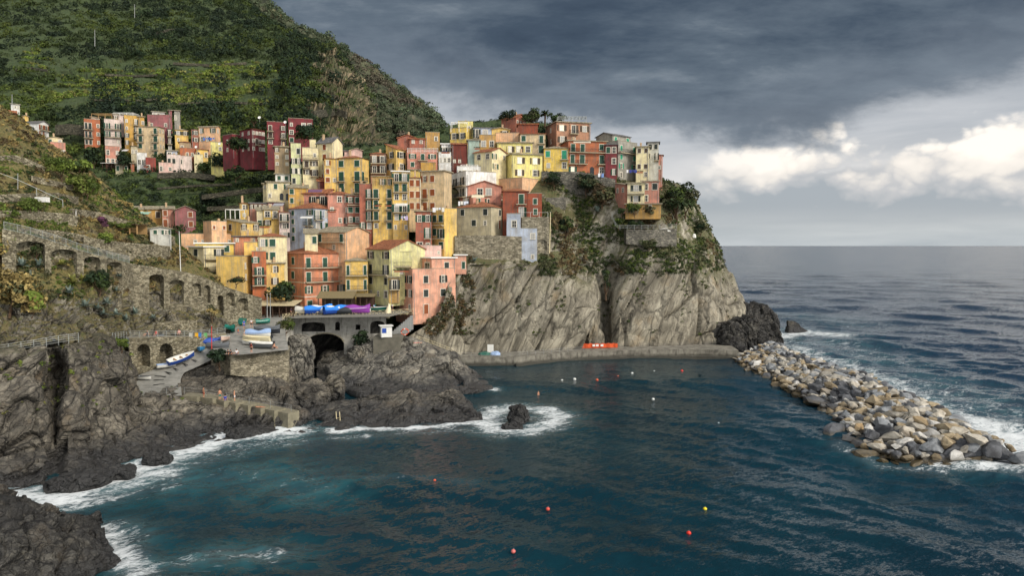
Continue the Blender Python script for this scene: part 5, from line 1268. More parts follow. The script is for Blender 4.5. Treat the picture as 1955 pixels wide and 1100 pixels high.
boat('green and white boat in front of the yellow green house',721,595,13.25,5.,-5,'green','white')
boat('white dinghy by the foot of the arcade wall',432,612,12.7,3.2,15,'white','white')
boat('small red and white boat under the arcade end',446,606,12.9,3.,-20,'red','white')
boat('upturned teal boat beside the yellow green house',702,592,13.25,3.6,12,'teal','green','teal')
boat('white skiff in front of the dark awning shelter',694,597,13.2,3.6,-15,'white','white')
boat('blue skiff drawn up at the top of the slipway',418,661,10.05,3.4,-60,'tarp','white')
boat('white skiff lying at the slipway edge below the blue boat',318,702,7.25,3.0,40,'white','lblue')
boat('second cream skiff lying behind the inflatable boat',478,658,10.6,3.2,165,'white','cream')
boat('upright pale hull leaning near the pink harbour house',743,596,13.25,3.2,80,'cream','cream','cream',0,-62)
# ------------------------------------------------------------------ canopies, kiosk and small things
def canopy(label,u0,u1,vr,vf,D,dep,roofm,postm,nposts,slope=.5,name='canopy'):
    a=P(u0,vf,D); c=P(u1,vf,D); zt=P(u0,vr,D).z; E=empty(name,a); tag(E,label,'canopy'); W=c.x-a.x; H=zt-a.z
    b=MB(); b.add([(-.4,-.5,H),(W+.4,-.5,H),(W+.4,dep,H+slope),(-.4,dep,H+slope),(-.4,-.5,H-.12),(W+.4,-.5,H-.12),(W+.4,dep,H+slope-.12),(-.4,dep,H+slope-.12)],[(0,1,2,3),(7,6,5,4),(0,4,5,1),(1,5,6,2),(2,6,7,3),(3,7,4,0)]); b.build('roof',[roofm],E)
    for i in range(nposts):
        for y in (0,):
            bb=MB(); bb.box(-.09,.09,-.09,.09,0,H); o=bb.build('post',[postm],E); o.location=(W*i/(nposts-1),y,0)
    b=MB(); b.box(0,W,dep-.1,dep,0,H+slope-.15); b.build('back_wall',[postm],E)
    for z in (1.,.5): b=MB(); b.bar((0,0,z),(W,0,z),.07); b.build('rail',[postm],E)
    return E
plain('canvas',(190,176,140),.85); plain('canvas olive',(120,108,78),.85)
canopy('dark timber restaurant canopy with tan roof behind the masts',468,560,583,607,143,5.,MATS['canvas'],MATS['wood dark'],8,.7)
canopy('glazed dining pavilion with brown sloping roof on the orange house',608,672,569,591,151.3,3.0,MATS['canvas olive'],MATS['shut drab'],6,1.3)
canopy('dark awning shelter between ochre and yellow green house',676,712,566,590,153.,2.5,MATS['canvas olive'],MATS['wood dark'],4,.5)
canopy('cream restaurant awning in the upper valley',196,222,311,323,233,2.5,WP,MATS['wood dark'],4,.4)
k0=P(737,645,142); K=empty('kiosk',(k0.x,k0.y,KZ),rad(20)); tag(K,'small white kiosk with blue window on the harbour ledge','kiosk')
b=MB(); b.box(-1.1,1.1,-.9,.9,0,2.3); b.build('cabin',[WP],K); b=MB(); b.box(-1.4,1.4,-1.2,1.2,2.303,2.42); b.build('roof',[WP],K); b=MB(); b.box(-.95,-.05,-.94,-.9,.9,1.9); b.build('window',[tint('blue',BC['blue'])],K)
def ring(label,u,v,D,r=.42):
    p=P(u,v,D); b=MB(); n=16; b.tube([(r*math.cos(2*math.pi*i/n),0,r*math.sin(2*math.pi*i/n)) for i in range(n+1)],.13,8); o=b.build('life_ring',[plain('paint orange',(226,84,36),.6)],None,True); o.location=p; o.rotation_euler=(.5,0,.3); tag(o,label,'life ring')
    for i in range(4):
        bb=MB(); bb.tube([(r*math.cos(t),0,r*math.sin(t)) for t in np.linspace(i*1.571,i*1.571+.3,4)],.14,8); bb.build('band',[WP],o)
ring('orange life ring leaning by the kiosk ledge',773,634,146,.8)
# orange barrier net on the quay
B0=empty('barrier_net',PZ(1113,171.5,1.95)); tag(B0,'orange construction barrier net on the quay','barrier')
pa=PZ(1113,171.5,1.95); pb=PZ(1181,172.5,1.95); d=pb-pa; L=d.length; B0.rotation_euler=(0,0,math.atan2(d.y,d.x))
b=MB(); n=18
for i in range(n): 
    x0,x1=L*i/n,L*(i+1)/n; y0=.12*math.sin(i*1.7); y1=.12*math.sin((i+1)*1.7); b.add([(x0,y0,.1),(x1,y1,.1),(x1,y1,1.25+.1*math.sin(i*2.1+1)),(x0,y0,1.25+.1*math.sin((i-1)*2.1+1))],[(0,1,2,3)])
b.build('net',[plain('barrier orange',(206,84,40),.8,0,.2)],B0)
for i in range(5): bb=MB(); bb.box(-.05,.05,-.05,.05,0,1.4); o=bb.build('post',[RGY],B0); o.location=(L*i/4,.15,0)
for x in (L*.32,L*.42,L*.55): bb=MB(); bb.box(-.35,.35,-.18,-.16,.5,1.05); o=bb.build('sign_panel',[WP],B0); o.location=(x,0,0)
b=MB(); b.box(-.75,.75,-.08,.08,0,2.2); o=b.build('white_panel',[WP]); o.location=PZ(936,163.5,1.95); tag(o,'upright white panel leaning on the slab cliff by the quay','panel')
def heap(label,u,D,z,s,mat,cat='heap',name='tarp_heap'):
    bm=bmesh.new(); bmesh.ops.create_icosphere(bm,subdivisions=3,radius=1)
    for v_ in bm.verts: k=1+.35*perlin(np.array([v_.co[:]])*1.7,int(u))[0]; v_.co=Vector((v_.co.x*s[0]*k,v_.co.y*s[1]*k,max(0,v_.co.z)*s[2]*k))
    me=bpy.data.meshes.new(name); bm.to_mesh(me); bm.free(); me.materials.append(mat); o=mobj(name,me); o.location=PZ(u,D,z); tag(o,label,cat)
heap('dark green covered heap on the quay',925,161.5,1.95,(1.6,.8,.8),tint('green',BC['green'])); heap('blue and white tarpaulin heap next to the green one',945,161.5,1.95,(1.3,.8,.9),tint('lblue',BC['lblue'])); heap('white bags dumped on the cliff terrace',1268,181,31.8,(1.8,.8,.8),WP); heap('white tarp scrap snagged on the headland rim',1325,193,30.2,(.6,.4,1.1),WP)
b=MB(); b.box(-.9,.9,-.5,.5,0,.8); o=b.build('storage_box',[WP]); o.location=P(81,386,111.3); tag(o,'white storage box on near slope terrace','box')
# ladder on the ledge
La=empty('bathing_ladder',SEA(648,822,0)); tag(La,'pale wooden ladder down the dark rock ledge into the water','ladder'); p=SEA(648,822,0); t=P(645,795,108)-p
for s in (-.28,.28): bb=MB(); bb.bar((s,0,-.6),(t.x+s,t.y,t.z+.7),.09); bb.build('stile',[RC],La)
for i in range(7): bb=MB(); f=i/7; bb.bar((t.x*f-.28,t.y*f,t.z*f),(t.x*f+.28,t.y*f,t.z*f),.07); bb.build('rung',[RC],La)
# hanging towels
for u,cn,lab in ((375,(232,176,40),'yellow towel hanging on the slipway wall railing'),(381,(70,130,200),'blue towel next to the yellow towel'),(392,(110,180,110),'green towel on the slipway wall railing'),(364,(190,190,184),'grey cloth on the slipway wall railing')):
    b=MB(); 
    for i in range(4): b.add([(-.3+.15*i,.03*(i%2),-.95),(-.15+.15*i,.03*((i+1)%2),-.95),(-.15+.15*i,.03*((i+1)%2),0),(-.3+.15*i,.03*(i%2),0)],[(0,1,2,3)]); b.box(-.3+.15*i,-.15+.15*i,.04,.05,-.5,.02)
    o=b.build('towel',[plain('towel '+lab.split()[0],cn,.9)]); o.location=P(u,636,lerp(sD,u)+.1); tag(o,lab,'towel','towels on the railing')
# pergola of the hillside garden
canopy('timber frame under the leafy pergola in the near garden',205,262,428,447,126,3.5,MATS['wood dark'],MATS['wood'],5,.1,'pergola')
# ------------------------------------------------------------------ free rocks and the boulder mole
def blob(name,label,u,v,D,size,mat,rot=0.,amp=.35,sz=2.5,seed=0,sub=6,tilt=0.,stretch=.7,cat='rock',group=None,taper=0.,flat=.75):
    bm=bmesh.new(); bmesh.ops.create_icosphere(bm,subdivisions=sub,radius=1)
    p=np.array([x.co[:] for x in bm.verts]); n=p.copy()
    p=np.sign(p)*np.abs(p)**flat*np.array(size)
    if taper: p[:,0]*=1-taper*np.clip(p[:,2]/size[2],0,1); 
    c,s=math.cos(tilt),math.sin(tilt); Mx=np.array([[c,0,s],[0,1,0],[-s*stretch,0,c*stretch]])
    p=p+n*(rock_disp(p+seed*31.7,1.,sz,Mx,seed)*amp)[:,None]
    for x,y in zip(bm.verts,p): x.co=y
    me=bpy.data.meshes.new(name); bm.to_mesh(me); bm.free(); me.materials.append(mat)
    me.polygons.foreach_set('use_smooth',[True]*len(me.polygons)); me.set_sharp_from_angle(angle=rad(38))
    o=mobj(name,me); o.location=P(u,v,D); o.rotation_euler=(0,0,rot); tag(o,label,cat,group); return o
blob('sea_rock','rounded brown boulder beside the bathing steps',585,758,116.5,(4.2,3.4,2.6),M['rock'],.2,.5,3.,1)
blob('sea_rock','small grey boulder standing in the stream pool',640,742,121,(1.7,1.6,2.6),M['rock'],.2,.35,2.,2)
blob('sea_rock','flat grey rock by the pool between boulder and ledge',598,776,113,(2.6,1.6,1.2),M['rock'],.1,.35,2.,3)
blob('sea_rock','dark low rock at the seaward end of the brown ledge',903,800,111.5,(1.7,1.3,1.1),M['rock_dark'],.1,.35,1.6,4)
blob('sea_rock','brown rock awash in the foam patch',990,796,107,(1.9,1.5,1.9),M['rock_dark'],.3,.5,1.6,5,5,.3,taper=.3)
blob('sea_rock','low wet rock at the foot of the rock in foam',976,818,103.4,(1.5,1.1,.6),M['rock_dark'],.1,.35,1.5,6,5)
blob('sea_rock','smooth pale grey rock left of the big bridge arch',573,690,136,(2.9,3.,5.2),M['rock_pale'],.2,.6,5.,7,6,.4)
blob('sea_rock','rock wall under the kiosk ledge right of the bridge arch',706,694,144.,(4.6,3.0,4.4),M['rock_pale'],.1,.7,3.4,8,6,.4)
blob('sea_rock','slanting rock slab beneath the bridge arch',632,700,151,(2.4,3.,3.6),M['rock'],.5,.5,4.,9,6,.8,.4)
blob('sea_rock','dark rock lobe where the mole meets the headland',1438,648,186,(7.2,7.,6.6),M['rock_dark'],.1,1.0,4.5,10,6,.3,taper=.35)
blob('sea_rock','black ragged rock at the waterline below the headland',1388,652,182,(4.6,4.4,5.4),M['rock_dark'],.4,1.0,4.,11,6,.3,taper=.3)
blob('sea_rock','dark jagged rocks behind the lobe at the headland foot',1432,612,205,(7.5,5.,5.6),M['rock_dark'],.1,1.1,4.,12,6,.5,taper=.4)
def wedge():
    bm=bmesh.new()
    for q_ in ((-3.4,-1.8,-1.5),(-3.4,1.8,-1.5),(4.2,-1.6,-1.5),(4.2,1.5,-1.5),(-3.2,-.8,4.0),(-3.1,.9,3.8),(-1.4,.1,3.7),(1.2,-.4,2.0),(3.6,0,.3)): bm.verts.new(q_)
    bmesh.ops.convex_hull(bm,input=bm.verts); bmesh.ops.subdivide_edges(bm,edges=bm.edges,cuts=9,use_grid_fill=True); bmesh.ops.triangulate(bm,faces=bm.faces)
    p=np.array([x.co[:] for x in bm.verts]); bm.normal_update(); n=np.array([x.normal[:] for x in bm.verts]); p=p+n*(rock_disp(p+77.,1.,2.2,None,9)*.35)[:,None]
    for x,y in zip(bm.verts,p): x.co=y
    me=bpy.data.meshes.new('sea_rock'); bm.to_mesh(me); bm.free(); me.materials.append(M['rock_dark']); o=mobj('sea_rock',me); o.location=SEA(1522,635,0); tag(o,'lone wedge shaped rock in the open sea','rock')
wedge()
for k,(u,v,s) in enumerate(((300,885,1.3),(215,912,1.6),(160,925,2.0),(455,836,1.1),(120,930,1.3))):
    q_=SEA(u,v,.2); blob('sea_rock',['wet rock low in the surf by the slipway cliff','wet rock in the white surf of the left cove','largest wet rock in the cove surf','little wet rock under the bathing steps','wet rock deep in the left cove'][k],u,v-6,q_.y+.5,(s*1.5,s,s*.6),M['rock_dark'],.3*k,.35,1.5,20+k,4)
blob('sea_rock','dark rock shelf below the bathing steps',492,806,104.2,(7.2,1.5,1.5),M['rock'],-.06,.6,3.,31,6,-.5,.5)
blob('sea_rock','rounded rock at the low end of the bathing steps',563,797,105.5,(2.2,1.6,1.5),M['rock'],.2,.4,2.4,32,5,-.5,.6)
# ---- boulders of the mole
def boulder_mat(nm,c,d,l,och):
    m=NT(nm); o=m.n('ShaderNodeObjectInfo'); ob=m.obj(); g=m.geo(); P_=g.outputs['Position']
    add=m.n('ShaderNodeVectorMath'); add.operation='ADD'; m.l(ob,add.inputs[0]); m.l(o.outputs['Location'],add.inputs[1]); Q=add.outputs[0]
    n=m.noise(Q,.9,7,.65,.5); n2=m.noise(Q,4,6,.7); c_=m.ramp(n,[(.32,d),(.5,c),(.68,l)])
    c_=m.mix(m.ramp(n2,[(.5,0.),(.75,.5)]),c_,tuple(x*.5 for x in d)); c_=m.mix(m.ramp(m.noise(Q,.45,5,.6),[(.55,0.),(.7,och)]),c_,(.33,.2,.08))
    v=m.math('MULTIPLY_ADD',o.outputs['Random'],.5,.72); c_=m.mix(1.,c_,v,'MULTIPLY')
    vein=m.vor(m.mapping(Q,(1,1,2.2)),.9,'DISTANCE_TO_EDGE'); c_=m.mix(m.ramp(vein,[(0.,.45),(.02,0.)]),c_,tuple(x*.4 for x in d))
    z=m.math('MULTIPLY_ADD',m.noise(P_,.8,4),1.0,m.sep(P_)[2]); w=m.n('ShaderNodeMapRange'); m.l(z,w.inputs[0]); w.inputs[1].default_value=.75; w.inputs[2].default_value=1.5; w.inputs[3].default_value=.9; w.inputs[4].default_value=0
    c_=m.mix(w.outputs[0],c_,m.ramp(n2,[(.35,(.03,.027,.02)),(.65,(.12,.085,.03))]))
    m.col(c_); m.rough(m.math('MULTIPLY_ADD',w.outputs[0],-.5,.85)); m.bump(m.math('ADD',n2,m.math('MULTIPLY',n,1.2)),.6,.2); return m.mat
BMAT=[('pale',boulder_mat('pale boulder',(.42,.39,.33),(.2,.18,.145),(.56,.525,.45),.3)),('white',boulder_mat('whitish boulder',(.52,.51,.48),(.3,.29,.27),(.66,.65,.62),.1)),
 ('grey',boulder_mat('grey boulder',(.22,.235,.25),(.11,.115,.125),(.34,.36,.38),.05)),('dark slate',boulder_mat('slate boulder',(.085,.09,.10),(.035,.037,.042),(.17,.18,.2),.05)),('rusty tan',boulder_mat('tan boulder',(.34,.27,.17),(.16,.12,.07),(.45,.38,.26),.6))]
def boulder_mesh(seed):
    r=random.Random(seed); bm=bmesh.new(); n=r.randint(11,17)
    sx,sy,sz=r.uniform(.85,1.25),r.uniform(.7,1.),r.uniform(.5,.8)
    for i in range(n):
        while True:
            d=Vector((r.gauss(0,1),r.gauss(0,1),r.gauss(0,1))).normalized(); break
        k=r.uniform(.85,1.12); bm.verts.new((d.x*sx*k,d.y*sy*k,d.z*sz*k))
    bmesh.ops.convex_hull(bm,input=bm.verts); loose=[v_ for v_ in bm.verts if not v_.link_faces]; bmesh.ops.delete(bm,geom=loose,context='VERTS')
    bmesh.ops.bevel(bm,geom=list(bm.edges),offset=.11,segments=2,profile=.6,affect='EDGES',clamp_overlap=True)
    bmesh.ops.triangulate(bm,faces=bm.faces); bmesh.ops.subdivide_edges(bm,edges=[e for e in bm.edges if e.calc_length()>.3],cuts=2,use_grid_fill=True); bmesh.ops.triangulate(bm,faces=bm.faces)
    p=np.array([v_.co[:] for v_ in bm.verts]); dsp=.07*fbm(p*1.7+seed*9.1,4,seed)+.03*blocks(p*2.2+seed,seed)[0]
    for v_,d in zip(bm.verts,dsp): v_.co*=1+float(d)
    me=bpy.data.meshes.new('boulder'); bm.to_mesh(me); bm.free(); me.polygons.foreach_set('use_smooth',[True]*len(me.polygons)); me.set_sharp_from_angle(angle=rad(30)); return me
BMESH=[[None]*5 for _ in range(12)]
base_=[boulder_mesh(100+i) for i in range(12)]
for i in range(12):
    for j in range(5): me=base_[i].copy(); me.name='boulder'; me.materials.append(BMAT[j][1]); BMESH[i][j]=me
har=[(1402,688),(1440,712),(1500,742),(1560,772),(1585,802),(1594,832),(1640,866),(1700,880),(1800,886),(1880,880)]
sea_=[(1482,660),(1552,690),(1640,716),(1700,745),(1760,770),(1820,806),(1870,832),(1905,848),(1935,862),(1945,872)]
def pl(pts,z,t): 
    t=t*(len(pts)-1); i=min(int(t),len(pts)-2); f=t-i; u=pts[i][0]*(1-f)+pts[i+1][0]*f; v_=pts[i][1]*(1-f)+pts[i+1][1]*f; return SEA(u,v_,z)
def mole(s,t):
    a=pl(har,0,s); c=pl(sea_,1.7,s); p=a.lerp(c,t); hgt=2.75*math.sin(math.pi*min(.62,.04+.58*t)) if t<.8 else 2.75*math.sin(math.pi*.5)*(1-(t-.8)*1.2)
    hgt*=min(1.,.45+(1-s)*6) ; return Vector((p.x,p.y,hgt))
# dark rubble core so no gap shows water
gt=np.array([[tuple(mole(s,t)+Vector((0,0,-.55))) for t in np.linspace(0,1,24)] for s in np.linspace(0,1,90)])
p=gt.reshape(-1,3).copy(); p[:,2]+=.5*blocks(p*.7,3)[0]
o=mobj('rubble_core',npmesh('rubble_core',p,gfaces(90,24),[BMAT[3][1]])); tag(o,'dark small rubble filling the gaps of the boulder mole','rubble',None,'stuff')
rb=random.Random(12); cand=[]
pts=[]
L_mole=(mole(1,.5)-mole(0,.5)).length
tries=0
while tries<40000 and len(pts)<620:
    tries+=1; s=rb.random(); t=rb.uniform(-.05,1.05); p=mole(s,min(1,max(0,t)))
    if t<0: p.z=-.3
    near=1-min(1,max(0,(p.y-85)/100)); r=rb.choice([rb.uniform(.5,.8),rb.uniform(.8,1.15),rb.uniform(1.0,1.4)])*(.92+.32*near)*(1.25 if rb.random()<.09 else 1)
    if all((p-q_).length>(r+w_)*.72 for q_,w_ in pts): pts.append((p,r))
pts.sort(key=lambda a:-a[1]/a[0].y)
cols=['pale','white','grey','dark slate','rusty tan']
seen={}
stuff=[]
def clabel(j,s_,t_,r): return None
for k,(p,r) in enumerate(pts):
    sea_side=None
    darkband = abs((p.y-122)-0)<7 and p.x<62
    frac=(p.y-88)/100
    xs=[mole(s,0).x for s in (0,)]
    w_=[.36,.20,.13,.07,.24]
    # slate towards the open sea, rusty and wet at the harbour waterline
    edge=p.x-np.interp(p.y,[88,100,120,150,190],[58,58,58,56,52])
    if edge>7: w_=[.2,.14,.32,.28,.06]
    if p.z<.9 and edge<0: w_=[.15,.05,.15,.25,.4]
    if darkband: w_=[.05,0,.2,.7,.05]
    j=rb.choices(range(5),w_)[0]; i=rb.randrange(12); sc_=r*1.12
    loc=p+Vector((0,0,-.12*r)); rot=(rb.uniform(-.5,.5),rb.uniform(-.5,.5),rb.uniform(0,6.28)); ss=(sc_*rb.uniform(.9,1.3),sc_*rb.uniform(.85,1.1),sc_*rb.uniform(.8,1.1))
    if k<292:
        o=mobj('boulder',BMESH[i][j]); o.location=loc; o.rotation_euler=rot; o.scale=ss
        size='big' if r>1.2 else 'small' if r<.8 else 'middling'
        sec='at the outer tip of the mole' if p.y<97 else 'on the outer third of the mole' if p.y<115 else 'halfway along the mole' if p.y<145 else 'at the landward end of the mole'
        pos='at the harbour waterline' if (p.z<1.) else 'on the open sea flank' if edge>8 else 'along the crest' if p.z>2.4 else 'on the harbour flank'
        tag(o,f'{size} {cols[j]} boulder {pos}, {sec}','boulder',f'{size} {cols[j]} mole boulders {pos} {sec}')
    else: stuff.append((base_[i],loc,rot,ss,j))
V_=[];F_=[]
nb=0
from mathutils import Euler
S_=[]
for me,loc,rot,ss,j in stuff:
    A=Matrix.LocRotScale(loc,Euler(rot),Vector(ss)); co_=np.empty(len(me.vertices)*3); me.vertices.foreach_get('co',co_); co_=co_.reshape(-1,3)
    A_=np.array(A); V_.append(co_@A_[:3,:3].T+A_[:3,3]); fa=np.empty(len(me.polygons)*3,np.int32)
    me.loops.foreach_get('vertex_index',fa); F_.append(fa.reshape(-1,3)+nb); nb+=len(co_); S_.append(np.full(len(fa)//3,j))
if V_:
    o=mobj('boulder_rubble',npmesh('boulder_rubble',np.concatenate(V_),np.concatenate(F_),[x[1] for x in BMAT],True,np.concatenate(S_))); o.data.set_sharp_from_angle(angle=rad(30)); tag(o,'smaller pale boulders packed between the big ones of the mole','boulders',None,'stuff')
# ------------------------------------------------------------------ buoys and birds
def buoy(label,u,v,r,colr,cn):
    r*=.78
    p=SEA(u,v,0); E=empty('buoy',p); tag(E,label,'buoy','buoys in the harbour')
    b=MB(); b.lathe([(0,-r)]+[(r*math.cos(a),r*.1+r*.92*math.sin(a)) for a in np.linspace(-1.2,1.45,9)]+[(.12*r,r*1.05),(0,r*1.08)],14); b.build('float',[plain('buoy '+cn,colr,.4,0,.06)],E,True)
    b=MB(); b.tube([(0,0,r),(0,0,r*1.35),(r*.18,0,r*1.45),(r*.3,0,r*1.3),(r*.18,0,r*1.15)],r*.08,6); b.build('eye',[RGY],E)
RD=(220,52,36); YL=(232,206,30); WT=(226,226,222); OR=(224,96,52)
for lab,u,v,r,c_,cn in (('largest red buoy near the bottom edge of the water',1373,1075,.30,RD,'red'),('red buoy below the yellow one',1315,1019,.30,RD,'red'),('single yellow buoy floating in the harbour',1346,973,.28,YL,'yellow'),('faded red buoy in the middle of the harbour',1046,973,.28,(214,84,70),'faded'),('small red buoy just behind the faded one',1046,938,.24,RD,'red'),
  ('pale pink buoy low in the dark water',980,1054,.28,(206,110,104),'pinkish'),('upright white buoy left of its twin below the quay',1073,728,.42,WT,'white'),('upright white buoy right of its twin below the quay',1097,725,.42,WT,'white'),('orange buoy nearest the white twins',1140,726,.36,OR,'orange'),('orange buoy between white buoys far out',1180,720,.36,OR,'orange'),('white buoy lying right of the orange pair',1207,714,.4,WT,'white'),('white buoy straight off the quay end',1249,711,.4,WT,'white'),('red buoy closest to the mole root',1302,709,.4,RD,'red'),('tiny white buoy under the mole root red one',1302,721,.3,WT,'white'),('small white buoy alone in the middle harbour',1247,763,.34,WT,'white'),('lone white buoy between mole and foam patch',1372,810,.28,WT,'white'),('dim orange float in the dark lower water',830,918,.2,OR,'orange')):
    buoy(lab,u,v,r,c_,cn)
# ------------------------------------------------------------------ vegetation
def proj(p):
    p=np.asarray(p,float); dx=p[...,0]; dy=p[...,1]; dz=p[...,2]-CAMH
    f=dy*CT-dz*ST; up=dy*ST+dz*CT
    return CX+F*dx/f, CY-F*up/f
def clumps(pts,sizes,tints,nleaf,leaf,rng,squash=.8,nrm=None,jit=.3):
    """every clump = nleaf leaf quads spread through a lumpy volume"""
    K=len(pts); n=K*nleaf; pts=np.asarray(pts); sizes=np.asarray(sizes)
    d=rng.normal(size=(K,nleaf,3)); d/=np.linalg.norm(d,axis=2,keepdims=True); d[:,:,2]=np.where(d[:,:,2]<-.35,-d[:,:,2],d[:,:,2])
    lob=rng.normal(size=(K,4,3)); lob/=np.linalg.norm(lob,axis=2,keepdims=True); lob[:,:,2]=np.abs(lob[:,:,2])
    k=np.max(np.einsum('kni,kmi->knm',d,lob),axis=2); r=(.62+.42*np.clip(k,0,1)**2)*rng.uniform(.72,1.05,(K,nleaf))
    s=sizes[:,None] if sizes.ndim==1 else sizes[:,None,:]
    if sizes.ndim==1: off=d*r[:,:,None]*sizes[:,None,None]*np.array([1,1,squash])
    else: off=d*r[:,:,None]*sizes[:,None,:]
    c=(pts[:,None,:]+off).reshape(n,3)
    nn=d.reshape(n,3)+rng.normal(scale=.55,size=(n,3)); nn/=np.linalg.norm(nn,axis=1,keepdims=True)
    a=np.cross(nn,rng.normal(size=(n,3))); a/=np.linalg.norm(a,axis=1,keepdims=True)+1e-9; b=np.cross(nn,a)
    sz0=sizes if sizes.ndim==1 else sizes.mean(1)
    ls=np.repeat(sz0*leaf,nleaf)[:,None]*rng.uniform(.6,1.4,(n,1))
    q_=np.stack([c-a*ls*.9-b*ls*.35,c+a*ls*.1-b*ls*.6,c+a*ls+b*ls*.1,c+a*ls*.05+b*ls*.65],1).reshape(-1,3)
    f=np.arange(n*4).reshape(n,4)
    t=np.repeat(np.asarray(tints),nleaf,0)*rng.uniform(1-jit,1+jit,(n,1))
    return q_,f,t
def stuff(name,label,parts,cat='vegetation'):
    V_=[];F_=[];T_=[];nb=0
    for q_,f,t in parts: V_.append(q_);F_.append(f+nb);T_.append(t);nb+=len(q_)
    me=npmesh(name,np.concatenate(V_),np.concatenate(F_),[M['leaf']],attrs={'tint':('FACE',np.concatenate(T_))})
    o=mobj(name,me); tag(o,label,cat,None,'stuff'); return o
def sample(key,K,rng,box=None,maskf=None,near=1.):
    G,N=GR[key]; nv,nu,_=G.shape; c=G[:-1,:-1]; u,v=proj(G)
    e1u=u[:-1,1:]-u[:-1,:-1]; e1v=v[:-1,1:]-v[:-1,:-1]; e2u=u[1:,:-1]-u[:-1,:-1]; e2v=v[1:,:-1]-v[:-1,:-1]
    A=np.abs(e1u*e2v-e1v*e2u); cu,cvv=u[:-1,:-1],v[:-1,:-1]
    dA=np.linalg.norm(np.cross(G[:-1,1:]-c,G[1:,:-1]-c),axis=2)
    wgt=A*near+dA*(1-near)*(F/np.maximum(c[...,1],20))**2
    if box is None: box=(-60,2015,-60,1160)
    wgt=wgt*((cu>box[0])&(cu<box[1])&(cvv>box[2])&(cvv<box[3]))
    if maskf is not None: wgt=wgt*maskf(c,cu,cvv)
    w_=wgt.ravel(); 
    if w_.sum()<=0: return np.zeros((0,3)),np.zeros(0),np.zeros(0)
    i=rng.choice(len(w_),K,p=w_/w_.sum()); c=c.reshape(-1,3)[i]
    return c+rng.normal(scale=.15,size=c.shape),cu.ravel()[i],cvv.ravel()[i]
def pal(ps,K,rng,jit=.25):
    ps=np.array(ps); return ps[rng.integers(0,len(ps),K)]*rng.uniform(1-jit,1+jit,(K,1))
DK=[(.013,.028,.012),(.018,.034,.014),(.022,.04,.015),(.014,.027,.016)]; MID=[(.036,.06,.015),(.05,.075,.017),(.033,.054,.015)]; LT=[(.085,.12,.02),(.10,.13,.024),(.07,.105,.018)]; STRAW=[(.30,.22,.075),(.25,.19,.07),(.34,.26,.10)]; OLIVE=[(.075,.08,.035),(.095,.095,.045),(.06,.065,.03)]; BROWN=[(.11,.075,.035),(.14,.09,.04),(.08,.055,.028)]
rg=np.random.default_rng(21)
vine=lambda u,v: ((v>118)&(v<208)&(u>100)&(u<530)&(v>118+.0*u))|((v>92)&(v<138)&(u>15)&(u<115))
crag=lambda c,u,v: np.where(vine(u,v),.16,1.)*np.where((c[...,0]/c[...,1]+perlin((c/14.).reshape(-1,3),4).reshape(c.shape[:2])*.05>-.278)&(c[...,1]>258)&(c[...,1]<420)&(c[...,2]>62),.10,1.)
# wooded upper hill
def hill():
    parts=[]
    p,u,v=sample('green_hill',5200,rg,(-60,720,-60,300),crag,.8); dist=p[:,1]
    patch=perlin(p/45.,8); K=len(p)
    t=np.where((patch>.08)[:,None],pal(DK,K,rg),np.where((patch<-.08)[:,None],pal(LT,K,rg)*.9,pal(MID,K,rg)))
    t=np.where((p[:,1]>330)[:,None],t*.72,t)  # cloud shade on the upper hill, painted into the leaf tints
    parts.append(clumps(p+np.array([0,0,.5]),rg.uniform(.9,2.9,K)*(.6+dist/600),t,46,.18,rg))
    p,u,v=sample('green_hill',420,rg,(180,690,-20,255),crag,.8); K=len(p)   # larger dark trees
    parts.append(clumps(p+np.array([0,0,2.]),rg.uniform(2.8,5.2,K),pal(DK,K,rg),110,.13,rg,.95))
    return parts
stuff('hillside_wood','dark green wood and scrub covering the hill above the valley',hill(),'woodland')
def rows_(boxes,step,key,palx,size,rng):
    pts=[]; 
    G,N=GR[key]; u,v=proj(G); uf,vf,gf=u.ravel(),v.ravel(),G.reshape(-1,3)
    for (u0,u1,v0,v1,slope,gap) in boxes:
        vv=v0
        while vv<v1:
            ua,ub=u0+abs(rng.normal(0,55)),u1-abs(rng.normal(0,45))
            for uu in np.arange(ua,ub,step):
                if perlin(np.array([[uu*.016,vv*.06,1.]]),3)[0]<-.10: continue
                tu_,tv=uu+rng.normal(0,.7),vv+slope*(uu-u0)+2.2*math.sin(uu*.021+vv)+rng.normal(0,.5)
                k=np.argmin((uf-tu_)**2+(vf-tv)**2) if False else None
                pts.append((tu_,tv))
            vv+=gap*rng.uniform(.8,1.25)
    # nearest grid vertex through a coarse bucket
    pts=np.array(pts); key_=(np.floor(uf/2).astype(int)*4096+np.floor(vf/2).astype(int)); d={}
    for i,k in enumerate(key_): d.setdefault(int(k),i)
    out=[]
    for a,b in pts:
        for du in (0,1,-1,2,-2):
            i=d.get(int(math.floor(a/2)+du)*4096+int(math.floor(b/2)))
            if i is not None: out.append(gf[i]); break
    out=np.array(out); K=len(out); return clumps(out+np.array([0,0,.35]),rng.uniform(.75,1.25,K)*size*(out[:,1]/260)**.5,pal(palx,K,rng,.3),26,.24,rng)
stuff('vineyard_rows','bright green vine rows on the terraces above the valley houses',[rows_([(70,560,140,208,-.02,6.2),(330,520,120,150,.02,7),(20,110,96,135,.03,7)],2.6,'green_hill',[(.15,.205,.032),(.175,.22,.04),(.115,.175,.028),(.19,.185,.055)],1.35,rg),
   rows_([(300,520,318,375,-.03,9.5)],4.,'green_hill',LT+MID,.85,rg)],'vines')
p,u,v=sample('green_hill',900,rg,(120,560,288,470),None,.9); K=len(p)
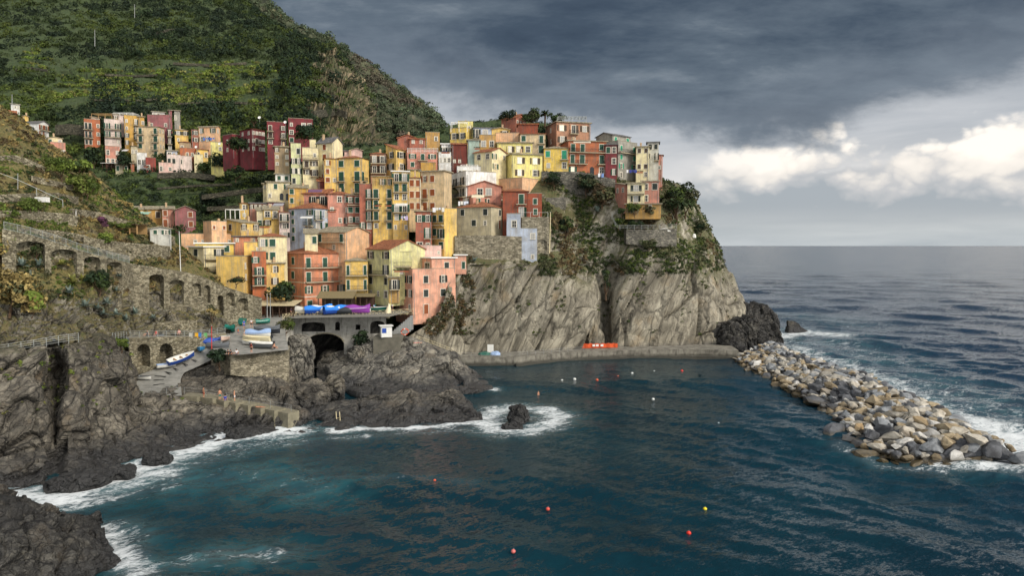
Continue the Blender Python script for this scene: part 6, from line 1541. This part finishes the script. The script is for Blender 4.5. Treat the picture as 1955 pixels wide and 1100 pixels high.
stuff('valley_scrub','bushes and garden trees filling the valley below the upper houses',[clumps(p+np.array([0,0,.4]),rg.uniform(.7,2.1,K),np.where((rg.random(K)<.55)[:,None],pal(DK+MID,K,rg),pal(MID+LT,K,rg)),60,.17,rg)])
p,u,v=sample('far_ridge',3000,rg,(400,900,-20,300),None,.85); K=len(p)
stuff('ridge_wood','scrub forest on the dark ridge behind the village',[clumps(p+np.array([0,0,1.]),rg.uniform(2.5,6.,K),np.where((perlin(p/60.,4)<-.2)[:,None],pal([(.12,.098,.072),(.105,.095,.066)],K,rg),pal([(.085,.115,.06),(.10,.125,.068),(.07,.098,.056)],K,rg)),34,.2,rg)],'woodland')  # leaf tints paled and greyed: distance haze put into the colour
# near slope: grass and scrub
zone=lambda c,u,v: np.clip(perlin((c/5.).reshape(-1,3),12).reshape(c.shape[:2])*2.2+.75,0,1)
p,u,v=sample('terraced_slope',5200,rg,(-60,440,180,635),lambda c,u,v:zone(c,u,v)*(c[...,2]>20)*np.where((u>255)&(v>520),.35,1.)*np.where((v>590),.35,1.),.9); K=len(p)
w_=perlin(p/7.,31)
t=np.where((w_>.12)[:,None],pal(STRAW+BROWN,K,rg),np.where((w_<-.08)[:,None],pal([(.13,.18,.03),(.16,.20,.04),(.10,.15,.025)]+LT,K,rg),pal(OLIVE+MID+STRAW[:1],K,rg)))
stuff('slope_grass','dry grass and weeds on the terraced near slope',[clumps(p,rg.uniform(.2,.55,K)*(1+(p[:,1]-90)/120),t,26,.3,rg,.7)],'grass')
# scrub on the headland
p,u,v=sample('headland',4600,rg,(1030,1410,330,545),lambda c,u,v:(c[...,2]>20.5)*np.clip(perlin((c/6.).reshape(-1,3),15).reshape(c.shape[:2])*2.4+.55+.3*(v>455),0,1),.9); K=len(p); w_=perlin(p/9.,41)
t=np.where((w_>.14)[:,None],pal(BROWN+[(.17,.12,.055),(.13,.10,.045)],K,rg),np.where((w_<-.08)[:,None],pal(MID+LT[:2],K,rg),pal(OLIVE+MID,K,rg)))
stuff('headland_scrub','brown and green scrub on the headland above the cliff',[clumps(p,rg.uniform(.3,.85,K),t,34,.27,rg,.75)])
p,u,v=sample('headland',500,rg,(830,1420,480,640),lambda c,u,v:(perlin((c/4.).reshape(-1,3),16).reshape(c.shape[:2])>.22)*1.,.9); K=len(p)
stuff('cliff_tufts','small green tufts growing in the cracks of the slab cliff',[clumps(p,rg.uniform(.2,.6,K),pal(MID+OLIVE+LT,K,rg),22,.34,rg,.8)])
p,u,v=sample('left_cliff',160,rg,(-20,345,650,790),None,.9); K=len(p)
stuff('cliff_greens','bright green tufts on the dark left cliff',[clumps(p,rg.uniform(.15,.5,K),pal([(.14,.18,.03),(.10,.14,.025),(.18,.18,.05)],K,rg),24,.34,rg,.8)])
p,u,v=sample('headland',700,rg,(770,930,485,640),lambda c,u,v:((u<905)&(perlin((c/5.).reshape(-1,3),18).reshape(c.shape[:2])>-.05))*1.,.9); K=len(p)
stuff('bank_grass','olive grass on the bank beside the pink harbour house',[clumps(p,rg.uniform(.3,.8,K),pal(OLIVE+BROWN,K,rg),28,.3,rg,.6)],'grass')
p,u,v=sample('village_hill',1300,rg,(330,1060,200,470),None,.9); K=len(p)
p2,u,v=sample('village_hill',700,rg,(380,540,270,420),None,.9)
p=np.concatenate([p,p2]); K=len(p)
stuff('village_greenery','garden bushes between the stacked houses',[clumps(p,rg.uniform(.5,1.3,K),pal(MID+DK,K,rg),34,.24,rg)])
BRT=[(.13,.18,.03),(.16,.20,.04),(.10,.15,.025)]
# ---- single trees and bushes
def tree(label,u,v,D,w,hh,palx,trunk=.25,nleaf=1100,leaf=.075,name='tree',cat='tree',seed=0,group=None,lift=0.):
    """v is the foot; w,hh crown width and total height in metres"""
    r=np.random.default_rng(seed+int(u)*7+int(v)); E=empty(name,P(u,v,D)); tag(E,label,cat,group)
    th=hh*trunk; b=MB(); 
    b.tube([(0,0,-.6),(.05*w*r.normal(),0,th*.6),(.08*w*r.normal(),0,th+.3*(hh-th))],[.05*hh*.5+.04,.035*hh*.5+.03,.02],7)
    for k in range(4):
        a=r.uniform(0,6.28); b.tube([(0,0,th*.7),(.22*w*math.cos(a),.22*w*math.sin(a),th+.25*(hh-th)),(.36*w*math.cos(a),.36*w*math.sin(a),th+.55*(hh-th))],[.03*hh*.5+.02,.02*hh*.5+.02,.015],6)
    b.build('trunk',[MATS['bark']],E)
    nc=max(5,int(nleaf/85)); d=r.normal(size=(nc,3)); d/=np.linalg.norm(d,axis=1,keepdims=True); rr=r.uniform(.25,.8,(nc,1))
    c=d*rr*np.array([w/2,w/2,(hh-th)/2])+np.array([0,0,th+(hh-th)/2]); s=r.uniform(.2,.38,nc)*min(w,(hh-th)*1.2)
    q_,f,t=clumps(c,s,pal(palx,nc,r,.35),nleaf//nc,leaf*3.2,r,.85)
    me=npmesh('crown',q_,f,[M['leaf']],attrs={'tint':('FACE',t)}); mobj('crown',me,E); return E
plain('bark',(84,66,48),.9,0,.25,4)
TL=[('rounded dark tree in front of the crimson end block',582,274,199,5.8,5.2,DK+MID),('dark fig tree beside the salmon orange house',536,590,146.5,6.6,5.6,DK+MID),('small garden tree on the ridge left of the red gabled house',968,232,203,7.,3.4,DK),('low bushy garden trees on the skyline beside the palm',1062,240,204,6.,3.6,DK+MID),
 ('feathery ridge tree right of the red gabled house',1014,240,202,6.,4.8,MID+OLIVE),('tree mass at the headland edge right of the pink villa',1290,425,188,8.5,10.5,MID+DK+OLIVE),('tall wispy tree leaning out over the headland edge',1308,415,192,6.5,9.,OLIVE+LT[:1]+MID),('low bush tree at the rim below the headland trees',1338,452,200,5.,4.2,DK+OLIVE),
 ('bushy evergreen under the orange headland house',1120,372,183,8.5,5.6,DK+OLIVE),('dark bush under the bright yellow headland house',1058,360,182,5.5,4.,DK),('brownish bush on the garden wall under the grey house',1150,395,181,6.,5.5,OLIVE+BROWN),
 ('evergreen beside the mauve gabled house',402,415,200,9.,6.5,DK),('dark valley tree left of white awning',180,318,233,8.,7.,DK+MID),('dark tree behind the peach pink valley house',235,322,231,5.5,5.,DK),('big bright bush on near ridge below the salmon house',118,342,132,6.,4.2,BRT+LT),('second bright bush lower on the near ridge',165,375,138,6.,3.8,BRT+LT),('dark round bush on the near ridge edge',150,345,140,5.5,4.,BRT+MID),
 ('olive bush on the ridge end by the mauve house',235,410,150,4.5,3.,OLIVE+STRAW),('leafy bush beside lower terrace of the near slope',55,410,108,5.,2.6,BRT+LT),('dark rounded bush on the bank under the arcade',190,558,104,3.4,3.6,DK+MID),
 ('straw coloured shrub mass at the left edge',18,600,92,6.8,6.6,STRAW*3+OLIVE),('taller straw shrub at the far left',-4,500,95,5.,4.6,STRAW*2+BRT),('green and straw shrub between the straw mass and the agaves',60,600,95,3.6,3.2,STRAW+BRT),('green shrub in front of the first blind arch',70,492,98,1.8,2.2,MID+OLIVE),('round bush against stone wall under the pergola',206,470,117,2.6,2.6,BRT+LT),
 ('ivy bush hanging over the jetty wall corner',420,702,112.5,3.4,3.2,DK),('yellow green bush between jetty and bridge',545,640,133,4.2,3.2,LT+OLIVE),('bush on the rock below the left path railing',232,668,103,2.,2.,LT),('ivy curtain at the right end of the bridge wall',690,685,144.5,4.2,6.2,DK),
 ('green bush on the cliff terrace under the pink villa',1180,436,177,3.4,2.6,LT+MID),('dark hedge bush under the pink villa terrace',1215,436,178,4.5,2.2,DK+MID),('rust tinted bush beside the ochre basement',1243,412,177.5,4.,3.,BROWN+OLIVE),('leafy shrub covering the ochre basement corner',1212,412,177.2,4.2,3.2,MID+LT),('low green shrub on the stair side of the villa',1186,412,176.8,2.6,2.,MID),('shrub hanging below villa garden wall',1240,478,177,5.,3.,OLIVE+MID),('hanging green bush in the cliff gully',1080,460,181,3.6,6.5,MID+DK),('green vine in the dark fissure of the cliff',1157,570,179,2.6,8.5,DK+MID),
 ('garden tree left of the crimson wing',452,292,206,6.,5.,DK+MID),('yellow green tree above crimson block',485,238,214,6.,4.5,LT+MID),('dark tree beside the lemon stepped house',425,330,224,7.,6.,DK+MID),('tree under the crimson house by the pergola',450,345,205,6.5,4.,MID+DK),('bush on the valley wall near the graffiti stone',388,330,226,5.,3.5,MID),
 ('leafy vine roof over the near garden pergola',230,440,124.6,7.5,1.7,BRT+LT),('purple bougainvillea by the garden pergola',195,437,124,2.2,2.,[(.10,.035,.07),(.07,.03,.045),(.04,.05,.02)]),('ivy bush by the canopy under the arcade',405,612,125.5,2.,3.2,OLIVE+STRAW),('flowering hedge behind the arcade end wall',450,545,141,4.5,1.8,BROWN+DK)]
for k,a in enumerate(TL):
    lab,u,v,D,w_,h_,pl_=a; small=h_<4.
    if u<260 and D<145: D=(surfD('terraced_slope',u,v) or D)-.4
    elif 1060<u<1350 and v>340: D=min(D,(surfD('headland',u,v) or D)+.3)
    near=D<115; tree(lab,u,v,D,w_,h_,pl_,.02 if near else .06 if small or v<300 else .14,(2600 if near else 1500) if w_>4 else 1000,(.042 if near else .06) if w_>4 else .07,'bush' if small else 'tree','bush' if small else 'tree',k)
# palm
E=empty('palm_tree',P(1040,236,203)); tag(E,'palm tree on the skyline between red and salmon houses','palm'); b=MB(); b.tube([(0,0,-1),(.1,0,1.5),(.15,0,3.)],[.28,.24,.3],8); b.build('trunk',[MATS['bark']],E)
r=np.random.default_rng(4)
b=MB()
for i in range(26):
    a=i*2.4; el=r.uniform(-.3,1.2); L=r.uniform(1.9,2.5); pts_=[]
    for s in np.linspace(0,1,7): pts_.append(Vector((.15+math.cos(a)*L*s*math.cos(el),math.sin(a)*L*s*math.cos(el),3.+L*s*math.sin(el)-1.1*s*s)))
    for p0,p1 in zip(pts_[:-1],pts_[1:]):
        sd_=(p1-p0).cross(Vector((0,0,1))).normalized()*.26; m0=(p0+p1)/2
        for g in (1,-1): b.add([p0,p1,p1+sd_*g-Vector((0,0,.15)),p0+sd_*g*1.1-Vector((0,0,.15))],[(0,1,2,3)])
me=b.mesh('crown',[M['leaf']]); at=me.attributes.new('tint','FLOAT_COLOR','FACE'); at.data.foreach_set('color',np.tile([.04,.06,.02,1],len(me.polygons)).astype(np.float32)); mobj('crown',me,E)
# agaves
def agave(label,u,v,D,R,palx,seed,prickly=False):
    r=random.Random(seed); n=22 if not prickly else 16; b=MB()
    for i in range(n):
        a=i*2.399+r.uniform(-.2,.2); el=r.uniform(.15,1.3); L=R*r.uniform(.75,1.1); wd=.11*R+.02
        pr=None
        for k in range(6):
            s=k/5; x=L*s*math.cos(el); z=L*s*math.sin(el)-.25*L*s*s*(1 if el<.8 else .2); w2=wd*(1-.15*s if s<.5 else (1-s)*1.85+.02)
            c=Vector((math.cos(a)*x,math.sin(a)*x,z)); sd_=Vector((-math.sin(a),math.cos(a),0))*w2; cur=(c-sd_+Vector((0,0,w2*.35)),c,c+sd_+Vector((0,0,w2*.35)))
            if pr: b.add([pr[0],pr[1],cur[1],cur[0]],[(0,1,2,3)]); b.add([pr[1],pr[2],cur[2],cur[1]],[(0,1,2,3)])
            pr=cur
    me=b.mesh('agave_plant',[M['leaf']]); m_=len(me.polygons); t=np.array(palx)[np.repeat(np.array([r.randrange(len(palx)) for _ in range(n)]),10)[:m_]]; at=me.attributes.new('tint','FLOAT_COLOR','FACE'); at.data.foreach_set('color',np.concatenate([t,np.ones((m_,1))],1).astype(np.float32).ravel())
    o=mobj('agave_plant' ,me); o.location=P(u,v,D); tag(o,label,'agave','agaves on the bank')
BL=[(.19,.25,.22),(.26,.32,.28),(.14,.19,.165)]; YG=[(.32,.32,.08),(.26,.27,.08),(.38,.36,.13)]
AG=[(42,508,97,1.3,BL,'large blue agave under the first blind arch'),(74,508,98.5,1.2,BL,'blue agave right of the largest, under the first arch'),(58,528,97,.9,BL,'small blue agave below the pair under the first arch'),(140,540,100.5,1.5,YG,'yellow green prickly pear clump on the bank'),(158,536,101.5,1.3,YG,'second yellow green clump next to the dark rounded bush'),(132,560,99.5,1.2,BL,'blue agave just below the yellow green clump'),(163,585,99.5,1.4,BL,'big pale agave below the dark rounded bush'),(185,590,101,1.1,BL,'pale agave lower right of the dark rounded bush'),(205,580,103,1.3,BL,'pale agave on the right of the dark bush'),(197,600,101.5,1.,BL,'agave low on the bank above pale rock'),(222,602,104,1.2,BL,'agave beside the pale rock spur'),(240,612,107,1.2,BL,'agave cluster at lower right end of the bank'),(258,600,109,1.3,BL,'tall bladed agave left of the deep arch'),(228,528,107,.8,BL,'little agave in front of the fourth blind arch'),(292,608,114.5,.9,BL,'agave at the foot of the deep arch'),(118,505,101,1.,YG,'olive agave in the second blind arch'),(222,556,105.5,.9,BL,'grey agave right of the dark rounded bush'),(1140,404,180,1.8,BL,'grey agave on the headland garden slope'),(905,500,167.6,1.5,BL,'agave below the rubble base wall'),(1195,432,177,1.2,YG,'yellow agave under the villa terrace')]
for k,(u,v,D,R,pl_,lab) in enumerate(AG): agave(lab,u,v,((surfD('terraced_slope',u,v) or D) if u<320 else (surfD('headland',u,v) or D))-.25,R*1.15,pl_,k)
# ------------------------------------------------------------------ people (small figures)
def skin(name,verts,edges,radii,root=0,sub=1):
    me=bpy.data.meshes.new(name); me.from_pydata(verts,edges,[]); o=bpy.data.objects.new(name,me); COL.objects.link(o)
    m=o.modifiers.new('s','SKIN'); m.use_smooth_shade=True; s=o.modifiers.new('d','SUBSURF'); s.levels=sub; s.render_levels=sub
    for i,r in enumerate(radii): me.skin_vertices[0].data[i].radius=(r[0],r[1]) if isinstance(r,tuple) else (r,r)
    for i in range(len(radii)): me.skin_vertices[0].data[i].use_root=(i==root)
    dg=bpy.context.evaluated_depsgraph_get(); out=bpy.data.meshes.new_from_object(o.evaluated_get(dg)); out.name=name
    bpy.data.objects.remove(o); return out
def figure(pose):
    V_=Vector
    hip=V_((0,0,.92)); 
    if pose=='sit': hip=V_((0,0,.14))
    ch=hip+V_((0,.02 if pose!='sit' else .06,.42)); nk=ch+V_((0,0,.13)); h1=nk+V_((0,-.02,.10)); h2=h1+V_((0,-.01,.12))
    def leg(s,k):
        a=hip+V_((s*.09,0,-.04))
        if pose=='sit': return [a,V_((s*.14,-.40,.40)),V_((s*.13,-.66,.09)),V_((s*.14,-.82,.04))]
        if pose=='walk': return [a,V_((s*.10,-.14*k,.50)),V_((s*.10,.06-.20*k if k>0 else .30,.10)),V_((s*.11,-.10-.22*k if k>0 else .18,.04))]
        return [a,V_((s*.10,-.01,.50)),V_((s*.11,.03,.09)),V_((s*.13,-.11,.04))]
    def arm(s,k):
        a=ch+V_((s*.17,0,.04))
        if pose=='sit': return [a,a+V_((s*.09,.08,-.27)),V_((s*.30,.20,.16)),V_((s*.31,.22,.05))]
        if pose=='walk': return [a,a+V_((s*.07,.10*k,-.27)),a+V_((s*.09,-.02+.10*k,-.52)),a+V_((s*.09,-.07+.12*k,-.66))]
        return [a,a+V_((s*.07,.02,-.28)),a+V_((s*.08,-.04,-.53)),a+V_((s*.07,-.08,-.68))]
    vs=[hip,hip.lerp(ch,.5),ch,nk,h1,h2]; rs=[(.135,.10),(.12,.09),(.15,.10),(.05,.05),(.082,.095),(.075,.088)]; es=[(0,1),(1,2),(2,3),(3,4),(4,5)]
    for s,k in ((-1,1),(1,-1)):
        b=len(vs); L=leg(s,k); vs+=L; rs+=[(.085,.09),(.055,.058),(.036,.04),(.035,.03)]; es+=[(0,b),(b,b+1),(b+1,b+2),(b+2,b+3)]
        b=len(vs); A=arm(s,-k); vs+=A; rs+=[(.055,.055),(.04,.042),(.03,.032),(.024,.034)]; es+=[(2,b),(b,b+1),(b+1,b+2),(b+2,b+3)]
    body=skin('person',vs,es,rs)
    # shirt
    sv=[hip+V_((0,0,.06)),hip.lerp(ch,.5),ch,ch+V_((0,0,.07))]; sr=[(.155,.12),(.145,.112),(.172,.122),(.09,.085)]; se=[(0,1),(1,2),(2,3)]
    for s,k in ((-1,1),(1,-1)):
        A=arm(s,-k); b=len(sv); sv+=[A[0],A[0].lerp(A[1],.65)]; sr+=[(.072,.072),(.062,.062)]; se+=[(2,b),(b,b+1)]
    shirt=skin('shirt',sv,se,sr)
    tv=[hip+V_((0,0,.08)),hip]; tr=[(.148,.115),(.152,.118)]; te=[(0,1)]
    for s,k in ((-1,1),(1,-1)):
        L=leg(s,k); b=len(tv); tv+=[L[0],L[0].lerp(L[1],.9)]; tr+=[(.102,.107),(.082,.086)]; te+=[(1,b),(b,b+1)]
    shorts=skin('shorts',tv,te,tr,1)
    bm=bmesh.new(); bmesh.ops.create_icosphere(bm,subdivisions=3,radius=1.)
    c=h1+V_((0,.018,.075))
    bmesh.ops.delete(bm,geom=[v for v in bm.verts if v.co.z<-.25 and v.co.y<.2 or (v.co.y<-.55 and v.co.z<.45) or v.co.z<-.75],context='VERTS')
    for v in bm.verts: v.co=Vector((v.co.x*.098,v.co.y*.112,v.co.z*.118))+c
    hair=bpy.data.meshes.new('hair'); bm.to_mesh(hair); bm.free(); hair.polygons.foreach_set('use_smooth',[True]*len(hair.polygons))
    return body,shirt,shorts,hair
FIG={p:figure(p) for p in ('stand','walk','sit')}
SKN=plain('skin',(196,142,112),.6,0,.06); 
def cloth(rgb): return plain('cloth %d %d %d'%rgb,rgb,.9,0,.1,8)
HAIRC=[plain('hair dark',(38,28,22),.7),plain('hair brown',(88,60,38),.7),plain('hair grey',(150,146,140),.7)]
def person(label,p,pose,hd,shirt,shorts,hair=0,sc_=1.,lie=False):
    f=FIG[pose]; b=f[0].copy(); b.materials.clear(); b.materials.append(SKN); o=mobj('person',b); o.location=p; o.scale=(sc_,)*3
    o.rotation_euler=(rad(-90) if lie else 0,0,rad(hd)); tag(o,label,'person')
    if lie: o.location=p+Vector((0,0,.16))
    for me,nm,c in ((f[1],'shirt',shirt),(f[2],'shorts',shorts)):
        if c is None: continue
        m=me.copy(); m.materials.clear(); m.materials.append(cloth(c)); mobj(nm,m,o)
    m=f[3].copy(); m.materials.clear(); m.materials.append(HAIRC[hair]); mobj('hair',m,o)
    return o
def GP(u,v,z): return SEA(u,v,z)
for a in (('person in a red jacket sitting on the path above the slipway arches',P(298,641,117.2),'sit',10,(196,30,44),(40,44,60)),
 ('person in dark clothes sitting left of the red jacket',P(281,641,116),'sit',-15,(44,46,52),(60,60,66)),
 ('person in a pink top sitting on the path behind the towels',P(342,639,120),'sit',20,(226,170,160),(120,120,130),1),
 ('person in dark red standing on the jetty edge',GP(480,674,10.25),'stand',160,(104,26,36),(40,34,40)),
 ('person in black sitting on the jetty edge left of a twin',GP(436,678,10.1),'sit',150,(34,34,38),(40,40,46)),
 ('person in charcoal sitting on the jetty edge, second from the corner bush',GP(441,678,10.1),'sit',170,(64,60,62),(48,48,56)),
 ('person in a white top sitting alone on the jetty edge',GP(452,677,10.1),'sit',185,(226,226,230),(90,90,110)),
 ('tanned person leaning back at the jetty corner by the inflatable boat',GP(524,666,10.35),'sit',60,None,(60,40,50)),
 ('person in blue walking past the green tarpaulin boats',GP(466,628,12.1),'walk',30,(44,96,190),(44,90,180)),
 ('person in a white shirt walking toward the restaurant canopy',GP(480,626,12.2),'walk',170,(226,224,226),(50,52,60)),
 ('person in pale shirt standing at the canopy steps',GP(489,613,12.75),'stand',200,(208,200,206),(90,90,100)),
 ('tanned bather with red trunks standing on the upper bathing steps',GP(389,760,4.4),'stand',140,None,(150,60,50)),
 ('tanned bather standing beside the blue towel',GP(420,764,4.1),'stand',210,None,(40,120,110),1),
 ('bather wrapped in a blue towel on the steps',GP(430,765,4.0),'sit',200,(36,70,170),(36,70,170)),
 ('sunbather lying on the lower bathing steps',GP(506,780,3.05),'stand',75,None,(170,110,80),1,1.,True),
 ('person in a white shirt on the plaza behind the fence',GP(702,592,13.25),'stand',190,(230,230,230),(190,190,190),2),
 ('tanned person crouching by the fence below the purple boat',GP(671,599,13.15),'sit',170,None,(120,70,60)),
 ('person in white by the upright hull near the pink house',GP(749,594,13.25),'stand',150,(224,224,224),(70,74,90)),
 ('person in yellow standing beside the dark restaurant canopy',GP(462,611,12.75),'stand',120,(222,180,50),(60,60,70)),
 ('person in navy walking between canopy and plaza fence',GP(556,603,13.2),'walk',60,(36,44,84),(150,140,120)),
 ('person in olive standing near the orange house corner',GP(576,596,13.2),'stand',20,(96,100,60),(60,60,64),1),
 ('person in sky blue on the plaza right of the white shirt',GP(714,595,13.2),'walk',250,(120,170,216),(60,64,90)),
 ('person in red standing in front of yellow green house door',GP(706,584,13.25),'stand',300,(190,50,50),(50,50,60)),
 ('child in orange walking on the boat platform',GP(455,640,11.4),'walk',140,(230,120,50),(60,90,150),1,.7),
 ('person in grey bending over the cream motor boat',GP(467,649,11.1),'stand',90,(150,152,156),(70,70,76)),
 ('person in white trunks standing on the jetty rock by steps',GP(448,766,4.0),'stand',100,None,(226,226,226)),
 ('person in pink lying on the rocks right of the kiosk',GP(806,656,9.6),'stand',100,(214,150,150),(190,120,120),1,1.,True)):
    person(*a)
sw=person('swimmer in the harbour behind the foam patch',SEA(1028,764,-1.28),'stand',40,None,(60,60,90),1)
# ------------------------------------------------------------------ roof frames, awnings, laundry, dishes
def roof_frame(label,crop,x0,x1,yt,yb,D,dep,mat,n=3,slats=True):
    u0,vb=cv_(crop,x0,yb); u1,vt=cv_(crop,x1,yt); a=P(u0,vb,D); c=P(u1,vb,D); H=P(u0,vt,D).z-a.z; W=c.x-a.x; E=empty('roof_pergola',a); tag(E,label,'pergola')
    for i in range(n):
        for y in (0,dep):
            bb=MB(); bb.box(-.06,.06,-.06,.06,-.4,H); o=bb.build('post',[mat],E); o.location=(W*i/(n-1),y,0)
    b=MB()
    for y in (0,dep): b.bar((0,y,H),(W,y,H),.1)
    for x in np.linspace(0,W,n*2-1): b.bar((x,0,H+.003),(x,dep,H+.003),.08)
    if slats: 
        for y in np.linspace(.3,dep-.3,5): b.bar((0,y,H+.08),(W,y,H+.08),.05)
    b.build('beams',[mat],E)
roof_frame('white pergola frame on the bright yellow house','C',738,880,152,225,193,3.5,WP)
roof_frame('metal terrace frame on the salmon penthouse house','D',255,470,88,122,196.5,4,RP,5)
roof_frame('brown roof pergola on the orange brown valley block','A',740,905,155,185,249,4,MATS['wood'],4)
roof_frame('white roof pergola on the white valley attic','A',915,1075,148,165,249.5,4,WP,4)
roof_frame('garden pergola with white frame left of the pink row','E',960,1090,95,165,168,3,WP,4)
roof_frame('white railed roof deck frame on the modern house','C',825,970,525,560,170,3,WP,4,False)
roof_frame('vine frame on the first tall yellow house','C',62,225,640,690,166.5,2,MATS['wood'],4)
def awning(label,crop,x0,x1,y,D,rgb,drop=.5,dep=1.3):
    u0,v=cv_(crop,x0,y); u1,_=cv_(crop,x1,y); a=P(u0,v,D); c=P(u1,v,D); W=c.x-a.x; b=MB()
    b.add([(0,0,0),(W,0,0),(W,-dep,-drop),(0,-dep,-drop),(0,-dep,-drop-.22),(W,-dep,-drop-.22),(0,0,-.04),(W,0,-.04),(W,-dep,-drop-.04),(0,-dep,-drop-.04)],[(0,3,2,1),(3,4,5,2),(6,7,8,9)])
    o=b.build('awning',[plain('awning %d %d %d'%rgb,rgb,.85,0,.08)]); o.location=a; tag(o,label,'awning')
    bb=MB(); bb.bar((.1,0,-.6),(.1,-dep,-drop),.04); bb.bar((W-.1,0,-.6),(W-.1,-dep,-drop),.04); bb.build('bracket',[RGY],o)
awning('white awning on the second tall yellow house','C',258,362,862,164.8,(214,212,204)); awning('green striped awning on the pale hillside house','E',130,282,118,184.6,(150,186,168)); awning('purple grey awning on the terracotta gabled pink house','B',735,855,650,160.5,(110,80,110)); awning('grey awning on the mauve row house','B',430,520,770,165.3,(150,150,156)); awning('long white awning on the orange headland house','D',370,500,275,186,(196,188,170),.35); awning('cream awning over the pink laundry terrace','C',920,1030,790,161.6,(222,210,180)); awning('white terrace awning on the light blue house','B',668,775,885,164.,(220,220,216),.3); awning('pale awning beside the white valley houses','A',1000,1045,445,232,(200,196,196))
def laundry(label,crop,x0,x1,y,D,cols,seed):
    r=random.Random(seed); u0,v=cv_(crop,x0,y); u1,_=cv_(crop,x1,y); a=P(u0,v,D); c=P(u1,v,D); W=c.x-a.x; E=empty('laundry_line',a); tag(E,label,'laundry')
    b=MB(); b.bar((0,0,0),(W,0,0),.03); b.build('line',[RGY],E); x=.05
    while x<W-.3:
        w_=r.uniform(.35,.8); h_=r.uniform(.5,1.1); bb=MB(); n=4
        for i in range(n): bb.add([(w_*i/n,.05*(i%2),-h_),(w_*(i+1)/n,.05*((i+1)%2),-h_),(w_*(i+1)/n,0,0),(w_*i/n,0,0)],[(0,1,2,3)])
        cc=cols[r.randrange(len(cols))]; o=bb.build('garment',[plain('laundry %d %d %d'%cc,cc,.9)],E); o.location=(min(x,W-w_),-.04,0); x+=w_+r.uniform(.05,.3)
WH=[(230,230,232),(214,220,232),(226,222,210)]
laundry('white sheets drying on the pink laundry terrace','C',800,890,845,157.6,WH,1); laundry('white laundry on the roof of the brick pink house','C',575,680,900,162.6,WH+[(120,130,150)],2); laundry('blue and white washing on the tall grey house balcony','D',770,848,487,188.4,[(40,50,110),(230,230,235),(60,70,140)],3); laundry('lilac washing under the second tall yellow house','C',300,362,975,164.8,[(190,176,214),(170,170,200),(226,226,230)],4); laundry('blue washing under the orange headland house','D',555,605,515,185.6,[(120,150,200),(90,140,200),(222,226,230)],5); laundry('blue washing on the cream valley house','A',1640,1740,350,243.2,[(60,90,170),(90,120,190)],6)
def dish(label,crop,x,y,D):
    u,v=cv_(crop,x,y); E=empty('satellite_dish',P(u,v,D)); tag(E,label,'satellite dish'); b=MB(); b.lathe([(0,.0),(.25,.04),(.45,.14)],14,0,Matrix.Rotation(rad(70),4,'X')); b.build('reflector',[WP],E); b=MB(); b.bar((0,0,0),(0,.1,-1.2),.06); b.build('stand',[RGY],E)
dish('white satellite dish on the lemon stepped house','A',1775,400,221.5); dish('white satellite dish on the crimson end block roof','B',300,20,203); dish('satellite dish on the crimson middle block edge','B',525,60,202.6); dish('satellite dish between orange roofs in the valley','A',1585,425,235.5)
def planter(label,crop,x,y,D,w_,palx,seed):
    u,v=cv_(crop,x,y); E=empty('planter',P(u,v,D)); tag(E,label,'planter'); b=MB(); b.box(-w_/2,w_/2,-.16,.16,0,.3); b.build('box',[MATS['tile_pot']],E)
    r=np.random.default_rng(seed); n=max(4,int(w_*4)); q_,f,t=clumps(np.c_[np.linspace(-w_/2,w_/2,n),np.zeros(n),np.full(n,.45)],np.full(n,.28),pal(palx,n,r),40,.3,r); mobj('plants',npmesh('plants',q_,f,[M['leaf']],attrs={'tint':('FACE',t)}),E)
plain('tile_pot',(150,84,56),.9)
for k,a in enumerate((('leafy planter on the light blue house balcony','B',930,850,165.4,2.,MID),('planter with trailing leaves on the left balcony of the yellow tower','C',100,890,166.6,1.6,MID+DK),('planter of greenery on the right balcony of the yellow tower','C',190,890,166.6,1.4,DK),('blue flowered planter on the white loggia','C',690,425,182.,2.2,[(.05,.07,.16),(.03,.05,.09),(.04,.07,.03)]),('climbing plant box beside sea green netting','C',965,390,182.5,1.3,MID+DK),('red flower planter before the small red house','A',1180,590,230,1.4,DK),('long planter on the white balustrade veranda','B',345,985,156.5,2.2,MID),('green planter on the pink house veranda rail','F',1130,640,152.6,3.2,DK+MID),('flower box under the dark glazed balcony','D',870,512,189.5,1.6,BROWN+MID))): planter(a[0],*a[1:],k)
# white balustrade of the low yellow house
railing('balustrade','white balustrade on the low yellow veranda house','balustrade',[P(u,v,156.6) for u,v in ((460,443),(518,443))],.95,.45,plain('balustrade cream',(222,208,176),.8),'rails',2)
railing('terrace_railing','white terrace rail round the rose pink house roof','railing',[P(u,v,180.) for u,v in ((778,290),(836,290))],1.,1.1,WP,'bars')
railing('terrace_railing','dark terrace rail before the small tower cube','railing',[P(u,v,166.5) for u,v in ((968,415),(994,415))],1.,.9,RGY,'rails',3)
railing('terrace_railing','white bollard rail on the wall beside rust orange tower','railing',[P(u,v,171) for u,v in ((996,414),(1046,414))],1.1,2.6,WP,'rails',1)
